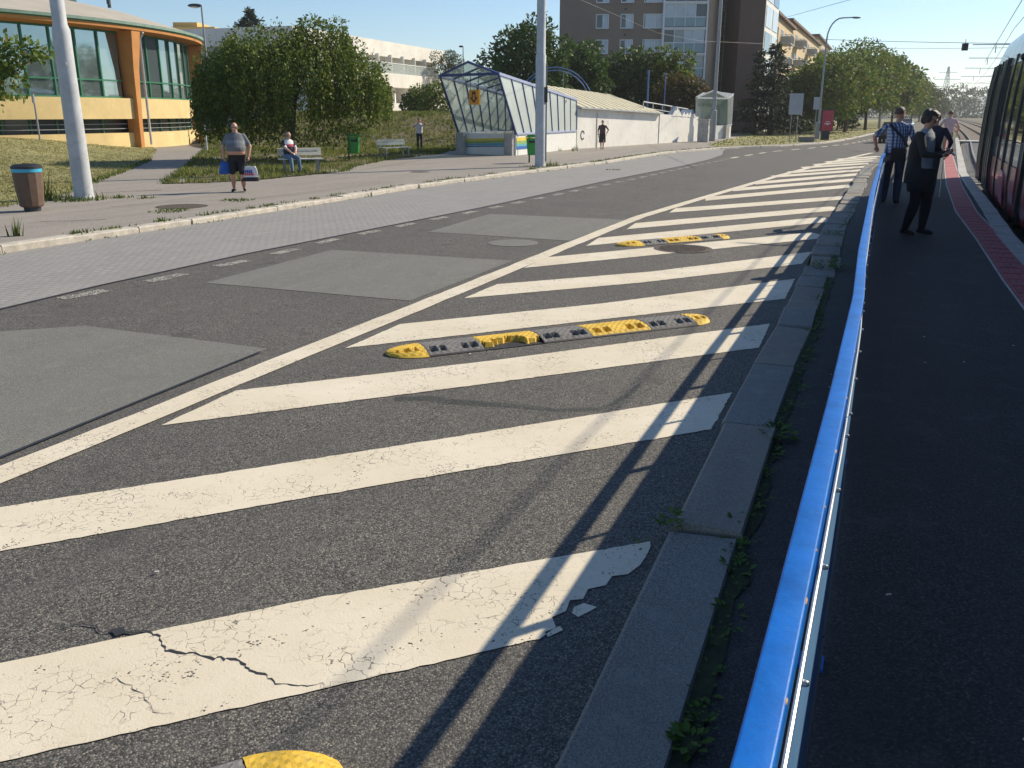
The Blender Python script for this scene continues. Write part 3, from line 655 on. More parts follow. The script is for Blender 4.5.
# tufts: lawn edges, foot of masts, kerb gaps, foot of the white wall
P, H = [], []
def tuft(c, r, n, h):
    for _ in range(n):
        a = random.uniform(0, 6.28); q = r * math.sqrt(random.random()); P.append((c[0] + math.cos(a) * q, c[1] + math.sin(a) * q * .8, c[2])); H.append(h * random.uniform(.4, 1.1))
for e in (LA[0:7], LB[0:9], LB[-2:] + LB[:1]):
    for a, c in zip(e, e[1:]):
        k = int((c - a).length / .18)
        for j in range(k):
            if random.random() < .75: q = a.lerp(c, (j + random.random()) / k); tuft((q.x, q.y, .1), .16, 7, .13 + .1 * random.random())
m1 = gp(84, 199, .1); m2 = gp(540, 166, .1)
tuft((m1.x - .3, m1.y - .2, .1), .9, 340, .16); tuft((m1.x - .75, m1.y - .25, .1), .12, 26, .75); tuft((m1.x - .95, m1.y - .2, .1), .08, 10, .6); tuft((m1.x + .75, m1.y + .3, .1), .28, 60, .12); tuft((m1.x + 1.4, m1.y + .2, .1), .25, 40, .08)
tuft((m2.x + .45, m2.y, .1), .35, 60, .25); tuft((m2.x - .5, m2.y - .3, .1), .3, 30, .1)
for px in ((235, 201), (165, 212), (176, 210), (612, 170), (240, 200)):
    q = gp(*px, z=.1); tuft((q.x, q.y, .1), .35, 70, .06)
kb = offset(LK, -.3)
for _ in range(210):
    d = random.uniform(off0(LK, 9), off0(LK, 56)); q, t = interp(kb, d); tuft((q.x, q.y, .1), .12, random.randint(4, 14), random.choice((.05, .07, .1)))
q = gp(17, 236, .1); tuft((q.x, q.y, .1), .07, 24, .34)
for _ in range(45):
    d = random.uniform(off0(LK, 12), off0(LK, 50)); q, t = interp(LK, d); tuft((q.x + .05, q.y, .003), .1, 6, .05)
w0, w1 = Vector((4.35, 57.0, .1)), Vector((15.2, 74.2, .1))
for _ in range(110):
    q = w0.lerp(w1, random.random()); tuft((q.x - .05, q.y - .3, .1), .25, 7, random.choice((.15, .25, .4)))
q = Vector((1.9, 50.5, .1))
for _ in range(30): tuft((q.x + random.uniform(-1.2, 2.2), q.y + random.uniform(-1.5, 5), .1), .12, 5, .3)
blades('edge_grass_tufts', P, H, M['grass_green'], 'green grass tufts along lawn edges, masts and pavement kerb', nb=1, w=.014)
# broad-leaved weeds behind the island kerb
P = []
def leafy(c, r, n, s, hz):
    out = MB()
    for _ in range(n):
        a = random.uniform(0, 6.28); q = r * math.sqrt(random.random()); b0 = Vector((c[0] + math.cos(a) * q, c[1] + math.sin(a) * q, c[2] + random.uniform(0, hz)))
        d = Vector((math.cos(a), math.sin(a), random.uniform(.1, .9))).normalized(); sd_ = d.cross(Vector((0, 0, 1))).normalized(); L = s * random.uniform(.6, 1.3)
        out.add([b0, b0 + d * L * .5 + sd_ * L * .28, b0 + d * L + Vector((0, 0, -.15 * L)), b0 + d * L * .5 - sd_ * L * .28], [(0, 1, 2, 3)])
    return out
wd = MB()
for px, r, n, s, hz in (((690, 745), .05, 26, .045, .03), ((700, 715), .05, 16, .03, .02), ((668, 530), .035, 22, .05, .1), ((740, 525), .05, 18, .035, .04), ((775, 437), .12, 70, .05, .05), ((828, 268), .25, 90, .07, .06), ((800, 390), .06, 18, .035, .03),
                      ((640, 548), .03, 8, .03, .05), ((833, 235), .2, 50, .06, .05), ((735, 560), .05, 20, .03, .03), ((713, 640), .04, 16, .025, .02), ((760, 470), .05, 18, .03, .02), ((812, 330), .1, 30, .04, .03), ((820, 300), .1, 30, .04, .03)):
    q = gp(*px, z=.09); m_ = leafy((q.x, q.y, .09), r, n, s, hz); wd.add(m_.v, m_.f)
for _ in range(230):
    dd = random.uniform(off0(IK, 1.8), plen(ms)); q, t = interp(ms, dd); m_ = leafy((q.x + random.gauss(0, .03), q.y, .09), .05, 8, random.choice((.02, .028, .04)), .025); wd.add(m_.v, m_.f)
tag(wd.build('kerb_weeds', M['weed']), 'small leafy weeds growing along the back of the island kerb', 'weeds', kind='stuff')

# old joints, cracks and a sunk cover in the pavement
def pcrack(pts, w, m=M['soil']):
    P_ = [gp(*p, z=.1) for p in pts]; fine = []
    for a, c in zip(P_, P_[1:]):
        for j in range(6): fine.append(a.lerp(c, j / 6) + Vector((random.gauss(0, .02), random.gauss(0, .02), 0)))
    k = len(fine); l1 = [(p.x, p.y - w * random.uniform(.4, 1.2), .104) for p in fine]; l2 = [(p.x, p.y + w * random.uniform(.4, 1.2), .104) for p in fine]
    MB().add(l1 + l2, [(i, i + 1, k + i + 1, k + i) for i in range(k - 1)]).build('crack', m, pav)
pcrack([(100, 193), (130, 191.5), (168, 190)], .04); pcrack([(110, 207), (160, 203), (250, 199), (330, 190), (420, 178)], .02); pcrack([(0, 228), (40, 222), (120, 219)], .02); pcrack([(380, 166), (440, 163), (520, 158)], .02)
for px, r_ in (((182, 206.5), .55), ((420, 172), .35)):
    q = gp(*px, z=.1); b = MB(); b.lathe((q.x, q.y, .1), [(r_, 0), (r_, .006), (r_ * .92, .008)], 22); b.build('sunk_cover', M['soil'] if r_ > .5 else M['rust'], pav)

for pts in (((820, 520), (850, 470), (905, 430), (940, 400), (975, 392)), ((1010, 700), (950, 640), (930, 560), (960, 500)), ((880, 330), (940, 322), (1000, 326))):
    P_ = [gp(*p, z=ZP) for p in pts]; fine = []
    for a, c in zip(P_, P_[1:]):
        for j in range(6): fine.append(a.lerp(c, j / 6) + Vector((random.gauss(0, .008), random.gauss(0, .008), 0)))
    k = len(fine); l1 = [(p.x, p.y - .004 * random.random(), ZP + .004) for p in fine]; l2 = [(p.x + .003, p.y + .004 * random.random(), ZP + .004) for p in fine]
    MB().add(l1 + l2, [(i, i + 1, k + i + 1, k + i) for i in range(k - 1)]).build('crack', M['tar'], platform)

# ================================================================== RAILING ON THE PLATFORM EDGE
def frame_along(a, c): t = (c - a).normalized(); return t, Vector((t.y, -t.x, 0)).normalized()
railing = empty('platform_railing', (RL[1].x, RL[1].y, ZP), 'long blue steel railing with pale panels along the platform edge', 'railing')
ZR = [1.375, 1.375, 1.372, 1.362, 1.35, 1.35, 1.35, 1.35]
top = [Vector((p.x, p.y, z)) for p, z in zip(RL, ZR)]
def profile_run(pts, prof, m, name, parent, smooth=True):
    b = MB(); vs = []; n = len(prof); k = len(pts)
    for i, p in enumerate(pts):
        t = (pts[min(i + 1, k - 1)] - pts[max(i - 1, 0)]); t.z = 0; t.normalize(); r = Vector((t.y, -t.x, 0))
        for x, z in prof: vs.append(p + r * x + Vector((0, 0, z)))
    fs = [(i * n + j, i * n + (j + 1) % n, (i + 1) * n + (j + 1) % n, (i + 1) * n + j) for i in range(k - 1) for j in range(n)]
    fs += [tuple(range(n)), tuple(range((k - 1) * n, k * n))[::-1]]; b.add(vs, [f[::-1] for f in fs]); return b.build(name, m, parent, smooth=smooth)
rp = []
for cx, cz, a0 in ((.0175, -.0045, 0), (-.0175, -.0045, 90), (-.0175, -.055, 180), (.0175, -.055, 270)):
    for q in range(4):
        a = R(a0 + q * 30); rp.append((cx + .0045 * math.cos(a), cz + .0045 * math.sin(a)))
tr_ = profile_run(top, rp, M['blue'], 'top_rail', railing)
# rubbed and chipped spots on the rail's edge
for d in (2.3, 2.55, 2.72, 2.9, 3.2, 3.6, 4.1, 4.6, 5.6):
    p, t = interp(top, d); r = Vector((t.y, -t.x, 0)).normalized(); b = MB(); q = p + r * .0205 + Vector((0, 0, -.0035))
    b.ell(q, (.0028, .006 + .009 * random.random(), .0028), 7, 5, Matrix.Rotation(-math.atan2(t.x, t.y), 3, 'Z')); b.build('paint_chip', M['rail_chip'], tr_)
# round edge bead under the rail, the infill panels, their rails, posts and bolts
Tt = plen(top)
def seg(d0, d1, x, z, n=6): 
    out = []
    for i in range(n + 1):
        p, t = interp(top, d0 + (d1 - d0) * i / n); r = Vector((t.y, -t.x, 0)).normalized(); out.append(p + r * x + Vector((0, 0, z)))
    return out
posts = [0.35, 2.1, 3.93, 5.75, 7.6, 9.4, 11.3, 13.1, 14.9, 16.7, 18.5, 20.3, 22.2]
for d in posts:
    p, t = interp(top, d); r = Vector((t.y, -t.x, 0)).normalized(); b = MB()
    b.bar((p.x, p.y, ZP - .02), (p.x, p.y, p.z - .06), .035, .04, up=(t.x, t.y, 0)); b.box((p.x, p.y, ZP + .008), (.08, .08, .012), math.atan2(t.y, t.x)); b.build('post', M['blue'], railing)
for d0, d1 in zip(posts, posts[1:]):
    d0 += .004; d1 -= .004
    pn = MB(); A = seg(d0, d1, .023, -.165); B = seg(d0, d1, .023, -.9); n = len(A)
    for (i, (p, q, p2, q2)) in enumerate(zip(A, A[1:], B, B[1:])): pn.slab([p, q, q2, p2], .006)
    po = pn.build('infill_panel', M['panel_blue'], railing)
    b = MB()
    for p, q in zip(A, A[1:]): b.tube([p + Vector((0, 0, .004)), q + Vector((0, 0, .004))], .004, 8)
    b.build('panel_bead', M['alu'], po, smooth=True)
    b = MB()
    for p, q in zip(B, B[1:]): b.bar(p, q, .02, .03)
    b.build('bottom_rail', M['dark_metal'], po)
    for k_ in range(5):
        p, t = interp(top, d0 + .1 + (d1 - d0 - .2) * k_ / 4); r = Vector((t.y, -t.x, 0)).normalized(); b = MB(); q = p + r * .032 + Vector((0, 0, -.18))
        b.tube([q - r * .012, q], .006, 6); b.ell(q, (.0055, .0055, .0055), 8, 5); b.build('bolt', M['bolt'], po)
# a slim clear strip between rail and panel
for d in [x + .9 for x in posts[:-1]]:
    p, t = interp(top, d); MB().bar((p.x, p.y, p.z - .06), (p.x, p.y, p.z - .2), .02, .02).build('bracket', M['dark_metal'], railing)

# ================================================================== RUBBER SPEED HUMPS
def hump(label, A, B, kinds, W=.45, Hh=.055):
    A = Vector(A); B = Vector(B); t = (B - A).normalized(); o = Vector((-t.y, t.x, 0)); L = (B - A).length
    root = empty('speed_hump', A, label, 'speed hump', 'rubber speed humps on the hatched strip')
    d = 0; tot = sum(k[1] for k in kinds)
    for kind, ln in kinds:
        ln = ln / tot * L; nx = max(6, int(ln / .016)); ny = 26; vs = []; fs = []
        cap0 = kind.startswith('capL'); cap1 = kind.startswith('capR'); broken = 'broken' in kind
        ed = [.02 * math.sin(q * .35 + 1) + .008 * math.sin(q * 1.1) + random.gauss(0, .003) for q in range(nx + 1)]
        for i in range(nx + 1):
            u = i / nx
            wsc = 1.0
            if cap0: wsc = math.sqrt(max(0.0, 1 - (1 - u) ** 2))
            if cap1: wsc = math.sqrt(max(0.0, 1 - u ** 2))
            for j in range(ny + 1):
                v = j / ny * 2 - 1
                y = v * W / 2 * wsc; h = Hh * (1 - abs(v) ** 2.4) * (wsc ** .7 if (cap0 or cap1) else 1) + .004
                tread = .0035 if ((i // 2 + j // 2) % 2) else 0
                if abs(v) < .85: h += tread
                if broken: pass
                elif not (cap0 or cap1):
                    for uc in (.14, .3, .7, .86):
                        if abs(u - uc) < .055 and -.72 < v < -.38: h = .006
                elif abs(u - .5) < .28 and -.6 < v < -.25 and ((i // 3) % 2): h = .006
                if broken and v < -.35 + ed[i] * 5 + (.12 if .2 < u < .75 else -.25): h = .004 + random.random() * .003
                if min(i, nx - i) == 0 and not (cap0 or cap1): h *= .93
                p = A + t * (d + u * ln + (.002 if i == 0 else -.002 if i == nx else 0)) + o * y; vs.append((p.x, p.y, h + .002))
        for i in range(nx):
            for j in range(ny): q = i * (ny + 1) + j; fs.append((q, q + ny + 1, q + ny + 2, q + 1))
        b = MB(); b.add(vs, fs); b.mi = [1 if max(vs[i][2] for i in f) < .02 and abs(((sum(f) / 4) % (ny + 1)) - ny / 2) < ny * .42 and not cap0 and not cap1 else 0 for f in fs]
        nm = 'end_cap' if 'cap' in kind else 'hump_segment'
        ob = b.build(nm, [M['yellow'] if 'yellow' in kind else M['rubber'], M['tar']], root)
        if broken: ob['label'] = 'broken yellow segment with its front edge torn off'
        d += ln
    return root
a = gp(386, 355.5); b_ = gp(706, 319)
hump('long black and yellow rubber speed hump with a broken yellow segment, nearer one', a, b_, [('capL yellow', .33), ('black', .53), ('yellow broken', .6), ('black', .52), ('yellow', .66), ('black', .55), ('capR yellow', .26)])
a = gp(617, 246); b_ = gp(727, 237)
hump('worn speed hump beside the iron manhole cover, farther up the hatching', a, b_, [('capL yellow', .45), ('black', .55), ('yellow', .8), ('black', .5), ('capR yellow', .3)])
t = (gp(706, 319) - gp(386, 355.5)).normalized(); a = gp(348, 776)
hump('yellow end of a speed hump cut off by the bottom of the picture', a - t * 1.4, a, [('yellow', .55), ('black', .55), ('capR yellow', .3)])
# manhole cover and road box
mh = gp(683, 249); root = empty('manhole_cover', mh, 'round rusty iron manhole cover beside the farther speed hump', 'manhole cover')
b = MB(); b.lathe((mh.x, mh.y, .002), [(.46, 0), (.46, .008), (.4, .01), (.4, .006)], 28); b.build('frame', M['rust'], root, smooth=False)
b = MB(); b.lathe((mh.x, mh.y, .004), [(.385, 0), (.385, .008), (.37, .01)], 28)
for i in range(-4, 5):
    w_ = math.sqrt(.36 ** 2 - (i * .078) ** 2); b.box((mh.x, mh.y + i * .078, .016), (2 * w_, .04, .006))
b.build('lid', M['rust'], root)
mh = gp(513, 243); b = MB(); b.lathe((0, 0, .002), [(.42, 0), (.42, .003), (.4, .005)], 24)
tag(b.build('asphalted_manhole_cover', M['patch'], None, local=True), 'flat round asphalt-filled manhole cover in the near lane by the third repair patch', 'manhole cover').location = mh

# litter specks
for i, (px, s) in enumerate((((157, 574), .018), ((470, 355), .02), ((655, 360), .016), ((350, 604), .012))):
    q = gp(*px); b = MB(); b.box((0, 0, .012), (s, s * .4, s * .35), random.random() * 3)
    tag(b.build('paper_scrap', M['litter'], None, local=True), ['tiny white cigarette end on dark asphalt above the cracked stripe', 'tiny pale scrap on the stripe just below the nearer speed hump', 'tiny pale pebble on asphalt right of the nearer speed hump', 'tiny white fleck lying above the cracked first stripe'][i], 'litter', 'litter on the road').location = (q.x, q.y, 0)
b = MB()
for _ in range(28):
    q, t = interp(RL, random.uniform(1.5, 9)); x = random.choice((-1, 1)); off = random.uniform(.12, .42) if x < 0 else random.uniform(.15, 1.6); r = Vector((t.y, -t.x, 0))
    q = q + r * off * x; z = .088 if x < 0 else ZP + .003
    b.box((q.x, q.y, z + .003), (random.uniform(.006, .02), random.uniform(.003, .006), .004), random.random() * 3)
tag(b.build('small_debris', M['litter']), 'specks of debris and dry stalks around the railing foot', 'debris', kind='stuff')

# ================================================================== TRAM
tt = (PE[4] - PE[2]).normalized(); th_ = math.atan2(tt.y, tt.x)
tp = Vector((13.05, 25.6, 0)) + Vector((tt.y, -tt.x, 0)) * .05
tram = empty('tram', (tp.x, tp.y, 0), 'dark red and black glazed tram standing at the platform', 'tram', rz=th_)
# local: x forward along the track, y to the left = towards the platform, side plane y=0
LEN = 37.0
prof = [(-.06, .33), (0, .55), (0, 1.45), (-.02, 2.3), (-.06, 2.95), (-.13, 3.35), (-.28, 3.75), (-.6, 3.96), (-1.0, 4.02)]
def sy(z):
    for (y0, z0), (y1, z1) in zip(prof, prof[1:]):
        if z0 <= z <= z1: return y0 + (y1 - y0) * (z - z0) / (z1 - z0)
    return 0
full = prof + [(-2.5 - y, z) for y, z in prof[::-1]]
def hull(x0, x1, nose=0):
    b = MB(); n = len(full); st = [(x0, 1.0, 0)] + ([(x1 - nose, 1, 0), (x1 - nose * .5, .95, 0), (x1 - nose * .15, .85, 0), (x1, .74, 0)] if nose else [(x1, 1, 0)])
    vs = []
    for x, s_, _ in st:
        for y, z in full: vs.append((x - (max(0, z - 1.2) * .32 if (s_ < .9) else 0), -1.25 + (y + 1.25) * s_, z))
    fs = [(i * n + j, (i + 1) * n + j, (i + 1) * n + (j + 1) % n, i * n + (j + 1) % n) for i in range(len(st) - 1) for j in range(n)]
    fs += [tuple(range(n)), tuple(range((len(st) - 1) * n, len(st) * n))[::-1]]
    b.add(vs, fs); return b
SECT = [(-37, -25.6), (-25.0, -12.6), (-12.0, 0.0)]
for i, (x0, x1) in enumerate(SECT):
    bo = hull(x0, x1, 1.6 if i == 2 else 0).build('body_shell', M['tram_dark'], tram, smooth=True, local=True)
for x in (-25.3, -12.3):
    b = MB()
    for k_ in range(6): 
        q = hull(x - .29 + k_ * .1, x - .22 + k_ * .1); b.add([(p[0], -1.25 + (p[1] + 1.25) * .96, .25 + (p[2] - .25) * .98) for p in q.v], q.f)
    b.build('bellows', M['black'], tram, local=True)
def panel(x0, x1, z0, z1, m, name, out=.012, th=.03, parent=tram, n=3):
    b = MB()
    for i in range(n):
        za, zb = z0 + (z1 - z0) * i / n, z0 + (z1 - z0) * (i + 1) / n
        b.slab([(x0, sy(za) + out, za), (x1, sy(za) + out, za), (x1, sy(zb) + out, zb), (x0, sy(zb) + out, zb)], th)
    return b.build(name, m, parent, local=True)
b = MB()
for x0, x1 in SECT:
    q = hull(x0 + .1, x1 - (1.5 if x1 == 0 else .1)); 
    b.add([(p[0], p[1] * 1.0, p[2] + .012) for p in q.v], [f for f in q.f if all(q.v[i][2] > 3.3 for i in f) and len(f) == 4])
b.build('roof_cover', M['tram_roof'], tram, local=True, smooth=True)
# cantrail band
def bay(x0, x1): 
    panel(x0 + .02, x1 - .02, 3.02, 3.62, M['tram_roof'], 'cantrail_panel', out=.01)
def window(x0, x1):
    w = panel(x0 + .03, x1 - .03, 1.6, 3.0, M['tram_glass'], 'window', out=.014)
    panel(x0 + .03, x1 - .03, 1.2, 1.58, M['tram_low'], 'waist_panel', out=.012, n=1); panel(x0 + .03, x1 - .03, .4, 1.18, M['tram_red'], 'lower_panel', out=.014, n=2); bay(x0, x1)
def pillar(x, m, w=.09, out=.05): panel(x - w / 2, x + w / 2, .42, 3.2, m, 'pillar', out=out * .6, th=out, n=5)
def door(x0, x1):
    mid = (x0 + x1) / 2
    for a_, c_ in ((x0, mid), (mid, x1)):
        d = panel(a_ + .04, c_ - .04, .45, 3.0, M['tram_glass'], 'door', out=.03, n=5)
        panel(a_ + .05, c_ - .05, .46, .95, M['tram_red'], 'door_kick_panel', out=.052, th=.012, parent=d, n=2)
    for x in (x0, mid, x1): pillar(x, M['tram_dark'] if x != mid else M['tram_olive'], .11, .09)
    panel(x0 + .16, x0 + .22, .45, 2.9, M['tram_olive'], 'door_edge', out=.07, th=.05, n=5); panel(x1 - .22, x1 - .16, .45, 2.9, M['tram_olive'], 'door_edge', out=.07, th=.05, n=5)
    bay(x0, x1)
x = -1.75
for kind, w in (('d', 1.4), ('w', 1.3), ('d', 1.4), ('w', 1.5), ('w', 1.5), ('w', 1.5), ('w', 1.3)):
    (door if kind == 'd' else window)(x - w, x)
    if kind == 'w': pillar(x, M['tram_olive'], .07); pillar(x - .12, M['tram_dark'], .1)
    x -= w
for s0 in (-12.75, -25.75):
    x = s0
    for kind, w in (('w', 1.5), ('w', 1.6), ('d', 1.4), ('w', 1.6), ('w', 1.6), ('d', 1.4), ('w', 1.5)):
        (door if kind == 'd' else window)(x - w, x); x -= w
# wheel covers with arched outline, skirts, mirror, line across the windows
for xc in (-9.2, -15.2, -23.2):
    b = MB(); pts = [(xc - .75, .4)] + [(xc - .75 + .75 * (1 - math.cos(a)), .62 + .42 * math.sin(a)) for a in [R(q) for q in range(0, 181, 20)]] + [(xc + .75, .4)]
    n = len(pts); vs = [(x_, sy(z_) + .032, z_) for x_, z_ in pts] + [(x_, sy(z_) + .06, z_) for x_, z_ in pts]
    b.add(vs, [tuple(range(n)), tuple(range(n, 2 * n))[::-1]] + [(i, n + i, n + (i + 1) % n, (i + 1) % n) for i in range(n)]); b.build('wheel_cover', M['tram_red'], tram, local=True)
    b = MB()
    for wx in (-.6, .6): b.tube([(xc + wx, -.35, .32), (xc + wx, -.22, .32)], .3, 18)
    b.build('wheel', M['steel'], tram, local=True)
b = MB()
for x0, x1 in SECT: b.box(((x0 + x1) / 2, -1.25, .3), (x1 - x0 - 2, 2.2, .2))
b.build('underframe', M['tram_skirt'], tram, local=True)
b = MB(); b.tube([(-10.6, -.1, 3.0), (-10.6, .06, 3.02)], .02, 8); b.ell((-10.6, .1, 2.98), (.09, .05, .06), 12, 8); b.build('camera_mirror', M['black'], tram, local=True, smooth=True)
b = MB(); b.add([(-.62, -.62, 1.35), (-.62, -1.88, 1.35), (-.98, -1.82, 2.75), (-.98, -.68, 2.75)], [(0, 1, 2, 3)]); b.add([(.02 - .05, -.45, .9), (.02 - .05, -2.05, .9), (-.35, -2.0, 2.2), (-.35, -.5, 2.2)], [(0, 1, 2, 3)]); b.build('windscreen', M['tram_glass'], tram, local=True)
for y in (-.55, -1.95): MB().ell((.0, y, .85), (.06, .12, .09), 10, 7).build('headlight', M['pale_glass'], tram, local=True, smooth=True)
# folded pantograph
b = MB(); b.bar((-7.5, -.8, 3.56), (-7.5, -1.7, 3.56), .06); b.bar((-7.5, -1.25, 3.58), (-6.2, -1.25, 4.4), .05); b.bar((-6.2, -1.25, 4.4), (-7.4, -1.25, 5.35), .04); b.bar((-7.4, -.5, 5.37), (-7.4, -2.0, 5.37), .05, .04); b.build('pantograph', M['dark_metal'], tram, local=True)

# the rear sections follow the platform's bend
for ch in list(tram.children_recursive):
    if ch.type == 'MESH' and ch.data.users == 1:
        for v in ch.data.vertices:
            if v.co.x < -12.3: v.co.y -= (-12.3 - v.co.x) * math.tan(R(2.9))

# ================================================================== PEOPLE
class Body:
    """tapered shapes grown together into one skin by a voxel remesh; every face takes the material of the shape it came from"""
    def __init__(s): s.b = MB(); s.p = []
    def cap(s, p0, r0, p1, r1, tg):
        p0 = Vector(p0); p1 = Vector(p1); d = (p1 - p0); L = max(d.length, 1e-4); u = d / L
        pts = [p0 - u * r0 * .98, p0 - u * r0 * .8, p0 - u * r0 * .4, p0, p1, p1 + u * r1 * .4, p1 + u * r1 * .8, p1 + u * r1 * .98]
        s.b.tube(pts, [r0 * .2, r0 * .6, r0 * .92, r0, r1, r1 * .92, r1 * .6, r1 * .2], 12); s.p.append(('c', p0, p1, r0, r1, tg))
    def chain(s, pts, tg):
        for (p, r), (q, t) in zip(pts, pts[1:]): s.cap(p, r, q, t, tg)
    def loft(s, rings, tg, ax=None):
        vs = []; n = 20; fs = []
        for (c, rx, ry) in rings:
            c = Vector(c)
            for j in range(n):
                a = 2 * math.pi * j / n; q = Vector((rx * math.cos(a), ry * math.sin(a), 0)); vs.append(c + (ax @ q if ax else q))
        for i in range(len(rings) - 1):
            for j in range(n): j2 = (j + 1) % n; fs.append((i * n + j, i * n + j2, (i + 1) * n + j2, (i + 1) * n + j))
        fs += [tuple(range(n - 1, -1, -1)), tuple(range((len(rings) - 1) * n, len(rings) * n))]; s.b.add(vs, fs)
        for (c, rx, ry), (c2, rx2, ry2) in zip(rings, rings[1:]): s.p.append(('l', Vector(c), Vector(c2), (rx, ry), (rx2, ry2), tg))
    def ell(s, c, r, tg, ax=None):
        s.b.ell(c, r, 16, 10, ax); s.p.append(('e', Vector(c), None, r, ax, tg))
    def hand(s, w, d, nrm, tg, curl=.5, k=1.0, thumb=1):
        """palm and five bent fingers; d along the hand, nrm out of the palm"""
        w = Vector(w); d = Vector(d).normalized(); nrm = Vector(nrm); nrm = (nrm - d * nrm.dot(d)).normalized(); x = d.cross(nrm) * thumb
        for q in (-.026, -.009, .009, .026): s.cap(w + d * .01 * k + x * q * .7 * k, .014 * k, w + d * .085 * k + x * q * k, .0125 * k, tg)
        for q, L in ((-.03, .066), (-.0105, .078), (.0105, .084), (.03, .072)):
            b0 = w + d * .09 * k + x * q * k; a = curl * .7; m1 = b0 + (d * math.cos(a) + nrm * math.sin(a)) * L * .5 * k; a2 = curl * 1.7
            s.cap(b0, .0098 * k, m1, .009 * k, tg); s.cap(m1, .009 * k, m1 + (d * math.cos(a2) + nrm * math.sin(a2)) * L * .5 * k, .0078 * k, tg)
        b0 = w + d * .03 * k + x * .026 * k; m1 = b0 + (d * .7 + x * .6 + nrm * .35).normalized() * .042 * k
        s.cap(b0, .0135 * k, m1, .0105 * k, tg); s.cap(m1, .0105 * k, m1 + (d * .85 + x * .1 + nrm * (.3 + curl * .5)).normalized() * .032 * k, .009 * k, tg)
    def finish(s, name, mats, parent, voxel=.011, smoothit=4):
        tmp = bpy.data.objects.new('tmp', s.b.mesh('tmp')); COL.objects.link(tmp)
        md = tmp.modifiers.new('r', 'REMESH'); md.mode = 'VOXEL'; md.voxel_size = voxel
        sm_ = tmp.modifiers.new('s', 'SMOOTH'); sm_.factor = .5; sm_.iterations = smoothit
        dg = bpy.context.evaluated_depsgraph_get(); me = bpy.data.meshes.new_from_object(tmp.evaluated_get(dg))
        om = tmp.data; bpy.data.objects.remove(tmp); bpy.data.meshes.remove(om)
        n = len(me.polygons); C = np.empty(n * 3); me.polygons.foreach_get('center', C); C = C.reshape(-1, 3)
        best = np.full(n, 1e9); idx = np.zeros(n, int); tags = list(mats.keys())
        for kind, p0, p1, r0, r1, tg in s.p:
            if kind == 'c':
                a = np.array(p0); d = np.array(p1) - a; t = np.clip(((C - a) @ d) / max(1e-9, d @ d), 0, 1); D = np.linalg.norm(C - a - t[:, None] * d, axis=1) - (r0 + (r1 - r0) * t)
            elif kind == 'l':
                a = np.array(p0); d = np.array(p1) - a; t0 = ((C - a) @ d) / max(1e-9, d @ d); t = np.clip(t0, 0, 1); q = C - a - t[:, None] * d
                rx = r0[0] + (r1[0] - r0[0]) * t; ry = r0[1] + (r1[1] - r0[1]) * t; k = np.sqrt((q[:, 0] / rx) ** 2 + (q[:, 1] / ry) ** 2)
                D = np.abs(k - 1) * np.minimum(rx, ry) + np.abs(t0 - t) * np.linalg.norm(d)
                D = np.where(k < 1, D * .9, D)
            else:
                q = C - np.array(p0)
                if r1 is not None: q = q @ np.array(r1)
                D = np.abs(np.linalg.norm(q / np.array(r0), axis=1) - 1) * min(r0)
            m_ = D < best; best[m_] = D[m_]; idx[m_] = tags.index(tg)
        for tg in tags: me.materials.append(mats[tg])
        me.polygons.foreach_set('material_index', idx); me.polygons.foreach_set('use_smooth', np.ones(n, bool)); me.name = name; me.update()
        o = bpy.data.objects.new(name, me); COL.objects.link(o); o.parent = parent; return o
def ik(a, b, l1, l2, pole):
    a = Vector(a); b = Vector(b); d = b - a; L = min(d.length, (l1 + l2) * .999); u = d.normalized(); x = (l1 * l1 - l2 * l2 + L * L) / (2 * L); h = math.sqrt(max(0, l1 * l1 - x * x))
    pv = Vector(pole); pv = (pv - u * pv.dot(u)).normalized(); return a + u * x + pv * h, a + u * L
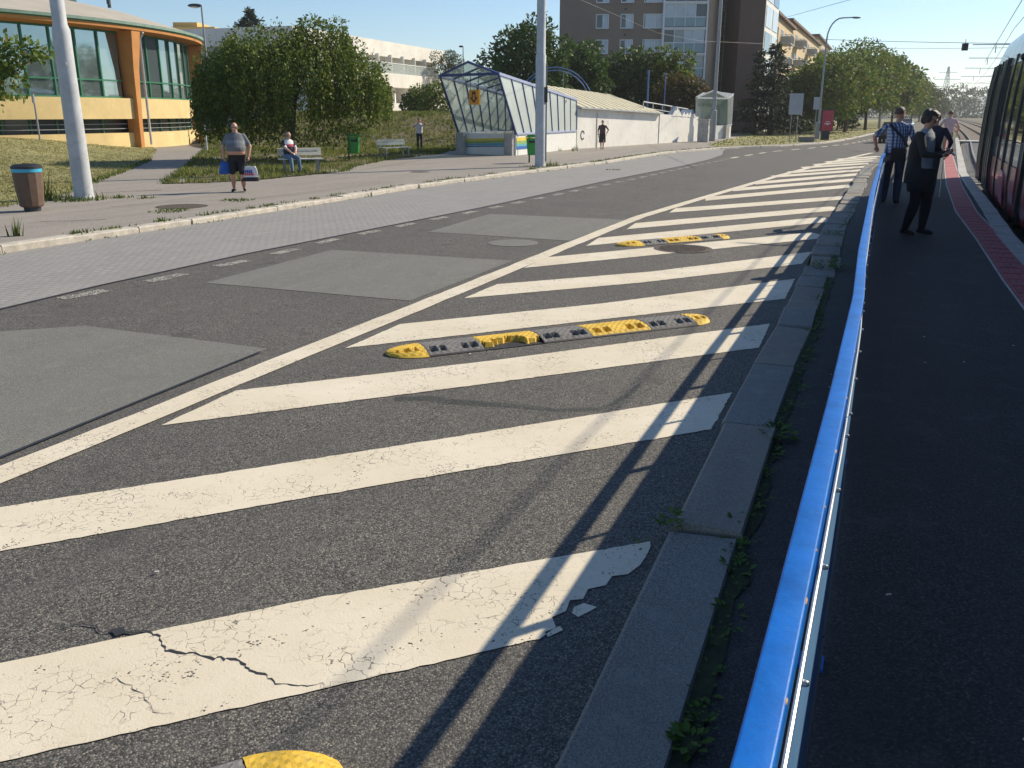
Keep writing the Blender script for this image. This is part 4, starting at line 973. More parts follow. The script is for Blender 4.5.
def head(B, c, yaw=0.0, pitch=0.0, k=1.0, hair=None, parent=None, style='short', face=True, glasses=False):
    """c = centre of the skull; returns children made after the body"""
    ax = Matrix.Rotation(yaw, 3, 'Z') @ Matrix.Rotation(-pitch, 3, 'X'); c = Vector(c); P_ = lambda x, y, z: c + ax @ Vector((x * k, y * k, z * k))
    B.ell(P_(0, -.005, .02), (.076 * k, .096 * k, .098 * k), 'skin', ax); B.ell(P_(0, .02, -.045), (.06 * k, .072 * k, .068 * k), 'skin', ax); B.ell(P_(0, .062, -.088), (.028 * k, .024 * k, .02 * k), 'skin', ax)
    B.cap(P_(0, .088, .012), .009 * k, P_(0, .108, -.025), .0135 * k, 'skin'); B.cap(P_(-.045, .078, .032), .011 * k, P_(.045, .078, .032), .011 * k, 'skin')
    for s_ in (-1, 1): B.ell(P_(.078 * s_, -.005, -.01), (.012 * k, .02 * k, .032 * k), 'skin', ax)
    def after(root):
        if hair is not None:
            b = MB()
            if style == 'ring':                        # bald crown with a fringe of hair
                for a in range(-130, 131, 13):
                    q = R(a) - math.pi / 2; b.ell(P_(.073 * math.cos(q), -.005 + .092 * math.sin(q), .0 + .01 * random.random()), (.017 * k, .017 * k, .035 * k), 7, 5)
            else:
                n, m_ = 20, 12; vs = []; fs = []
                lo = {'short': -.25, 'long': -.8, 'bun': -.35}[style]
                for i in range(m_ + 1):
                    for j in range(n):
                        a = 2 * math.pi * j / n; fr = math.sin(a); zlim = .42 if fr > .35 else (lo if fr < 0 else lo + (.42 - lo) * (fr / .35))
                        z = 1 - (1 - zlim) * i / m_; rr = math.sqrt(max(0, 1 - z * z)) if z > -.2 else math.sqrt(1 - .04) * (1 - .12 * (-z - .2))
                        e = 1 + .05 * random.random(); vs.append(P_(.085 * rr * math.cos(a) * e, -.006 + .106 * rr * math.sin(a) * e, .022 + .108 * z * e))
                fs = [(i * n + j, i * n + (j + 1) % n, (i + 1) * n + (j + 1) % n, (i + 1) * n + j) for i in range(m_) for j in range(n)]; b.add(vs, [f[::-1] for f in fs])
                if style == 'long':
                    b.ell(P_(0, -.05, .025), (.094 * k, .08 * k, .1 * k), 14, 9); b.ell(P_(0, -.065, -.045), (.075 * k, .05 * k, .06 * k), 14, 9)
                    for s_ in (-1, 1): b.ell(P_(.074 * s_, -.012, .0), (.022 * k, .05 * k, .06 * k), 10, 7)
                if style == 'bun': b.ell(P_(0, -.1, .05), (.05 * k, .045 * k, .05 * k), 12, 8)
            o = link_mesh('hair', b.mesh('hair', True), hair, root)
        if face:
            for s_ in (-1, 1):
                b = MB(); b.ell(P_(.031 * s_, .083, .008), (.014 * k, .008 * k, .008 * k), 8, 6); link_mesh('eye', b.mesh('eye', True), M['black'], root)
            b = MB(); b.ell(P_(0, .088, -.058), (.024 * k, .008 * k, .006 * k), 10, 6); link_mesh('mouth', b.mesh('mouth', True), M['sign_red'] if k > 2 else M['lip'], root)
        if glasses:
            b = MB()
            for s_ in (-1, 1): b.ell(P_(.034 * s_, .09, .006), (.028 * k, .009 * k, .02 * k), 12, 8); b.bar(P_(.062 * s_, .09, .012), P_(.08 * s_, .0, .012), .006)
            b.bar(P_(-.01, .097, .01), P_(.01, .097, .01), .006); link_mesh('sunglasses', b.mesh('sunglasses', True), M['black'], root)
    return after
M['lip'] = mat('lip', (0.32, 0.12, 0.1), 0.5)
def leg(B, hip, ankle, kn, r, tags, toe, pole=(0, 1, 0), foot=.19, shoe='shoe', l1=.418, l2=.408):
    k_, an = ik(hip, ankle, l1, l2, pole); r0, r1, r2 = r
    mid = k_.lerp(an, .35); B.cap(hip, r0, hip.lerp(k_, .5), (r0 + r1) / 2 * 1.03, tags[0]); B.cap(hip.lerp(k_, .5), (r0 + r1) / 2 * 1.03, k_, r1, tags[1]); B.cap(k_, r1, mid, r1 * 1.02 if tags[2] == 'skin' else r1, tags[2]); B.cap(mid, r1 * (1.02 if tags[2] == 'skin' else 1), an, r2, tags[2])
    t = Vector(toe).normalized(); z = Vector((0, 0, 1)); a = an
    B.cap(a - t * .035 + z * (-.035), .037, a + t * (foot * .45) + z * (-.045), .037, shoe); B.cap(a + t * (foot * .45) + z * (-.045), .037, a + t * (foot * .72) + z * (-.055), .027, shoe); return k_
def arm(B, sh, wr, pole, tags, r=(.048, .038, .027), sl=.55, l1=.29, l2=.26):
    e, w = ik(sh, wr, l1, l2, pole); m_ = sh.lerp(e, sl); B.cap(sh, r[0], m_, r[0] * .93, tags[0]); B.cap(m_, r[0] * (.93 if tags[0] == tags[1] else .8), e, r[1], tags[1]); B.cap(e, r[1], w, r[2], tags[2]); return e, w
def yaw_of(dx, dy): return math.atan2(-dx, dy)
V = Vector

# --- heavy man on the pavement, facing the camera, bag in his left hand, blue bag at his right
f = gp(240, 191.5, .1); man = empty('person', f, 'heavy man in tight grey shirt and black shorts carrying shopping bags on the pavement', 'person', rz=yaw_of(.12, -1))
B = Body(); hz = .9
leg(B, V((-.11, 0, .86)), V((-.12, -.01, .09)), 0, (.105, .07, .042), ('shorts', 'shorts', 'skin'), (-.25, 1, 0)); leg(B, V((.11, 0, .86)), V((.13, .02, .09)), 0, (.105, .07, .042), ('shorts', 'shorts', 'skin'), (.3, 1, 0))
for s_ in (-1, 1): B.loft([((.11 * s_, .0, .5), .1, .1), ((.11 * s_, 0, .66), .115, .115), ((.1 * s_, 0, .85), .125, .13)], 'shorts')
B.loft([((0, -.01, .8), .2, .14), ((0, .0, .9), .225, .165), ((0, .02, .96), .235, .2)], 'shorts')
B.loft([((0, .03, .94), .235, .205), ((0, .045, .985), .242, .225), ((0, .055, 1.05), .242, .232)], 'skin')
B.loft([((0, .06, 1.035), .25, .24), ((0, .065, 1.12), .258, .248), ((0, .045, 1.2), .25, .22)], 'shirt'); B.loft([((0, .045, 1.2), .25, .22), ((0, .03, 1.27), .242, .195)], 'band'); B.loft([((0, .03, 1.27), .242, .195), ((0, .0, 1.38), .225, .155), ((0, -.015, 1.45), .19, .115), ((0, -.02, 1.495), .1, .08)], 'shirt')
e1, w1 = arm(B, V((-.2, -.02, 1.4)), V((-.305, .06, .9)), (-1, -.4, 0), ('shirt', 'skin', 'skin'), (.07, .05, .034), sl=.75); e2, w2 = arm(B, V((.2, -.02, 1.4)), V((.31, .1, .9)), (1, -.4, 0), ('shirt', 'skin', 'skin'), (.07, .05, .034), sl=.75)
for sh in (-1, 1): B.cap((.18 * sh, -.02, 1.4), .07, (.255 * sh, 0, 1.22), .066, 'shirt')
B.hand(w1, (0, .1, -1), (1, 0, 0), 'skin', 1.1, 1.05, -1); B.hand(w2, (0, .1, -1), (-1, 0, 0), 'skin', 1.1, 1.05, 1)
B.cap((0, -.01, 1.46), .07, (0, .0, 1.54), .066, 'skin'); af = head(B, (0, .015, 1.615), 0, .05, 1.06, M['hair_grey'], style='ring')
B.finish('body', dict(skin=M['skin'], shirt=M['c_grey'], band=M['c_band'], shorts=M['c_black'], shoe=M['c_shoe']), man); af(man)
mw = man.matrix_basis if False else Matrix.Translation(f) @ Matrix.Rotation(man.rotation_euler.z, 4, 'Z')
def tote(name, label, cat, hp, rz, w, h, d, m_lo, m_hi, prints=True, hl=.16):
    """shopping bag hanging from hand point hp"""
    root = empty(name, (hp.x, hp.y, hp.z - h - hl), label, cat, rz=rz); b = MB(); n = 5; rings = []
    def shell(z0, z1, k): 
        vs = []; fs = []
        for i in range(k + 1):
            t = i / k; z = z0 + (z1 - z0) * t; u = z / h; ww = w * (1 - .32 * u ** 2) / 2; dd = d * (1 - .75 * u) / 2 + .008
            for (x, y) in ((-1, -.7), (-.6, -1), (.6, -1), (1, -.7), (1, .7), (.6, 1), (-.6, 1), (-1, .7)): vs.append((x * ww + .006 * random.gauss(0, 1), y * dd + .006 * random.gauss(0, 1), z))
        for i in range(k):
            for j in range(8): fs.append((i * 8 + j, i * 8 + (j + 1) % 8, (i + 1) * 8 + (j + 1) % 8, (i + 1) * 8 + j))
        fs.append(tuple(range(7, -1, -1))); fs.append(tuple(range(k * 8, k * 8 + 8))); return MB().add(vs, fs)
    shell(0, h * .28, 2).build('bag_bottom', m_lo, root, local=True, smooth=True); shell(h * .28, h, 5).build('bag_side', m_hi, root, local=True, smooth=True)
    for s_ in (-1, 1):
        b = MB(); b.tube([(-w * .2, s_ * d * .1, h), (-w * .12, s_ * .02, h + hl * .7), (0, 0, h + hl), (w * .12, s_ * .02, h + hl * .7), (w * .2, s_ * d * .1, h)], .009, 6); b.build('handle', m_lo, root, local=True)
    if prints:
        b = MB()
        for i, x in enumerate((-.09, -.04, .01, .06)): b.box((x, -d * .39 + .03 * .3, h * .66), (.032, .03, .075), mi=0)
        b.build('blue_print', M['print_blue'], root, local=True); b = MB()
        for i, x in enumerate((-.1, -.05, .0, .05, .09)): b.box((x, -d * .42, h * .47), (.034, .03, .05))
        b.build('red_print', M['print_red'], root, local=True)
    return root
tote('shopping_bag', 'white and black shopping bag with blue and red print in the heavy man\'s hand', 'bag', mw @ (w1 + V((0, .02, -.09))), .15, .44, .38, .22, M['c_dark'], M['c_white'])
tote('blue_bag', 'blue bag hanging at the heavy man\'s right side', 'bag', mw @ (w2 + V((.0, -.02, -.08))), .6, .3, .3, .14, M['c_blue'], M['c_blue'], False, .06)

# --- benches
def bench(name, label, loc, rz, L=1.75):
    root = empty(name, loc, label, 'bench', 'white slatted benches by the bank', rz=rz)
    for i in range(4): b = MB(); b.box((0, .02 - i * .115, .45), (L, .1, .035)); b.build('seat_slat', M['wood_white'], root, local=True)
    ax = Matrix.Rotation(R(-14), 3, 'X')
    for i in range(2): b = MB(); b.box((0, -.4 - .03 * i, .62 + .13 * i), (L, .03, .115), ax=ax); b.build('back_slat', M['wood_white'], root, local=True)
    for x in (-L / 2 + .18, L / 2 - .18):
        b = MB(); b.bar((x, .05, 0), (x, .03, .43), .06); b.bar((x, -.36, 0), (x, -.36, .43), .06); b.bar((x, .06, .42), (x, -.4, .42), .05); b.bar((x, -.38, .4), (x, -.47, .84), .045); b.build('leg_frame', M['grey_metal'], root, local=True)
    return root
bq = gp(302, 172.5, .1); bn = bench('park_bench', 'white bench with a seated man under the weeping tree', (bq.x - .02, bq.y + .1, .1), yaw_of(.35, -1), 1.5)
bq2 = gp(397, 157.5, .1); bench('park_bench', 'empty white bench on the pavement right of the green bin', (bq2.x, bq2.y, .1), yaw_of(.75, -.66))
# --- man sitting on the bench
bm = Matrix.Translation(bn.location) @ Matrix.Rotation(bn.rotation_euler.z, 4, 'Z'); sp = bm @ V((.38, -.17, 0))
sit = empty('person', (sp.x, sp.y, .1), 'seated man in jeans and white, red and navy top on the bench', 'person', rz=bn.rotation_euler.z + .35)
B = Body()
for s_, dx in ((-1, -.03), (1, .05)):
    hip = V((.1 * s_, .0, .56)); leg(B, hip, V((.13 * s_ + dx, .5 + .05 * s_, .09)), 0, (.095, .07, .05), ('jean', 'jean', 'jean'), (.2 * s_, 1, 0), pole=(0, .6, 1))
B.loft([((0, -.03, .46), .17, .14), ((0, -.02, .6), .18, .15), ((0, -.01, .66), .18, .14)], 'jean')
B.loft([((0, -.01, .62), .19, .155), ((0, .01, .74), .195, .165), ((0, .01, .86), .19, .15)], 'navy'); B.loft([((0, .01, .86), .19, .15), ((0, .0, .93), .2, .14)], 'red'); B.loft([((0, .0, .93), .2, .14), ((0, -.02, 1.02), .195, .12), ((0, -.02, 1.08), .15, .09), ((0, -.02, 1.12), .07, .065)], 'white')
e, w1 = arm(B, V((-.195, -.02, 1.03)), V((-.07, .36, .68)), (-1, -.5, -.4), ('navy', 'white', 'skin'), (.06, .045, .03)); B.hand(w1, (.5, .8, -.25), (0, 0, -1), 'skin', .6, 1, 1)
e, w2 = arm(B, V((.195, -.02, 1.03)), V((.1, .38, .68)), (1, -.5, -.4), ('navy', 'white', 'skin'), (.06, .045, .03)); B.hand(w2, (-.5, .8, -.25), (0, 0, -1), 'skin', .6, 1, -1)
B.cap((0, -.01, 1.09), .06, (0, .01, 1.17), .056, 'skin'); af = head(B, (0, .03, 1.24), .1, .25, 1.0, M['hair_grey'], style='ring')
B.finish('body', dict(skin=M['skin_pale'], jean=M['c_jean'], navy=M['c_navy'], red=M['c_red'], white=M['c_white'], shoe=M['c_shoe']), sit); af(sit)

# --- generic standing / walking figure
def figure(name, label, loc, rz, h, legs, arms, torso, headp, mats, trous=('low', 'low', 'low'), legr=(.09, .065, .05), sleeves=('top', 'skin', 'skin'), armr=(.055, .042, .029), extra=None, voxel=.011, hair=None, style='short', face=True, glasses=False, lean=0.0, shoe='shoe', sl=.6, chest=1.0, curl=.5, hips='low'):
    root = empty(name, loc, label, 'person', rz=rz); B = Body(); k = h / 1.75
    B.k = k
    for s_, an, toe in legs: leg(B, V((.095 * s_, 0, .9)), V(an), 0, legr, trous, toe, shoe=shoe)
    Y = lambda z: lean * (z - .9)
    B.loft([((0, Y(.83), .82), .15, .115), ((0, Y(.9), .9), .175, .13), ((0, Y(1.0), 1.0), .168, .12)], hips)
    c = chest
    B.loft([((0, Y(.94), .94), .172 * c, .13 * c), ((0, Y(1.08), 1.08), .165 * c, .125 * c), ((0, Y(1.25), 1.25), .185, .125 * c), ((0, Y(1.38), 1.38), .195, .11), ((0, Y(1.44), 1.44), .16, .085), ((0, Y(1.485), 1.485), .075, .065)], 'top')
    for s_, wr, pole, hd, hn in arms:
        e, w = arm(B, V((.195 * s_, Y(1.39), 1.395)), V(wr), pole, sleeves, armr, sl); B.hand(w, hd, hn, 'skin', curl, 1.0, -s_ if hn[2] <= 0 else s_)
    B.cap((0, Y(1.45), 1.45), .058, (0, Y(1.55) + .01, 1.54), .053, 'skin')
    if extra: extra(B)
    af = head(B, (0, Y(1.6) + headp[2], 1.625), headp[0], headp[1], 1.0, hair, style=style, face=face, glasses=glasses)
    if k != 1: B.b.v = [(x * 1, y * 1, z) for x, y, z in B.b.v]
    B.finish('body', mats, root, voxel); af(root); root.scale = (k, k, k); return root
# --- walker in a white shirt, right hand raised to the ear
q = gp(420, 151.5, .1)
figure('person', 'person in white t-shirt and dark trousers with raised arm by the bank', (q.x, q.y, .1), yaw_of(.1, -1), 1.74, [(-1, (-.1, .12, .09), (-.1, 1, 0)), (1, (.09, -.16, .11), (.1, 1, 0))],
       [(-1, (-.13, .16, 1.56), (-1, .2, -.6), (.3, -.2, 1), (.8, -.2, .3)), (1, (.12, .24, 1.42), (1, .2, -.8), (-.5, .2, .8), (-.6, -.4, 0))], None, (0, 0, .015), dict(skin=M['skin'], top=M['c_white'], low=M['c_charcoal'], shoe=M['c_white']), hair=M['hair_brown'])
# --- old woman by the white wall
q = gp(602, 149.5, .1)
def dress(B): B.loft([((0, 0, .42), .22, .17), ((0, 0, .6), .215, .165), ((0, 0, .85), .2, .15), ((0, 0, 1.02), .19, .145)], 'skirt')
ow = figure('person', 'woman in dark coat and long skirt walking along the white wall', (q.x, q.y, .1), yaw_of(-.25, -1), 1.62, [(-1, (-.08, .14, .09), (0, 1, 0)), (1, (.08, -.12, .1), (0, 1, 0))],
       [(-1, (-.28, .16, .96), (-1, -.4, 0), (0, .4, -1), (1, 0, 0)), (1, (.25, .05, .86), (1, -.4, 0), (0, .2, -1), (-1, 0, 0))], None, (0, .1, .02), dict(skin=M['skin'], top=M['c_plum'], skirt=M['c_dark'], low=M['skin'], shoe=M['c_shoe']), extra=dress, hair=M['hair_grey'], sleeves=('top', 'top', 'skin'), legr=(.08, .055, .036), chest=1.12)
def stick(name, label, hx, hy, hz, gx, gy, gz, m):
    root = empty(name, (gx, gy, gz), label, 'walking stick'); b = MB(); b.tube([(gx, gy, gz), (hx, hy, hz)], [.009, .011], 8); b.build('shaft', m, root); b = MB(); d = V((.06, .03, 0)); b.tube([V((hx, hy, hz)) - d, V((hx, hy, hz + .015)), V((hx, hy, hz)) + d], .014, 8); b.build('grip', M['black'], root); return root
stick('walking_stick', 'thin stick held by the woman walking along the white wall', q.x - .26, q.y - .22, .92, q.x - .36, q.y - .3, .1, M['dark_metal'])
# --- man in checked shirt at the railing, seen from behind
q = gp(889, 204, ZP); rzs = yaw_of(.42, .9)
cm = figure('person', 'man in blue checked shirt seen from behind at the railing end', (q.x, q.y, ZP), rzs, 1.8, [(-1, (-.12, .03, .09), (-.2, 1, 0)), (1, (.11, -.03, .09), (.3, 1, 0))],
       [(-1, (-.36, .3, 1.04), (-1, -.3, 0), (.1, .9, -.5), (.5, 0, -1)), (1, (.29, .08, .88), (1, -.4, 0), (0, .15, -1), (-1, 0, 0))], None, (-.7, 0, .01), dict(skin=M['skin'], top=M['plaid'], low=M['c_trouser'], shoe=M['c_shoe']), hair=M['hair_brown'], style='short', chest=1.15, sl=.8, armr=(.062, .042, .03), legr=(.1, .075, .06), voxel=.009)
cmm = Matrix.Translation(cm.location) @ Matrix.Rotation(rzs, 4, 'Z')
sb = empty('shoulder_bag', cmm @ V((.06, -.27, .78)), 'black shoulder bag hanging behind the man in the checked shirt', 'bag', rz=rzs)
b = MB(); b.box((0, 0, .16), (.25, .1, .24)); b.box((0, -.055, .21), (.24, .02, .13)); b.build('bag_body', M['c_black'], sb, local=True)
b = MB(); l_ = [V((-.17, .05, .3)), V((-.235, .12, .5)), V((-.2, .13, .62)), V((-.1, .2, .7)), V((-.02, .33, .72))]
for a_, c_ in zip([V((.15, .03, .3)), V((.03, .08, .48)), V((-.12, .11, .62)), V((-.2, .2, .715))], [V((.03, .08, .48)), V((-.12, .11, .62)), V((-.2, .2, .715)), V((-.16, .36, .68))]): b.bar(a_, c_, .045, .012, up=(0, -1, .2))
b.build('strap', M['c_black'], sb, local=True)
# --- woman with the telephone, near side
q = gp(913, 234.5, ZP); rzw = yaw_of(.72, -.7)
def outfit(B):
    B.loft([((0, .0, .62), .2, .16), ((0, 0, .8), .225, .18), ((0, .0, .95), .2, .16)], 'skirt')
    B.loft([((0, -.06, .74), .225, .155), ((0, -.055, .88), .23, .16), ((0, -.055, 1.05), .212, .145), ((0, -.06, 1.25), .218, .135), ((0, -.045, 1.38), .2, .11), ((0, -.04, 1.455), .13, .08)], 'card')
pw = figure('person', 'woman in black cardigan and leggings looking at her phone on the platform', (q.x, q.y, ZP), rzw, 1.73, [(-1, (-.1, .07, .085), (-.15, 1, 0)), (1, (.11, -.09, .085), (.2, 1, 0))],
       [(-1, (-.1, .27, 1.14), (-1, -.2, -.7), (.6, .75, .2), (.3, 0, 1)), (1, (.1, .27, 1.13), (1, -.2, -.7), (-.6, .75, .2), (-.3, 0, 1))], None, (.1, .42, .03), dict(skin=M['skin'], top=M['c_top'], card=M['c_black'], skirt=M['c_black'], low=M['c_black'], shoe=M['c_shoe']), extra=outfit,
       sleeves=('card', 'card', 'card'), hair=M['hair_dark'], style='long', glasses=True, face=True, voxel=.008, curl=.7, hips='skirt', legr=(.105, .075, .047), chest=1.02, armr=(.06, .047, .034))
pwm = Matrix.Translation(pw.location) @ Matrix.Rotation(rzw, 4, 'Z'); k = 1.73 / 1.75
ph = pwm @ (V((0, .36, 1.185)) * k); ax = Matrix.Rotation(rzw, 3, 'Z') @ Matrix.Rotation(R(-40), 3, 'X'); root = empty('telephone', ph, 'dark mobile phone in the hands of the woman in the cardigan', 'phone')
b = MB(); b.box(ph, (.075, .15, .009), ax=ax); b.build('case', M['black'], root); b = MB(); b.box(ph + ax @ V((0, 0, .0055)), (.068, .14, .002), ax=ax); b.build('screen', M['tram_glass'], root)
# --- person in navy behind her, with a stick, and the man in pink walking away
q = gp(926, 197, ZP); rz_ = yaw_of(-.1, -1)
figure('person', 'person in navy jacket mostly hidden behind the woman with the phone', (q.x, q.y, ZP), yaw_of(.5, .86), 1.7, [(-1, (-.1, .06, .09), (-.1, 1, 0)), (1, (.1, -.04, .09), (.1, 1, 0))],
       [(-1, (-.27, .1, .9), (-1, -.4, 0), (0, .2, -1), (1, 0, 0)), (1, (.27, .16, .93), (1, -.4, 0), (0, .3, -1), (-1, 0, 0))], None, (0, .1, .01), dict(skin=M['skin'], top=M['c_navy'], low=M['c_charcoal'], shoe=M['c_shoe']), sleeves=('top', 'top', 'top'), hair=M['hair_grey'])
g_ = gp(939, 190, ZP); stick('walking_stick', 'pale stick beside the hidden person in navy on the platform', q.x + .3, q.y + .1, ZP + .92, q.x + .3, q.y + .05, ZP, M['alu'])
q = gp(945, 157.5, ZP)
figure('person', 'man in pale pink shirt walking away along the red strip', (q.x, q.y, ZP), yaw_of(.42, .9), 1.8, [(-1, (-.09, .2, .09), (0, 1, 0)), (1, (.09, -.2, .12), (0, 1, 0))],
       [(-1, (-.3, -.1, .9), (-1, -.4, 0), (0, .1, -1), (1, 0, 0)), (1, (.3, .18, .92), (1, -.4, 0), (0, .4, -1), (-1, 0, 0))], None, (0, 0, .01), dict(skin=M['skin'], top=M['c_pink'], low=M['c_tan'], shoe=M['c_shoe']), hair=M['hair_brown'], chest=1.08)

# ================================================================== STREET FURNITURE
# large masts
def mast(label, base, segs, m, flange=True, box=None, name='street_mast'):
    root = empty(name, base, label, 'mast'); b = MB(); pr = []
    for r, z in segs: pr.append((r, z))
    b.lathe((0, 0, 0), pr, 20); b.build('shaft', m, root, smooth=True, local=True)
    if flange:
        b = MB(); b.lathe((0, 0, 0), [(segs[0][0] * 1.05, 0), (segs[0][0] * 1.05, .06), (segs[0][0] * .99, .09)], 18); b.build('foot_collar', m, root, local=True)
    return root
m1 = gp(84.5, 199, .1)
ml = mast('stout pale grey mast beside the brown bin', m1, [(.22, 0), (.205, 2.0), (.195, 3.72), (.185, 3.8), (.155, 3.9), (.155, 6.0), (.13, 10.5)], M['mast'])
b = MB()
for z in (.45, 2.2, 3.7): b.lathe((0, 0, z), [(.216 - z * .006, 0), (.216 - z * .006, .015)], 20)
b.build('seam_ring', M['grey_metal'], ml, local=True)
MB().box((.06, -.2, 3.05), (.1, .02, .06)).build('number_plate', M['sign_back'], ml, local=True)
m2 = gp(540, 166.5, .1)
mm_ = mast('tall pale grey mast in front of the glazed entrance', m2, [(.2, 0), (.195, 4.05), (.17, 4.1), (.165, 6), (.15, 12)], M['mast'])
MB().box((.2, -.05, 2.65), (.12, .2, .55)).build('control_box', M['dark_metal'], mm_, local=True)
MB().box((.215, 0, 2.0), (.06, .08, 3.6)).build('cable_duct', M['grey_metal'], mm_, local=True)
# brown litter bin with cyan liner
q = gp(33, 211, .1); bb = empty('litter_bin', q, 'brown round litter bin with cyan liner and dark lid', 'bin')
b = MB(); prof_ = [(.2, .09), (.235, .12), (.27, .5), (.285, .8)]
b.lathe((0, 0, 0), prof_, 12); b.build('bin_body', M['bin_brown'], bb, local=True); b = MB(); b.lathe((0, 0, 0), [(.16, 0), (.17, .1)], 14); b.build('foot', M['dark_metal'], bb, local=True)
b = MB(); b.lathe((0, 0, 0), [(.287, .8), (.295, .87)], 20); b.build('liner', M['cyan'], bb, local=True, smooth=True)
b = MB(); b.lathe((0, 0, 0), [(.3, .872), (.3, .91), (.24, .955), (.15, .965), (.15, .93)], 20); b.build('lid', M['black'], bb, local=True, smooth=True)
for i in range(12):
    a = 2 * math.pi * (i + .5) / 12; b = MB(); b.bar((.205 * math.cos(a), .205 * math.sin(a), .1), (.262 * math.cos(a), .262 * math.sin(a), .79), .085, .014, up=(math.cos(a), math.sin(a), 0)); b.build('slat', M['bin_brown'], bb, local=True)
# green bins
def gbin(label, q, rz, post=True):
    r_ = empty('green_bin', q, label, 'bin', 'green litter bins', rz=rz); b = MB()
    n = 8; vs = []; 
    for z, w, d in ((.32, .2, .17), (.36, .21, .18), (.98, .26, .22), (1.0, .265, .225)):
        for x, y in ((-1, -.7), (-.7, -1), (.7, -1), (1, -.7), (1, .7), (.7, 1), (-.7, 1), (-1, .7)): vs.append((x * w, y * d, z))
    fs = [(i * 8 + j, i * 8 + (j + 1) % 8, (i + 1) * 8 + (j + 1) % 8, (i + 1) * 8 + j) for i in range(3) for j in range(8)] + [tuple(range(7, -1, -1)), tuple(range(24, 32))]
    b.add(vs, fs); b.build('bin_body', M['bin_green'], r_, local=True); b = MB(); b.box((0, 0, 1.05), (.55, .47, .05)); b.box((0, .12, 1.1), (.5, .22, .06)); b.build('lid', M['bin_green'], r_, local=True)
    b = MB(); b.box((0, -.2, .86), (.3, .03, .1)); b.build('slot', M['black'], r_, local=True)
    b = MB(); b.bar((-.2, .22, 0), (-.2, .22, 1.02), .06); b.build('post', M['dark_metal'], r_, local=True); return r_
q = gp(354.5, 161, .1); gbin('green bin on a post between the two benches', q, .3); q = gp(533, 163, .1); gbin('green bin tucked beside the tall mast at the entrance', q, -.2)
# bare sign post on the lawn
q = gp(42, 153, .12); q.z = hA(q.x, q.y); sp_ = empty('sign_post', q, 'thin grey post with a small tag on the dry lawn', 'post'); b = MB(); b.tube([(0, 0, -.05), (0, 0, 2.3)], .045, 10); b.build('tube', M['grey_metal'], sp_, local=True); b = MB(); b.box((-.02, -.06, 2.05), (.1, .03, .42)); b.build('tag_plate', M['sign_back'], sp_, local=True)
q = gp(207, 152, .1); sp2 = empty('sign_post', q, 'short pale post behind the heavy man at the path', 'post'); b = MB(); b.tube([(0, 0, -.05), (0, 0, 1.3)], .06, 10); b.build('tube', M['mast'], sp2, local=True); MB().lathe((0, 0, 1.3), [(.065, 0), (.06, .04), (.01, .06)], 10).build('cap', M['mast'], sp2, local=True)
# street lamps
def lamp(label, base, h, arm, dirx, m=M['grey_metal'], r=.09, head_=(.7, .2, .1), base_h=1.4, base_r=.15, curve=True):
    root = empty('street_lamp', base, label, 'street lamp', 'street lamps'); b = MB(); d = V((dirx[0], dirx[1], 0)).normalized()
    pts = [V((0, 0, 0)), V((0, 0, base_h)), V((0, 0, base_h + .05))]; rr = [base_r, base_r, r]
    if curve:
        pts += [V((0, 0, h * .5)), V((0, 0, h - 1.6))]; rr += [r * .85, r * .7]
        for a in range(15, 91, 15): a = R(a); pts.append(V((0, 0, h - 1.6)) + d * (arm * .62 * (1 - math.cos(a))) + V((0, 0, 1.6 * math.sin(a)))); rr.append(r * .6)
        pts.append(pts[-1] + d * arm * .38 + V((0, 0, .05))); rr.append(r * .5)
    else:
        pts += [V((0, 0, h))]; rr += [r * .6]
    b.tube(pts, rr, 12); b.build('pole', m, root, smooth=True, local=True); tip = pts[-1]
    b = MB(); c = tip + d * head_[0] * .45; an = math.atan2(d.y, d.x); ax = Matrix.Rotation(an, 3, 'Z'); b.ell(c, (head_[0] / 2, head_[1] / 2, head_[2] / 2), 12, 7, ax); b.build('lantern', M['dark_metal'], root, smooth=True, local=True)
    b = MB(); b.ell(c - V((0, 0, head_[2] * .3)), (head_[0] * .35, head_[1] * .4, head_[2] * .35), 10, 6, ax); b.build('lens', M['pale_glass'], root, smooth=True, local=True)
    return root
lamp('tapered grey lamp post beside the stone cabinet', gp(712, 141, .1), 17.5, 3, (1, .2), r=.15, base_r=.24, base_h=2.2)
lamp('tall curved lamp post beside the red advertising panel', gp(817, 139, .11), 9.15, 2.0, (1, .25), r=.09, base_r=.2, base_h=1.3, head_=(.9, .3, .14))
lamp('curved lamp post standing farther along the tree row', at(879, 129, 125), 10.9, 1.6, (-1, .1), r=.11, head_=(1.3, .4, .2))
lamp('dark straight lamp with flat head above the weeping tree', (at(213, 128, 62).x, 62, .1), 8.7, 0, (-1, 0), curve=False, r=.09, head_=(.95, .4, .25))
lamp('thin far lamp post above the bush by the white terrace building', at(464, 112, 105), 7.0, 0, (-1, 0), curve=False, r=.07, head_=(.5, .3, .2))
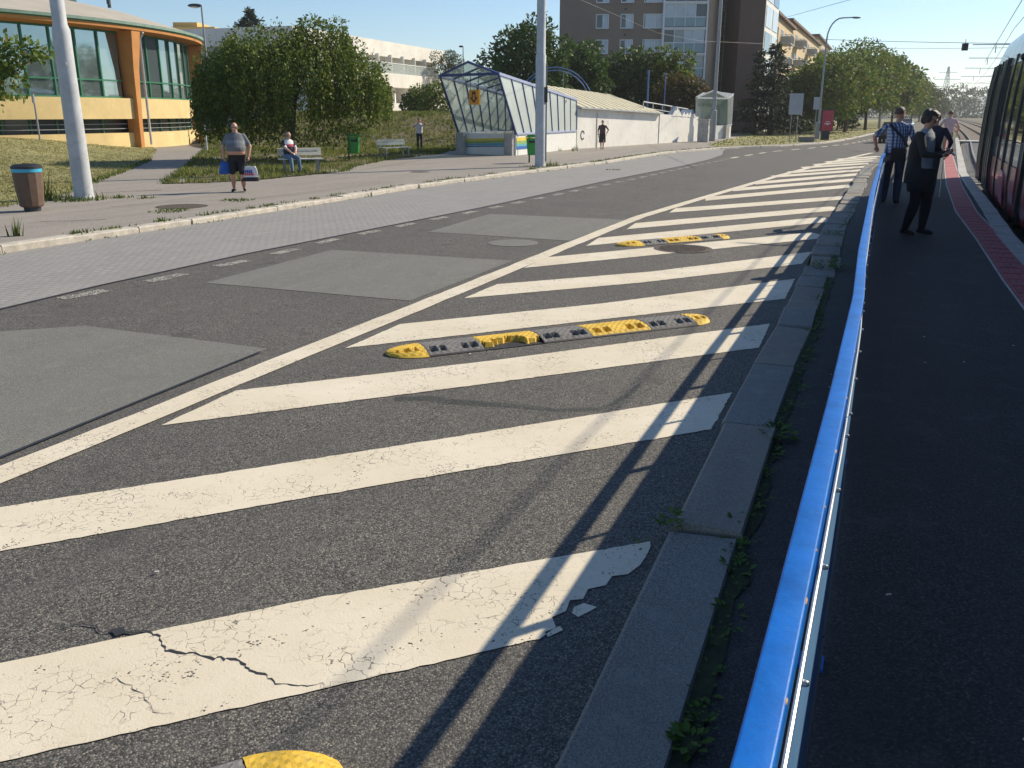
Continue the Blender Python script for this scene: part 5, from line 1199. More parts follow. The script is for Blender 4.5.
# signs seen from behind
def backsign(label, base, w, h, z, rz, posts=2, lo=None):
    root = empty('road_sign', base, label, 'sign', rz=rz); b = MB(); b.box((0, -.06, z + h / 2), (w, .03, h)); b.build('sign_panel', M['sign_back'], root, local=True)
    for x in ((-.12, .12) if posts == 2 else (0,)): b = MB(); b.tube([(x * w * 2, 0, 0), (x * w * 2, 0, z + h - .1)], .035, 8); b.build('post', M['grey_metal'], root, local=True)
    for zz in (z + h * .25, z + h * .75): b = MB(); b.box((0, -.035, zz), (w * .9, .04, .05)); b.build('bracket', M['grey_metal'], root, local=True)
    return root
backsign('large grey sign back on two posts on the verge', gp(792.5, 141, .11), 1.05, 1.5, 1.9, .1)
q = gp(816, 138.5, .11); backsign('small grey sign back behind the curved lamp post', (at(815.5, 120, q.y + 2).x, q.y + 2, .11), .65, 1.0, 2.3, .1, 1)
q = gp(825, 140, .11); ad = empty('advertising_panel', q, 'red advertising panel on a dark foot on the verge', 'advertising panel', rz=.35)
MB().box((.0, 0, 1.45), (1.12, .16, 1.6)).build('case', M['dark_metal'], ad, local=True); po_ = MB().box((0, -.09, 1.45), (1.02, .012, 1.5)).build('red_poster', M['sign_red'], ad, local=True); MB().box((-.05, 0, .32), (.72, .14, .66)).build('foot', M['dark_metal'], ad, local=True)
b = MB(); b.box((0, -.1, 1.22), (.6, .008, .05)); b.box((0, -.1, 1.36), (.4, .008, .05)); b.add([(-.1, -.1, 1.2), (.1, -.1, 1.2), (0, -.1, 1.08)], [(0, 1, 2)]); b.build('white_lettering', M['white'], po_, local=True)
# stone cabinet and low box near the lamp
q = gp(702.5, 142, .1); cb_ = empty('stone_cabinet', q, 'grey stone-clad cabinet beside the tapered lamp post', 'cabinet', rz=-.3)
for i in range(5):
    for j in range(2): b = MB(); b.box((-.19 + .38 * j + (.0 if i % 2 else .02), 0, .16 + .3 * i), (.37, .6, .285)); b.build('stone_block', M['concrete'], cb_, local=True)
MB().box((0, 0, 1.55), (.86, .68, .09)).build('cap_stone', M['granite'], cb_, local=True)
q = gp(806, 142, .11); b = MB(); b.box((0, 0, .16), (1.0, .5, .32)); b.box((0, 0, .335), (1.06, .56, .05)); tag(b.build('low_concrete_box', M['granite2'], None, local=True), 'low grey concrete box on the verge below the signs', 'box').location = q

# cars
def car(label, loc, rz, m):
    root = empty('parked_car', loc, label, 'car', rz=rz); b = MB()         # x forward
    prof = [(-2.1, .35, .82, .8), (-2.05, .28, .95, .85), (-1.4, .25, 1.0, .88), (0, .25, .98, .9), (1.0, .25, .96, .88), (1.8, .28, .85, .84), (2.1, .35, .65, .7)]
    vs = []
    for x, z0, z1, w in prof: vs += [(x, -w, z0), (x, w, z0), (x, w, z1 - .1), (x, w * .9, z1), (x, -w * .9, z1), (x, -w, z1 - .1)]
    n = len(prof); fs = [(i * 6 + j, i * 6 + (j + 1) % 6, (i + 1) * 6 + (j + 1) % 6, (i + 1) * 6 + j) for i in range(n - 1) for j in range(6)] + [tuple(range(6))[::-1], tuple(range((n - 1) * 6, n * 6))]; b.add(vs, fs); b.build('body', m, root, local=True, smooth=True)
    b = MB(); vs = []
    for x, z, w in ((-1.95, .97, .78), (-1.5, 1.4, .66), (.1, 1.45, .66), (1.0, .97, .76)): vs += [(x, -w, z), (x, w, z)]
    b.add(vs + [(-1.95, -.78, .9), (-1.95, .78, .9), (1, -.76, .9), (1, .76, .9)], [(0, 1, 3, 2), (2, 3, 5, 4), (4, 5, 7, 6), (0, 2, 4, 6), (1, 7, 5, 3), (8, 10, 11, 9)]); b.build('cabin_glass', M['slate'], root, local=True)
    b = MB(); b.box((-.7, 0, 1.45), (1.75, 1.3, .05)); b.build('roof', m, root, local=True)
    for x in (-1.3, 1.3):
        for y in (-.78, .78):
            b = MB(); b.tube([(x, y - .1, .31), (x, y + .1, .31)], .31, 16); w_ = b.build('wheel', M['black'], root, local=True); b = MB(); b.tube([(x, y - .11, .31), (x, y + .11, .31)], .19, 12); b.build('rim', M['alu'], w_, local=True)
    for y in (-.62, .62): MB().box((-2.09, y, .78), (.08, .32, .16)).build('tail_lamp', M['lamp_red'], root, local=True); MB().box((2.05, y * .9, .6), (.1, .3, .12)).build('headlight', M['pale_glass'], root, local=True)
    MB().box((-2.13, 0, .62), (.02, .5, .11)).build('number_plate', M['white'], root, local=True); return root
car('dark car beyond the railing end beside the man in the checked shirt', gp(893, 142.5), R(62), M['car_black'])
q = gp(917, 131); car('silver car far down the road between the standing people', (q.x - 1.5, q.y, 0), R(242), M['car_silver'])

# ================================================================== ROUND ORANGE BUILDING
CB = V((-41.6, 59.5, 0)); RB = 20.0
rb = empty('round_building', CB, 'round orange and cream building with green framed glazing', 'building')
def pol(r, a, z): return V((r * math.cos(a), r * math.sin(a), z))
def ringwall(r0, z0, r1, z1, a0, a1, n, th, m, name, parent=rb):
    b = MB(); vs = []
    for i in range(n + 1):
        a = a0 + (a1 - a0) * i / n; vs += [pol(r0, a, z0), pol(r1, a, z1), pol(r1 - th, a, z1), pol(r0 - th, a, z0)]
    fs = [(i * 4 + j, i * 4 + 4 + j, i * 4 + 4 + (j + 1) % 4, i * 4 + (j + 1) % 4) for i in range(n) for j in range(4)] + [(0, 1, 2, 3), (n * 4 + 3, n * 4 + 2, n * 4 + 1, n * 4)]
    b.add(vs, fs); return b.build(name, m, parent, local=True, smooth=True)
A0, A1 = R(-105), R(95)
ringwall(RB + .05, -.1, RB + .05, 1.0, A0, A1, 100, .6, M['cream'], 'plinth')
ringwall(RB + .25, 1.78, RB + .3, 2.92, A0, A1, 100, .7, M['cream'], 'parapet_band')
ringwall(RB - .1, 6.5, RB + .2, 6.7, A0, A1, 100, .5, M['orange'], 'lintel_band')
# soffit, fascia and roof
ringwall(RB - .3, 6.6, RB + .9, 6.66, A0, A1, 120, .02, M['orange'], 'soffit'); ringwall(RB + .9, 6.62, RB + .94, 6.8, A0, A1, 120, .3, M['orange'], 'eaves_band'); ringwall(RB + .98, 6.79, RB + 1.0, 6.86, A0, A1, 120, .4, M['green_frame'], 'gutter'); ringwall(RB + 1.05, 6.855, RB + 1.1, 7.0, A0, A1, 120, .4, M['green_copper'], 'fascia')
b = MB(); n = 90; vs = []
for r, z in ((RB + 1.1, 6.99), (RB - 3, 8.2), (RB - 9, 9.4), (4, 10.2), (.1, 10.4)):
    for j in range(n): vs.append(pol(r, 2 * math.pi * j / n, z))
b.add(vs, [(i * n + j, i * n + (j + 1) % n, (i + 1) * n + (j + 1) % n, (i + 1) * n + j) for i in range(4) for j in range(n)]); rf = b.build('roof', M['roof_sheet'], rb, local=True, smooth=True)
for k_, (rr_, aa_) in enumerate(((15.5, 10), (15.2, 18), (16.5, -4), (17, -14), (17.6, -20))): b = MB(); b.lathe(pol(rr_, R(aa_), 8.9), [(.12, 0), (.12, .5), (.2, .55), (.02, .65)], 8); b.build('roof_vent', M['dark_metal'], rf, local=True)
b = MB(); b.box(pol(11.5, R(26), 9.9), (3.2, 2.2, 1.2), R(26)); b.box(pol(11.5, R(26), 10.55), (3.8, 2.8, .18), R(26)); b.build('roof_light', M['green_copper'], rf, local=True)
b = MB(); b.tube([pol(13, R(24), 9.5), pol(13, R(24), 12)], .03, 5); b.build('aerial', M['dark_metal'], rf, local=True)
PA = [R(-15.4 + 33.5 * k) for k in range(-3, 4)]
for a0, a1 in zip(PA, PA[1:]):
    np_ = 7; ga = R(1.6)
    for i in range(np_):
        p0, p1 = a0 + ga + (a1 - a0 - 2 * ga) * i / np_, a0 + ga + (a1 - a0 - 2 * ga) * (i + 1) / np_
        w = empty('window', (0, 0, 0)); w.parent = rb
        for z0, z1 in ((2.96, 3.85), (3.92, 6.5)):
            b = MB(); b.slab([pol(RB - .12, p0, z0), pol(RB - .12, p1, z0), pol(RB - .12, p1, z1), pol(RB - .12, p0, z1)], .03); b.build('pane', M['mirror'], w, local=True)
        b = MB(); b.bar(pol(RB - .08, p0, 2.92), pol(RB - .08, p0, 6.52), .09, .14, up=pol(1, p0, 0)); b.bar(pol(RB - .08, p0, 3.88), pol(RB - .08, p1, 3.88), .12, .08); b.bar(pol(RB - .08, p0, 2.97), pol(RB - .08, p1, 2.97), .12, .09); b.bar(pol(RB - .08, p0, 6.48), pol(RB - .08, p1, 6.48), .12, .09); b.build('frame', M['green_frame'], w, local=True)
        # strip window below
        b = MB(); b.slab([pol(RB - .5, p0, .95), pol(RB - .5, p1, .95), pol(RB - .5, p1, 1.85), pol(RB - .5, p0, 1.85)], .03); lw = b.build('strip_window', M['slate'], rb, local=True)
        b = MB(); b.bar(pol(RB - .42, p0, .95), pol(RB - .42, p0, 1.85), .08); b.build('frame', M['green_frame'], lw, local=True)
        b = MB(); b.bar(pol(RB - .08, p0, 1.24), pol(RB - .08, p1, 1.24), .035); b.bar(pol(RB - .08, p0, 1.5), pol(RB - .08, p1, 1.5), .035); b.build('guard_bar', M['grey_metal'], rb, local=True)
for a in PA:                                             # fins: wide at the top, narrow at the foot
    t = pol(1, a + math.pi / 2, 0) * .27; r_ = pol(1, a, 0); b = MB()
    vs = []
    for z, d, w in ((-.1, .45, .55), (2.0, .5, .6), (4.5, .6, .9), (6.6, .85, 1.4)): vs += [pol(RB - .3, a, z) - t * w, pol(RB + d, a, z) - t * w, pol(RB + d, a, z) + t * w, pol(RB - .3, a, z) + t * w]
    fs = [(i * 4 + j, i * 4 + (j + 1) % 4, i * 4 + 4 + (j + 1) % 4, i * 4 + 4 + j) for i in range(3) for j in range(4)] + [(3, 2, 1, 0), (12, 13, 14, 15)]; b.add(vs, fs); b.build('fin_column', M['orange'], rb, local=True)
for a in (PA[3],):
    b = MB(); b.tube([pol(RB + .9, a + R(1.6), 6.55), pol(RB + .62, a + R(1.6), 6.2), pol(RB + .62, a + R(1.6), .3)], .07, 8); b.build('downpipe', M['mast'], rb, local=True, smooth=True)
ringwall(RB - .9, -.1, RB - .9, 6.6, A0, A1, 60, .1, M['slate'], 'inner_wall')

# ------------------------------------------------------------------ helper: flat facades in local coordinates (x along, y out of the wall, z up)
def facade_root(name, label, A, B, h, depth, m, cat='building', roofm=None, eave=0):
    A = V((A[0], A[1], 0)); B = V((B[0], B[1], 0)); d = B - A; L = d.length; rz = math.atan2(d.y, d.x)
    root = empty(name, A, label, cat, rz=rz); MB().box((L / 2, depth / 2, h / 2 - .1), (L, depth, h + .2)).build('wall', m, root, local=True)
    if roofm is not None: b = MB(); b.box((L / 2, depth / 2, h + .18), (L + 2 * eave, depth + 2 * eave, .34)); b.build('roof', roofm, root, local=True)
    return root, L                                         # facade on y=0 facing -y
def win(root, x, z, w, h, open_blind=.5, y=0, fm=None, ax=0):
    """window on the -y face (ax=0) or on the x=L face (ax=L, x runs along depth)"""
    P_ = (lambda u, o, zz: (u, -o, zz)) if ax == 0 else (lambda u, o, zz: (ax + o, u, zz))
    b = MB(); dx = (lambda a, o, c: (a, o, c)) if ax == 0 else (lambda a, o, c: (o, a, c))
    for (u, zz, ww, hh) in ((x, z + h / 2, w, .08), (x, z - h / 2, w, .08), (x - w / 2, z, .08, h + .08), (x + w / 2, z, .08, h + .08), (x + w * .12, z, .06, h)): b.box(P_(u, .02, zz), dx(ww, .1, hh))
    f_ = b.build('window', fm or M['white'], root, local=True)
    b = MB(); b.box(P_(x, -.005, z), dx(w - .08, .03, h - .08)); b.build('pane', M['slate'], f_, local=True)
    if open_blind > 0:
        b = MB(); u0 = x - w / 2 + .04 + (w - .08) * (1 - open_blind) / (1 if x % 2 > 1 else 2); b.box(P_(x + w * (.5 - open_blind / 2) * .9, .012, z), dx((w - .1) * open_blind, .012, h - .1)); b.build('blind', M['pale_glass'], f_, local=True)
    b = MB(); b.box(P_(x, .06, z - h / 2 - .07), dx(w + .16, .16, .05)); b.build('sill', M['sign_back'], f_, local=True)

# ================================================================== BROWN TOWER BLOCK
YB = 98.0
A = at(559, 60, YB); Bp = at(661, 60, YB)
tower, L = facade_root('apartment_block', 'brown apartment block with white windows behind the white wall', (A.x, A.y), (Bp.x, Bp.y - .75), 27, 14, M['brown'])
fl = 2.45
zs = [at(600, 47, YB).z + fl * k for k in range(-4, 7)]
for z in zs:
    if z < 1.5 or z > 26: continue
    for px, w, bl in ((601, 1.25, .5), (625, 1.25, .62), (650.5, 1.9, .95)): win(tower, (px - 559) / (661 - 559) * L, z, w, 1.3, bl)
b = MB()
for z in zs: b.box((L * .63, -.01, z + 1.15), (.18, .05, .18))
b.build('vent_grille', M['dark_metal'], tower, local=True)
# loggia bay
A2, B2 = at(661, 60, YB - 1.2), at(706, 60, YB - 1.2)
log, L2 = facade_root('loggia_tower', 'glazed loggia stack on the corner of the brown apartment block', (A2.x, A2.y), (B2.x, B2.y), 27, 14.5, M['brown_sun_lightened'])
lz = at(680, 28, YB - 1.2).z
for k in range(-4, 7):
    z = lz + fl * k
    if z < 0.5: continue
    u = empty('loggia', (0, 0, 0)); u.parent = log
    MB().box((L2 / 2 - .1, -.16, z - .04), (L2 - .25, .5, .16)).build('floor_slab', M['white'], u, local=True)
    for i in range(4):
        x0 = .12 + (L2 - .45) * i / 4; w = (L2 - .45) / 4
        MB().box((x0 + w / 2, -.3, z + .55), (w - .06, .04, .86)).build('balcony_panel', M['aqua_panel'], u, local=True)
        MB().box((x0 + w / 2, -.26, z + 1.68), (w - .06, .03, 1.2)).build('glazing_pane', (M['pale_glass'], M['pale_glass'], M['clear'], M['pale_glass'], M['slate'])[(i * 3 + k) % 5], u, local=True)
        b = MB(); b.box((x0, -.29, z + 1.2), (.06, .08, 2.2)); b.build('mullion', M['white'], u, local=True)
    b = MB(); b.box((L2 / 2 - .1, -.3, z + 1.02), (L2 - .4, .09, .09)); b.box((L2 / 2 - .1, -.3, z + 2.28), (L2 - .4, .09, .08)); b.build('rail', M['white'], u, local=True)
for x in (0.03, L2 - .2): MB().box((x, -.2, 13.5), (.16, .5, 27)).build('edge_fin', M['white'], log, local=True)
# side wing with small windows; its sunlit look is put into the lighter colour
A3, B3 = at(706, 60, YB - 1.0), at(724.5, 60, YB + 9)
win_, L3 = facade_root('stair_wing', 'brown stair wing, sunlight painted into its light tone, narrow windows at the tower corner', (A3.x + .05, A3.y), (B3.x, B3.y), 27, 8, M['brown_sun_lightened'])
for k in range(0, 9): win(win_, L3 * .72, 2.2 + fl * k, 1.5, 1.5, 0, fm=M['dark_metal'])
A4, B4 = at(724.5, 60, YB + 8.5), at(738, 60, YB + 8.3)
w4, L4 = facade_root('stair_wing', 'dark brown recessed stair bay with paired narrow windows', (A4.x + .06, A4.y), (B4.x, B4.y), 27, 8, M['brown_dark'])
for k in range(0, 9):
    for u in (.22, .72): win(w4, L4 * u, 2.0 + fl * k, .62, 1.5, .4)
A5, B5 = at(737, 60, YB + 1), at(761.5, 60, YB + 1)
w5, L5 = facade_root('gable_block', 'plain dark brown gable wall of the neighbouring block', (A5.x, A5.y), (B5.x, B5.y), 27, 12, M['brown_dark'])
A6, B6 = at(762, 60, YB + 6), at(775, 60, YB + 16)
w6, L6 = facade_root('glazed_stair_tower', 'white glazed strip beside the dark gable wall', (A6.x, A6.y), (B6.x, B6.y), 22, 6, M['white_wall'])
for k in range(0, 8):
    for u in (.25, .75): MB().box((L6 * u, -.03, 1.6 + 2.7 * k), (L6 * .42, .05, 2.2)).build('pane', M['pale_glass'] if (k + (u > .5)) % 3 else M['slate'], w6, local=True)

# ================================================================== BEIGE BLOCKS IN A ROW
def beige(label, pxa, Ya, pxb, Yb, ytop, off=0, nb=4, z0=0, cols=6):
    A = at(pxa, 60, Ya); B_ = at(pxb, 60, Yb); h = at(pxa, ytop, Ya).z
    root, L = facade_root('beige_apartment_block', label, (A.x, A.y), (B_.x, B_.y), h, 12, M['beige'], roofm=M['brown_roof'], eave=.5); root['group'] = 'beige blocks along the road'
    nf = int(h / 2.8)
    for f_ in range(nf):
        z = h - 1.9 - 2.8 * f_
        for c in range(cols):
            x = L * (c + .5) / cols
            win(root, x, z, L / cols * .42, 1.5, (.0, .5, .9)[(c + f_) % 3])
            if c % 3 == 1:
                bl = MB().box((x, -.75, z - 1.1), (L / cols * .75, 1.4, .14)).build('balcony', M['concrete'], root, local=True)
                b = MB(); w = L / cols * .75
                for q in range(9): b.box((x - w / 2 + w * q / 8, -1.42, z - .55), (.05, .05, 1.0))
                b.box((x, -1.42, z - .05), (w, .06, .07))
                for s_ in (-1, 1): b.box((x + s_ * w / 2, -.72, z - .05), (.06, 1.4, .07)); b.box((x + s_ * w / 2, -.72, z - .6), (.04, 1.3, .8))
                b.build('balcony_rail', M['grey_metal'], bl, local=True)
    return root
beige('nearest beige apartment block with balconies beyond the dark gable', 772, 118, 790.5, 140, 14, cols=4)
beige('middle beige apartment block with a brown eave, slightly taller', 787, 137, 818, 186, 21, cols=8)
beige('farthest beige apartment block, mostly behind the roadside trees', 815, 183, 829, 222, 36, cols=6)

# ================================================================== YELLOW BLOCK AND WHITE TERRACE BUILDING
A = at(168, 60, 118); B_ = at(216, 60, 118); h = at(190, 30, 118).z
yb, L = facade_root('ochre_apartment_block', 'ochre apartment block behind the round building', (A.x, A.y), (B_.x, B_.y), h, 10, M['ochre'], roofm=M['ochre'], eave=.3)
for f_ in range(5):
    for u in (.25, .55, .85): win(yb, L * u, h - 2.4 - 2.9 * f_, 1.5, 1.5, .5)
MB().box((L * .4, 3, h + .5), (L * .5, 5, .9)).build('roof_house', M['ochre'], yb, local=True)
C0 = at(292, 26, 95); C1 = at(443, 52, 132); C2 = at(160, 40, 112); HT = C0.z
tb = empty('terrace_building', (C0.x, C0.y, 0), 'long white terraced building on the rise behind the weeping tree', 'building')
d1 = V((C1.x - C0.x, C1.y - C0.y, 0)); L1_ = d1.length; d1.normalize(); n1 = V((d1.y, -d1.x, 0)); d2 = V((C2.x - C0.x, C2.y - C0.y, 0)); L2_ = d2.length; d2.normalize()
def tbx(s0, s1, o0, o1, z0, z1, m, name, parent=tb):
    """block along the right-hand front: s along, o outwards"""
    b = MB(); q = [d1 * s + n1 * o for s, o in ((s0, o0), (s1, o0), (s1, o1), (s0, o1))]; b.prism([(p.x, p.y) for p in q][::-1], z0, z1); return b.build(name, m, parent, local=True)
tbx(0, L1_, -14, -2.2, 0, HT - .4, M['white_wall'], 'wall')
tbx(-.3, L1_ + .5, -14, .2, HT - 1.75, HT, M['white_wall'], 'roof_parapet')
tbx(-.3, L1_ + 1.5, -2.2, 1.6, 5.15, 6.75, M['white_wall'], 'terrace_slab'); tbx(-.3, L1_ + 3, -2.2, 2.6, 1.2, 3.3, M['white_wall'], 'lower_terrace')
b = MB(); q = [V((0, 0, 0)), d2 * L2_, d2 * L2_ - n1 * 3, -n1 * 14]; b.prism([(p.x, p.y) for p in q], 0, HT - .05); b.build('side_wing', M['white_wall'], tb, local=True)
for k in range(11):
    s0 = 1 + k * (L1_ - 1) / 11; s1 = s0 + (L1_ / 11) * .55
    for z0, z1 in ((6.9, 8.9), (3.5, 5.0)):
        w_ = tbx(s0, s1, -2.2, -2.12, z0, z1, M['slate'], 'window'); b = MB(); p0 = d1 * s0 - n1 * 2.08; p1 = d1 * s1 - n1 * 2.08
        for z in (z0, z1): b.bar((p0.x, p0.y, z), (p1.x, p1.y, z), .08)
        for t in (0, .5, 1): q_ = p0.lerp(p1, t); b.bar((q_.x, q_.y, z0), (q_.x, q_.y, z1), .08)
        b.build('frame', M['white'], w_, local=True)
    tbx(s0 - .6, s0 - .3, -2.2, .9, 3.3, 5.15, M['white_wall'], 'pier'); tbx(s0 - .5, s0 - .35, -2.2, .6, 6.75, 9.0, M['white_wall'], 'divider_wall')
    g = tbx(s0 - .3, s1 + 1.2, 1.3, 1.36, 6.75, 7.9, M['clear'], 'balustrade_pane')
tbx(-.3, L1_ + 1.5, 1.28, 1.38, 7.9, 7.98, M['white'], 'handrail')
tbx(L1_ - 4, L1_ + 7, -9, .5, 0, 6.2, M['white_wall'], 'annex')

# ================================================================== GLAZED STATION ENTRANCE
def entrance(label, F0, F1, back, h0, h1, wall_h, sign, flare=2.1, mural=True, depth_n=9, fm=None, group='glazed underground entrances'):
    """F0,F1: feet of the open front (left, right); back: vector along the passage"""
    F0 = V(F0); F1 = V(F1); bk = V(back); root = empty('station_entrance', F0, label, 'entrance', group); side = (F1 - F0).normalized(); bn_ = bk.normalized(); O = ORG[root.name]
    G0, G1 = F0 + bk, F1 + bk; Z = lambda p, z: V((p.x, p.y, p.z + z))
    def wall(a, c, h, th, name, m):
        b = MB(); d = (c - a).normalized(); o = V((d.y, -d.x, 0)) * th; b.prism([(p.x, p.y) for p in (a, c, c - o, a - o)], a.z - .1, a.z + h); return b.build(name, m, root)
    # low tiled walls: left side, right side, front parapet
    wall(F1, G1, wall_h, .3, 'low_wall', M['tile_white']); wall(G0, F0, wall_h, .3, 'low_wall', M['tile_white'])
    fw = wall(F0 + side * .5, F1 - side * .55, wall_h, .25, 'front_parapet', M['tile_white'])
    for p in (F0 + side * .27, F1 - side * .3):
        b = MB(); b.box((p.x, p.y, p.z + wall_h / 2), (.5, .5, wall_h + .06), math.atan2(side.y, side.x)); b.build('pier', M['lav'] if p == F0 else M['concrete'], root)
    if mural:
        o = V((side.y, -side.x, 0)); 
        for (u0, u1, za, zb, zc, zd, m) in ((.5, 3.35, .62, .72, .82, .74, 'mural_y'), (.5, 3.35, .5, .62, .74, .6, 'mural_g'), (.5, 3.35, .34, .42, .44, .4, 'mural_b'), (.5, 3.35, .43, .45, .6, .49, 'mural_c')):
            b = MB(); p = F0 + side * u0 + o * .02; q = F0 + side * u1 + o * .02; b.slab([Z(p, za), Z(q, zb), Z(q, zc), Z(p, zd)], .012); b.build('painted_band', M[m], fw)
        o2 = V((bn_.y, -bn_.x, 0))
        for (za, zb, m) in ((.68, .84, 'mural_y'), (.53, .68, 'mural_g'), (.42, .53, 'mural_c'), (.28, .42, 'mural_b')):
            b = MB(); p = F1 + o2 * .015 + bn_ * .05; q = F1 + bn_ * 2.3 + o2 * .015; b.slab([Z(p, za), Z(q, za), Z(q, zb), Z(p, zb)], .012); b.build('painted_band', M[m], root)
    # leaning glazing on both sides
    tl = lambda t: F0 + bk * t - bn_ * flare * (1 - t) ** 2 + side * .05 + V((0, 0, h0 + (h1 - h0) * t)); tr = lambda t: F1 + bk * t - bn_ * flare * (1 - t) ** 2 - side * .05 + V((0, 0, h0 + (h1 - h0) * t))
    bl = lambda t: F0 + bk * t + V((0, 0, wall_h)); br = lambda t: F1 + bk * t + V((0, 0, wall_h)); ti = lambda t: (t, t)
    n = depth_n; fr = -.12
    ridge = lambda t: (tl(t) + tr(t)) / 2 + V((0, 0, .45 * (1 - t) + .12))
    for i in range(n):
        t0, t1 = i / n, (i + 1) / n
        for nm, lo, hi in (('glass_pane', br, tr), ('glass_pane', bl, tl)):
            b = MB(); b.slab([lo(t0), lo(t1), hi(t1), hi(t0)], .02); b.build(nm, M['milk'], root)
        for hi in (tl, tr):
            b = MB(); b.slab([hi(t0), hi(t1), ridge(t1), ridge(t0)], .02); b.build('roof_pane', M['milk2'], root)
    b = MB()
    for i in range(n + 1):
        t = i / n
        for lo, hi in ((br, tr), (bl, tl)): b.bar(lo(t), hi(t), .09, .06)
        b.bar(tl(t), ridge(t), .08); b.bar(tr(t), ridge(t), .08)
    b.bar(tl(0), tr(0), .12); b.build('rib_frame', fm or M['navy'], root)
    b = MB()
    for hi in (tr, tl): b.bar(hi(0), hi(1), .14, .12)
    b.bar(ridge(0), ridge(1), .1); b.bar(br(0), br(1), .14, .08); b.bar(bl(0), bl(1), .1); b.build('edge_beam', fm or M['lav'], root)
    b = MB(); p = bl(1); q = br(1); b.slab([p, q, tr(1), tl(1)], .03); b.build('end_pane', M['milk2'], root)
    if sign:
        c = tl(0).lerp(tr(0), .5) + bn_ * .7 - V((0, 0, 1.0)); o = V((side.y, -side.x, 0)); rz = math.atan2(side.y, side.x); sg = MB(); sg.box(c, (.62, .12, .68), rz); so = sg.build('hanging_sign', M['sign_orange'], root)
        def S(u, v): return c + side * u * .6 + o * .066 + V((0, 0, v * .62))
        b = MB()
        for q in ([(-.3, .0), (-.3, .4), (-.21, .4), (-.21, .0)], [(.21, .0), (.21, .4), (.3, .4), (.3, .0)], [(-.3, .4), (-.17, .4), (.05, .12), (-.05, .12)], [(.17, .4), (.3, .4), (.05, .12), (-.05, .12)]): pass
        for q in ([(-.16, .14), (-.16, .42), (-.08, .42), (-.08, .14)], [(.08, .14), (.08, .42), (.16, .42), (.16, .14)], [(-.16, .42), (-.05, .42), (.04, .24), (-.04, .24)], [(.05, .42), (.16, .42), (.04, .24), (-.04, .24)],
                  [(-.2, .12), (-.12, .12), (-.12, -.08), (-.2, -.02)], [(.12, .12), (.2, .12), (.2, -.02), (.12, -.08)], [(-.38, -.02), (-.2, -.02), (.04, -.36), (-.04, -.4)], [(.38, -.02), (.2, -.02), (-.04, -.36), (.04, -.4)]):
            b.slab([S(*p) for p in q], .02)
        b.build('sign_symbol', M['graffiti'], so)
        for u in (-.25, .25): bb_ = MB(); bb_.bar(c + side * u + V((0, 0, .34)), c + side * u + V((0, 0, 1.15)), .03); bb_.build('hanger', M['navy'], so)
    return root
F0 = gp(459, 153.5, .1); F1 = gp(516, 155.5, .1); bk = V((3.55, 8.8, 0))
ent = entrance('near glazed station entrance with blue frame and orange arrow sign', F0, F1, bk, 3.72, 2.75, 1.02, True)
# lattice gate inside
b = MB(); p0 = (F0 + bk * .8) + V((.2, 0, 0)); p1 = F1 + bk * .8
for k in range(8):
    t0, t1 = k / 8, (k + 1) / 8; a_ = p0.lerp(p1, t0); c_ = p0.lerp(p1, t1); b.bar(a_ + V((0, 0, .9)), c_ + V((0, 0, 2.7)), .03); b.bar(a_ + V((0, 0, 2.7)), c_ + V((0, 0, .9)), .03)
b.build('lattice_gate', M['navy'], ent)
# white wall of the passage
W0 = F1 + bk * 1.02; W1 = gp(697, 141, .1); wd_ = (W1 - W0); wl_ = wd_.length; wu = wd_.normalized(); wn_ = V((wu.y, -wu.x, 0))
ww = empty('passage_wall', W0, 'long white rendered wall running from the near entrance to the far one', 'wall')
ends = [(0, 2.25), (.62, 1.95), (1, 1.75)]
for (t0, h0), (t1, h1) in zip(ends, ends[1:]):
    a_, c_ = W0 + wd_ * t0, W0 + wd_ * t1; b = MB(); vs = [a_ - V((0, 0, .1)), c_ - V((0, 0, .1)), c_ + V((0, 0, h1)), a_ + V((0, 0, h0))]; vs += [p - wn_ * .35 for p in vs]
    b.add(vs, [(0, 1, 2, 3), (7, 6, 5, 4), (0, 4, 5, 1), (1, 5, 6, 2), (2, 6, 7, 3), (3, 7, 4, 0)]); b.build('wall_panel', M['white_wall'], ww)
for t in (.13, .62):
    p = W0 + wd_ * t + wn_ * .02; b = MB(); b.box((p.x, p.y, 1.1), (.06, .03, 2.0), math.atan2(wu.y, wu.x)); b.build('wall_joint', M['concrete'], ww)
b = MB(); b.bar(W0 + V((0, 0, 2.29)) + wn_ * .06, W0 + wd_ * .62 + V((0, 0, 1.99)) + wn_ * .06, .5, .07); b.build('coping', M['sign_back'], ww)
p = W0 + wd_ * .035 + wn_ * .01; b = MB()
for k in range(9): a1_, a2_ = R(20 + 33 * k), R(20 + 33 * (k + 1)); b.slab([p + wu * (.25 * math.cos(a1_) + q1 * .02) + V((0, 0, .75 + .28 * math.sin(a1_))) for q1 in (0,)] + [p + wu * .25 * math.cos(a2_) + V((0, 0, .75 + .28 * math.sin(a2_))), p + wu * .17 * math.cos(a2_) + V((0, 0, .75 + .2 * math.sin(a2_))), p + wu * .17 * math.cos(a1_) + V((0, 0, .75 + .2 * math.sin(a1_)))], .012)
b.build('graffiti_mark', M['graffiti'], ww)
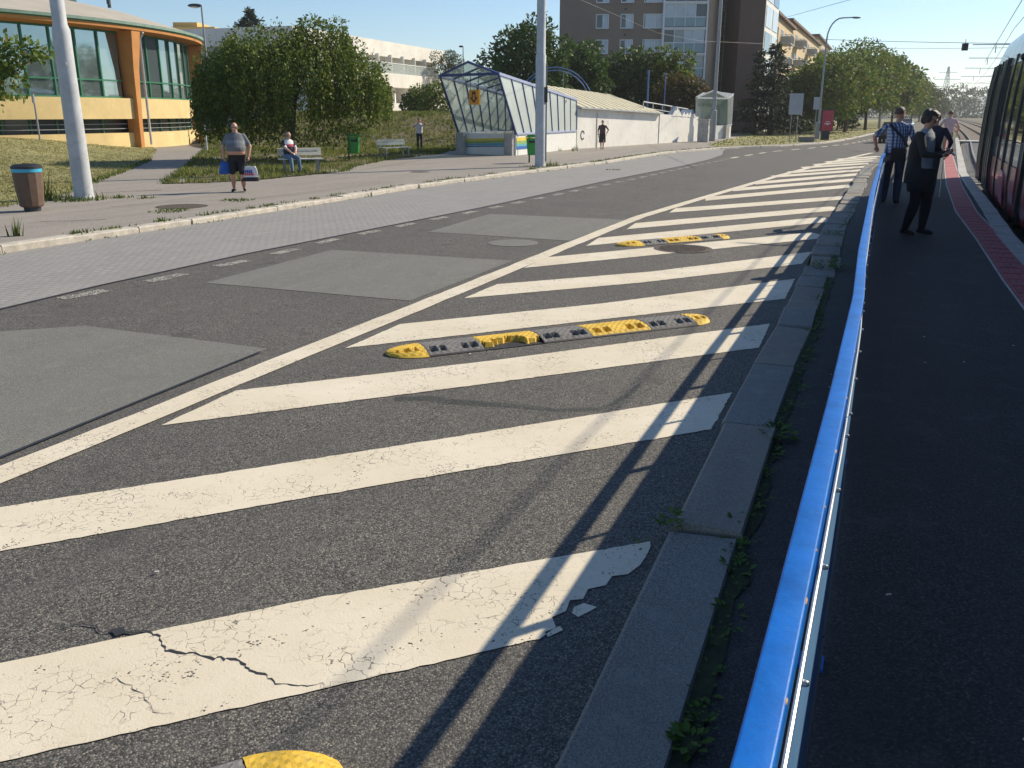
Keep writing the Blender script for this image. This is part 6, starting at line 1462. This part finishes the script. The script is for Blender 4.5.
# zigzag peaks on the far end of the wall
for k, (t, s_) in enumerate(((.78, 1.0), (.865, .8), (.93, .85))):
    c = W0 + wd_ * t; b = MB(); w_ = .9 * s_; hh = 1.75 + (1 - t) * .5
    prof_ = [(-w_, 0), (-w_ * .45, .42 * s_), (-w_ * .2, .36 * s_), (0, .62 * s_), (w_ * .3, .4 * s_), (w_ * .55, .3 * s_), (w_, 0)]
    vs = [c + wu * u + V((0, 0, hh - .06 + v)) + wn_ * .03 for u, v in prof_]; nn = len(vs); vs += [p - wn_ * .36 for p in vs]; b.add(vs, [tuple(range(nn)), tuple(range(2 * nn - 1, nn - 1, -1))] + [(i, nn + i, nn + (i + 1) % nn, (i + 1) % nn) for i in range(nn)]); pk = b.build('peak', M['white_wall'] if k == 0 else M['white_wall'], ww)
    if k: 
        b = MB(); vs = [c + wu * u + V((0, 0, hh + v)) + wn_ * .05 for u, v in ((-w_ * .25, .2), (0, .58 * s_), (w_ * .35, .3), (w_ * .1, .12))]; b.slab(vs, .02); b.build('blue_facet', M['zig_blue'], pk)
# ribbed lean-to roof behind the wall
lr = empty('ribbed_roof', W0 + V((0, 0, 2)), 'cream ribbed lean-to roof behind the white wall', 'roof')
a0 = W0 + wd_ * .02 + V((0, 0, 2.34)); a1 = W0 + wd_ * .66 + V((0, 0, 2.0)); bk_n = V((-wn_.x, -wn_.y, 0)); c0 = a0 + bk_n * 3.0 + V((-.4, 0, 1.35)); c1 = a1 + bk_n * 2.4 + V((-1.6, 0, 1.25)); ns = 13
for i in range(ns):
    t0, t1 = i / ns, (i + .7) / ns; b = MB(); b.slab([a0.lerp(a1, t0), a0.lerp(a1, t1), c0.lerp(c1, t1), c0.lerp(c1, t0)], .05); b.build('roof_rib', M['roof_poly'], lr)
b = MB(); dn = V((0, 0, -.06)); b.slab([a0 + dn, a1 + dn, c1 + dn, c0 + dn], .04); b.build('roof_sheet', M['concrete'], lr)
b = MB(); b.slab([a0 + dn * 2, c0 + dn * 2, c0 + V((0, 0, -1.6)), a0 + V((0, 0, -.3))], .06); b.build('gable_infill', M['navy'], lr)
b = MB(); b.slab([c0 + dn, c1 + dn, c1 + bk_n * 2.5 + V((0, 0, -.9)), c0 + bk_n * 2.5 + V((0, 0, -.9))], .05); b.build('rear_slope', M['milk2'], lr)
# railing over the wall's far part
rr_ = empty('wall_railing', W0 + wd_ * .6, 'pale tube railing on top of the white wall', 'railing'); b = MB(); p0 = W0 + wd_ * .57 + V((0, 0, 2.75)) + bk_n * .8; p1 = W0 + wd_ * .99 + V((0, 0, 2.3)) + bk_n * .8
b.tube([p0, p1], .04, 8); b.build('handrail', M['sign_back'], rr_); b = MB(); b.tube([p0 - V((0, 0, .4)), p1 - V((0, 0, .4))], .03, 8); b.build('mid_rail', M['sign_back'], rr_)
for k in range(6): p = p0.lerp(p1, k / 5); b = MB(); b.tube([p, p - V((0, 0, 1.2))], .035, 6); b.build('post', M['sign_back'], rr_)
# blue arch
ar = empty('tube_arch', at(574, 100, 63), 'blue double tube arch rising behind the near entrance', 'arch'); c = at(555, 108, 63); 
for k, (rx, rz_) in enumerate(((2.6, 2.62), (2.42, 2.44))):
    b = MB(); b.tube([c + V((rx * math.cos(R(a)), .25 * k, rz_ * math.sin(R(a)))) for a in range(0, 181, 9)], .035, 8); b.build('arch_tube', M['zig_blue'], ar, smooth=True)
b = MB()
for x in (-.6, .55): b.bar(c + V((x, .1, 0)), c + V((x, .1, 2.4)), .06)
b.build('upright', M['grey_metal'], ar)
# far entrance (mirrored, opening the other way)
G0 = gp(703, 140.5, .1); G1 = gp(730, 138.5, .1)
sd2 = (G1 - G0).normalized()
fe = entrance('small far glazed entrance beyond the stone cabinet', G0 + V((-.2, 2.2, 0)), G1 + V((-.3, 0, 0)) , V((1.4, 4.5, 0)), 3.15, 3.6, 1.05, False, flare=.9, mural=False, depth_n=5, fm=M['sign_back'])
# blue posts behind the wall
for px, yt in ((647, 73), (664, 76)):
    q = at(px, 110, 72); pt_ = empty('blue_post', (q.x, q.y, .1), 'slim blue post behind the ribbed roof' if px == 647 else 'slim blue-grey post in front of the olive tree', 'post'); MB().tube([(0, 0, 0), (0, 0, at(px, yt, 72).z)], .07 if px == 647 else .04, 8).build('tube', M['zig_blue'], pt_, local=True); MB().lathe((0, 0, at(px, yt, 72).z), [(.11, 0), (.1, .06), (.02, .1)], 8).build('cap', M['zig_blue'], pt_, local=True)

# ================================================================== TREES AND SHRUBS
def leafmesh(name, P, N, size, m, parent, aspect=.55):
    """one small rhombic leaf per point (world coordinates, origin of the parent)"""
    P = np.asarray(P, float) - np.array(ORG[parent.name]); n = len(P); N = np.asarray(N, float)
    d = N + rng.normal(0, .75, (n, 3)); d[:, 2] -= .35; d /= np.linalg.norm(d, axis=1)[:, None] + 1e-9
    r = rng.normal(0, 1, (n, 3)); s_ = np.cross(d, r); s_ /= np.linalg.norm(s_, axis=1)[:, None] + 1e-9
    L = size * rng.uniform(.6, 1.4, n)[:, None]; u = np.cross(d, s_) * .12 * L
    Vv = np.stack([P, P + d * L * .5 + s_ * L * aspect / 2 + u, P + d * L, P + d * L * .5 - s_ * L * aspect / 2 + u], 1).reshape(-1, 3)
    me = bpy.data.meshes.new(name); me.vertices.add(4 * n); me.vertices.foreach_set('co', Vv.ravel()); me.loops.add(4 * n); me.loops.foreach_set('vertex_index', np.arange(4 * n)); me.polygons.add(n); me.polygons.foreach_set('loop_start', np.arange(0, 4 * n, 4)); me.update(calc_edges=True)
    o = link_mesh(name, me, m, parent); ORG[o.name] = ORG[parent.name]; return o
def clump_points(clumps, n, shell=.55):
    """points in fuzzy ellipsoid clumps, denser towards their skins"""
    vol = np.array([r[0] * r[1] + r[1] * r[2] + r[0] * r[2] for c, r in clumps]); vol = vol / vol.sum(); P, N = [], []
    for (c, r), v in zip(clumps, vol):
        k = max(8, int(n * v)); d = rng.normal(0, 1, (k, 3)); d /= np.linalg.norm(d, axis=1)[:, None]; rad = rng.uniform(shell ** 3, 1.12, k) ** (1 / 3)
        rad *= 1 + .16 * np.sin(d[:, 0] * 7 + c[0]) * np.sin(d[:, 1] * 6 + c[1]) + .12 * np.sin(d[:, 2] * 9 + c[2] * 3); P.append(np.array(c) + d * rad[:, None] * np.array(r)); N.append(d)
    return np.concatenate(P), np.concatenate(N)
def crown_clumps(c, r, k, cr=(.28, .42), low=-.55):
    out = []; c = np.array(c); r = np.array(r)
    for i in range(k):
        z = low + (1 - low) * (i + .5) / k; a = i * 2.39996 + random.uniform(-.4, .4); q = math.sqrt(max(0, 1 - z * z)); f_ = random.uniform(.55, .82); s_ = random.uniform(*cr)
        out.append((tuple(c + r * np.array([q * math.cos(a) * f_, q * math.sin(a) * f_, z * f_])), tuple(r * s_ * np.array([1, 1, .8]))))
    return out
def limb_tree(root, base, top, clumps, r0, m, every=2):
    b = MB(); base = V(base); top = V(top); mid = base.lerp(top, .5) + V((random.uniform(-.1, .1) * r0 * 8, 0, 0)); b.tube([base - V((0, 0, .1)), base + V((0, 0, .3)), mid, top], [r0 * 1.25, r0, r0 * .8, r0 * .45], 10)
    for i, (c, r) in enumerate(clumps):
        if i % every: continue
        c = V(c); s_ = base.lerp(top, .35 + .6 * ((i * .37) % 1)); e = s_.lerp(c, .9); q = s_.lerp(e, .5) + V((0, 0, .12 * (e - s_).length)); b.tube([s_, q, e], [r0 * .38, r0 * .24, r0 * .08], 6, cap=False)
    return b.build('trunk', m, root, smooth=True)
def tree(name, label, base, ctr, rad, k, nleaf, size, m, r0=.2, group=None, cat='tree', low=-.55, cr=(.28, .42), bark=None, shell=.55):
    root = empty(name, base, label, cat, group); cl = crown_clumps(ctr, rad, k, cr, low); limb_tree(root, base, (ctr[0], ctr[1], ctr[2] + rad[2] * .3), cl, r0, bark or M['bark']); P, N = clump_points(cl, nleaf, shell); keep = P[:, 2] > base[2] + .05
    leafmesh('crown', P[keep], N[keep], size, m, root); return root
# weeping tree over the bench
wb = V((-9.6, 39.2, .112)); wt = empty('weeping_tree', wb, 'wide weeping tree with curtains of leaves behind the first bench', 'tree')
cen = np.array([-9.3, 39.6, 2.6]); cl = []
lobes = [((-9.3, 39.6, 3.2), (3.4, 3.4, 2.4)), ((-11.6, 39.5, 2.8), (1.75, 2.6, 1.9)), ((-6.9, 39.6, 2.9), (1.6, 2.4, 1.7)), ((-8.0, 39.3, 4.9), (1.2, 1.3, .95)), ((-10.6, 39.3, 4.6), (1.4, 1.6, .9)), ((-8.3, 39.2, 5.6), (.5, .6, .4)), ((-7.3, 39.2, 5.5), (.45, .5, .4)), ((-12.5, 39.3, 3.3), (.8, 1.2, 1.1))]
P, N = clump_points(lobes, 16000, .75)
SP, SN = [], []
for c, r in lobes[:5] + lobes[7:]:
    for _ in range(int(125 * (r[0] * r[1]) ** .5)):
        a = random.uniform(0, 6.28); z = random.uniform(-.1, .75); q = math.sqrt(1 - z * z); p = V(c) + V((r[0] * q * math.cos(a), r[1] * q * math.sin(a), r[2] * z)) * 1.03; lenz = random.uniform(.9, 2.4); k_ = int(lenz / .05)
        ox, oy = random.uniform(-.15, .15), random.uniform(-.15, .15)
        for j in range(k_):
            t = j / k_; zz = p.z - lenz * t
            if zz < (.45 if p.x < -8.3 else 1.5) + .6 * random.random(): break
            SP.append((p.x + ox * t + .05 * random.gauss(0, 1), p.y + oy * t + .05 * random.gauss(0, 1), zz)); SN.append((math.cos(a) * .6, math.sin(a) * .6, -.7))
limb_tree(wt, wb, (-9.3, 39.5, 4.6), [(tuple(c), r) for c, r in lobes] * 2, .2, M['bark'], 1)
leafmesh('crown', np.concatenate([P, np.array(SP)]), np.concatenate([N, np.array(SN)]), .135, M['leaf_weep'], wt, .5)
# branch reaching in from the left edge
lb = V((-17.2, 26.5, .4)); c0 = at(-45, 62, 26)
lt = empty('young_tree', (c0.x, 26, .15), 'leafy young tree reaching in at the left edge', 'tree'); cl = [((c0.x, 26, c0.z), (1.3, 1.3, .9)), (tuple(at(-5, 55, 26)), (.75, .7, .55)), (tuple(at(22, 50, 26)), (.55, .5, .3)), (tuple(at(38, 52, 26)), (.35, .4, .18)), (tuple(at(5, 80, 26)), (.6, .6, .45)), (tuple(at(-30, 95, 26)), (.9, .8, .5))]
limb_tree(lt, (c0.x, 26, .15), (c0.x, 26, c0.z), cl, .1, M['bark'], 1); P, N = clump_points(cl, 2300, .3); leafmesh('crown', P, N, .16, M['leaf_mid'], lt, .6)
# trees behind the entrance and in front of the tower
tree('broadleaf_tree', 'dark broadleaf tree rising behind the near glazed entrance', (1.0, 76, .3), (1.2, 76, 5.4), (3.6, 3.2, 4.1), 20, 9000, .32, M['leaf_dark'], .24, cr=(.3, .42))
tree('broadleaf_tree', 'dark tree against the left edge of the brown block', (5.6, 82, .3), (5.7, 82, 4.6), (3.2, 3, 4.0), 18, 8000, .32, M['leaf_dark'], .22)
tree('broadleaf_tree', 'broad dark tree before the brown block above the ribbed roof', (10.6, 86, .3), (10.4, 86, 4.4), (4.4, 3.4, 3.5), 22, 9000, .33, M['leaf_dark'], .24)
tree('broadleaf_tree', 'sunlit tree before the loggia stack', (14.2, 86, .3), (14.0, 85, 4.5), (3.0, 2.6, 3.2), 16, 6500, .32, M['leaf_mid'], .2)
tree('olive_brown_tree', 'olive brown bushy tree left of the small far entrance', (14.6, 79, .1), (14.4, 79, 3.3), (2.5, 2.0, 2.2), 14, 5500, .26, M['leaf_olive'], .16)
# bushes around the white building and bank
for (px, py, Y, rx, rz_, lab, m) in ((433, 102, 78, 2.2, 1.7, 'round green bush on the bank left of the entrance', 'leaf_mid'), (448, 66, 125, 2.6, 2.6, 'pale tree top above the end of the terrace building', 'leaf_far'), (416, 105, 84, 1.5, 1.4, 'small shrub on the bank before the white piers', 'leaf_mid')):
    c = at(px, py, Y); base = (c.x, Y, max(.1, 1.6 if Y < 90 else .1)); tree('garden_shrub', lab, base, tuple(c), (rx, rx * .9, rz_), 12, 3200, .22, M[m], .07, cat='shrub', low=-.8)
# spruce above the terrace building
def conifer(name, label, base, h, rad, m, n=14, seed=1, gaps=.0, size=.3, low=.15):
    root = empty(name, base, label, 'conifer'); base = V(base); b = MB(); b.tube([base, base + V((0, 0, h))], [rad * .09, .03], 8); P, N = [], []
    for i in range(n):
        t = low + (1 - low) * i / n; z = h * t; R_ = rad * (1 - t) ** .8 * random.uniform(.75, 1.15)
        for j in range(7):
            if random.random() < gaps: continue
            a = random.uniform(0, 6.28); e = base + V((math.cos(a) * R_, math.sin(a) * R_, z - .12 * R_)); s_ = base + V((0, 0, z)); b.tube([s_, e], [.05, .015], 5, cap=False)
            for q in range(int(26 + R_ * 18)):
                u = random.uniform(.15, 1.05); p = s_.lerp(e, u); P.append((p.x + random.gauss(0, .1 + .1 * R_ * u), p.y + random.gauss(0, .1 + .1 * R_ * u), p.z + random.gauss(0, .09) - .08)); N.append((math.cos(a), math.sin(a), -.2))
    b.build('trunk', M['bark'], root); leafmesh('crown', P, N, size, m, root, .35); return root
conifer('spruce_tree', 'pointed dark spruce top above the white terrace building', (at(256, 100, 135).x, 135, 0), at(256, 6, 135).z, 7.0, M['leaf_pine'], 26, size=.5)
c = at(770, 130, 88); conifer('pine_tree', 'ragged dark larch before the dark gable wall', (c.x, 88, .1), at(770, 40, 88).z, 3.6, M['leaf_pine'], 15, gaps=.25, size=.36, low=.1)
c = at(757, 130, 90); conifer('pine_tree', 'slim dark conifer at the foot of the gable wall', (c.x - .2, 90, .1), 8.2, 2.0, M['leaf_pine'], 12, gaps=.3, size=.34)
# roadside row
row = [(800, 98, 4.2, 3.0, 70, 'leaf_mid'), (826, 96, 8.0, 4.4, 52, 'leaf_mid'), (846, 104, 10.2, 4.6, 42, 'leaf_mid'), (866, 118, 11.3, 4.6, 44, 'leaf_mid'), (880, 136, 11.8, 5.0, 54, 'leaf_mid'), (892, 158, 12, 5.2, 62, 'leaf_mid'), (903, 184, 12, 5.4, 70, 'leaf_mid'), (911, 214, 12, 5.6, 78, 'leaf_far'), (919, 250, 12, 6, 86, 'leaf_far'), (926, 290, 12, 6.5, 94, 'leaf_far'), (932, 340, 12, 7, 98, 'leaf_far')]
labs = ['low bushy tree at the near end of the roadside row', 'first full roadside tree behind the curved lamp post', 'tallest-looking roadside tree right of the curved lamp post', 'fourth tree of the roadside row', 'fifth tree of the roadside row, next along from the fourth', 'sixth tree of the roadside row', 'seventh tree of the roadside row', 'eighth roadside tree, paler with distance', 'ninth roadside tree, paler with distance', 'tenth roadside tree near the end of the row', 'last roadside tree where the row meets the sky']
for (px, Y, h, r, yt, mk), lab in zip(row, labs):
    c = at(px, 120, Y); ht = at(px, yt, Y).z; cz = ht * .56; tree('roadside_tree', lab, (c.x, Y, .1), (c.x, Y, cz), (r, r, ht * .46), 20, 8000 if Y < 150 else 4500, .34 if Y < 130 else .5, M[mk], .2, 'roadside tree row', low=-.75)
for i, (px, Y, h) in enumerate(((792, 108, 3.2), (838, 118, 4.5), (812, 125, 5.5))):
    c = at(px, 120, Y); tree('undergrowth_shrub', ['dark shrub under the first roadside trees by the sign', 'shrub between the trunks right of the red panel', 'dense shrub behind the curved lamp post'][i], (c.x, Y, .06), (c.x, Y, h * .5), (3.2, 3, h * .5), 12, 3500, .33, M['leaf_dark'], .1, cat='shrub', low=-.9)
# far woods closing the view
fw_ = empty('far_wood', (150, 430, 0), None, None, kind='stuff'); cl = []
for i in range(70):
    t = i / 69; x = 120 + 330 * t + random.uniform(-8, 8); y = 520 - 130 * t + random.uniform(-15, 15); h = random.uniform(9, 16); cl.append(((x, y, h * .5), (8, 8, h * .55)))
P, N = clump_points(cl, 52000, .8); o = leafmesh('far_foliage', P, N, 1.2, M['leaf_far'], fw_); o['kind'] = 'stuff'; tag(fw_, 'far hazy wood closing the end of the tram line', 'wood')
cl = []
for i in range(60):
    t = i / 59; x = -220 + 330 * t; y = 330 + 60 * math.sin(i) + 40 * t; cl.append(((x, y, 4), (9, 9, 7 + 3 * random.random())))
fw2 = empty('distant_wood', (-60, 340, 0), 'distant tree belt behind the buildings', 'wood', kind='stuff'); P, N = clump_points(cl, 16000, .8); o = leafmesh('far_foliage', P, N, 1.3, M['leaf_far'], fw2); o['kind'] = 'stuff'
# shrubs right of the track
for i, (Y, dx, r, h) in enumerate(((75, 12, 2.5, 3.5), (95, 13, 3.5, 6), (125, 15, 4, 8), (160, 16, 5, 9), (210, 20, 6, 11))):
    p, t = interp(TR, off0(TR, Y)); q = p + V((t.y, -t.x, 0)) * dx; tree('trackside_tree', ['trackside bush just right of the level crossing', 'trackside tree beyond the crossing', 'third trackside tree right of the rails', 'fourth trackside tree right of the rails', 'farthest trackside tree right of the rails'][i], (q.x, q.y, .05), (q.x, q.y, h * .55), (r, r, h * .47), 14, 3200, .45, M['leaf_far'], .18, 'trackside trees', low=-.8)
b = MB(); n = 60; vs = []
for i in range(n + 1):
    a = R(-75 + 150 * i / n); h = 26 + 14 * math.sin(i * .33) + 8 * math.sin(i * .9 + 1); vs += [(1900 * math.sin(a), 1900 * math.cos(a), -5), (2100 * math.sin(a), 2100 * math.cos(a), h), (2500 * math.sin(a), 2500 * math.cos(a), -5)]
b.add(vs, [(i * 3 + j, i * 3 + 3 + j, i * 3 + 4 + j, i * 3 + 1 + j) for i in range(n) for j in range(2)]); struct(b.build('hills', M['hill'], None, smooth=True))

# ================================================================== OVERHEAD LINE
for i, Y in enumerate((68, 84, 102, 124, 150, 182, 220)):
    p, t = interp(TR, off0(TR, Y)); r = V((t.y, -t.x, 0)); q = p + r * 7.4; h = 7.4
    ms_ = empty('tram_mast', (q.x, q.y, .05), ['nearest', 'second', 'third', 'fourth', 'fifth', 'sixth', 'farthest'][i] + ' slim catenary mast beside the tram rails', 'mast', 'catenary masts')
    b = MB(); b.tube([(0, 0, 0), (0, 0, h)], [.14, .1], 10); b.build('pole', M['grey_metal'], ms_, local=True, smooth=True)
    b = MB(); e = -r * 7.6; b.tube([(0, 0, h - .8), (e.x, e.y, h - .6)], .035, 6); b.tube([(0, 0, h - .1), (e.x * .6, e.y * .6, h - .63)], .02, 5); b.build('bracket_arm', M['grey_metal'], ms_, local=True)
    b = MB()
    for u in (.25, .8): b.tube([(e.x * u, e.y * u, h - .7), (e.x * u, e.y * u, h - 1.2)], .03, 5)
    b.build('hanger', M['dark_metal'], ms_, local=True)
def wire(label, pts, r=.012, name='overhead_wire', sag=0):
    pts = [V(p) for p in pts]
    if len(pts) == 2:
        a, c = pts; pts = [a.lerp(c, t / 16) - V((0, 0, sag * 4 * (t / 16) * (1 - t / 16))) for t in range(17)]
    b = MB(); o = pts[0]; b.tube(pts, r, 5); tag(b.build(name, M['wire'], None, org=o), label, 'wire')
trk = []
for Y in (2, 20, 40, 60, 84, 124, 182, 260): 
    p, t = interp(TR, off0(TR, Y)); q = p + V((t.y, -t.x, 0)) * 1.27; trk.append(V((q.x, q.y, 5.45 + (.0 if Y > 60 else .0))))
wire('contact wire above the nearer tram track', trk, .012)
trk2 = []
for Y in (20, 60, 84, 124, 182, 260):
    p, t = interp(TR, off0(TR, Y)); q = p + V((t.y, -t.x, 0)) * 4.67; trk2.append(V((q.x, q.y, 5.45)))
wire('contact wire above the farther tram track', trk2, .012)
wire('span wire crossing the road towards the tram line, upper one', (at(815, 39, 72), at(1060, 44, 40)), .014, sag=.05)
wire('span wire crossing just below the upper one', (at(870, 48, 100), at(1060, 47, 40)), .012, sag=.05)
wire('slack wire sloping across the brown block from top left', (at(560, -9, 34), at(658, 33, 74), at(700, 41, 82), at(770, 44, 92)), .01)
wire('thin wire in the sky above the beige blocks', (at(780, 19, 75), at(900, -14, 40)), .012)
wire('steep wire rising above the tram roof', (at(985, 62, 60), at(1040, -30, 30)), .014)
q = at(965, 47, 56); dv = empty('span_wire_box', q, 'small dark box hanging on the span wire near the tram', 'signal box'); MB().box(q, (.3, .2, .4)).build('box', M['dark_metal'], dv); MB().tube([q + V((0, 0, .2)), q + V((0, 0, .45))], .02, 6).build('hanger', M['dark_metal'], dv); MB().box(q + V((0, -.11, .03)), (.2, .03, .2)).build('lens_plate', M['black'], dv)
# lattice pylon in the far distance
py_ = empty('lattice_pylon', (at(943, 110, 700).x, 700, 0), 'faint lattice pylon on the skyline above the tree row end', 'pylon'); b = MB()
for sx, sy_ in ((-1, -1), (1, -1), (1, 1), (-1, 1)): b.bar((sx * 3, sy_ * 3, 0), (sx * .4, sy_ * .4, 36), .35)
for z in range(0, 34, 4):
    k_ = 3 - 2.6 * z / 36; k2 = 3 - 2.6 * (z + 4) / 36; b.bar((-k_, -k_, z), (k2, -k2, z + 4), .22); b.bar((k_, -k_, z), (-k2, -k2, z + 4), .22)
b.build('lattice', M['grey_metal'], py_, local=True); b = MB()
for z, w in ((22, 8), (27, 10), (32, 7)): b.bar((-w, 0, z), (w, 0, z), .35)
b.build('cross_arm', M['grey_metal'], py_, local=True)

# trees on the far side of the tram line, off to the right; the round building's glazing mirrors them
for i, (x, y, h, r) in enumerate(((36, 31, 10, 4.0), (44, 46, 9.5, 3.8), (52, 62, 11, 4.2), (60, 80, 11, 4.2))):
    tree('opposite_tree', ['broad tree across the tram line nearest the camera', 'second tree across the tram line, beside the tram front', 'third tree across the tram line, ahead of the tram', 'farthest of the trees across the tram line'][i], (x, y, .05), (x, y, h * .56), (r, r, h * .45), 14, 3000, .5, M['leaf_mid'], .2, 'trees across the tram line', low=-.7)

# ================================================================== AIR
hz_ = MB().box((0, 0, 25.5), (6200, 6200, 54)).build('haze', [], None); hz_['kind'] = 'stuff'; tag(hz_, 'thin pale summer haze in the air', 'haze')
hm = bpy.data.materials.new('haze_air'); hm.use_nodes = True; hn = hm.node_tree.nodes; hn.clear(); ho = hn.new('ShaderNodeOutputMaterial'); hv = hn.new('ShaderNodeVolumePrincipled')
hv.inputs['Color'].default_value = (0.92, 0.95, 1.0, 1); hv.inputs['Density'].default_value = 0.00028; hv.inputs['Anisotropy'].default_value = 0.45
hm.node_tree.links.new(hv.outputs[0], ho.inputs['Volume']); hz_.data.materials.append(hm)
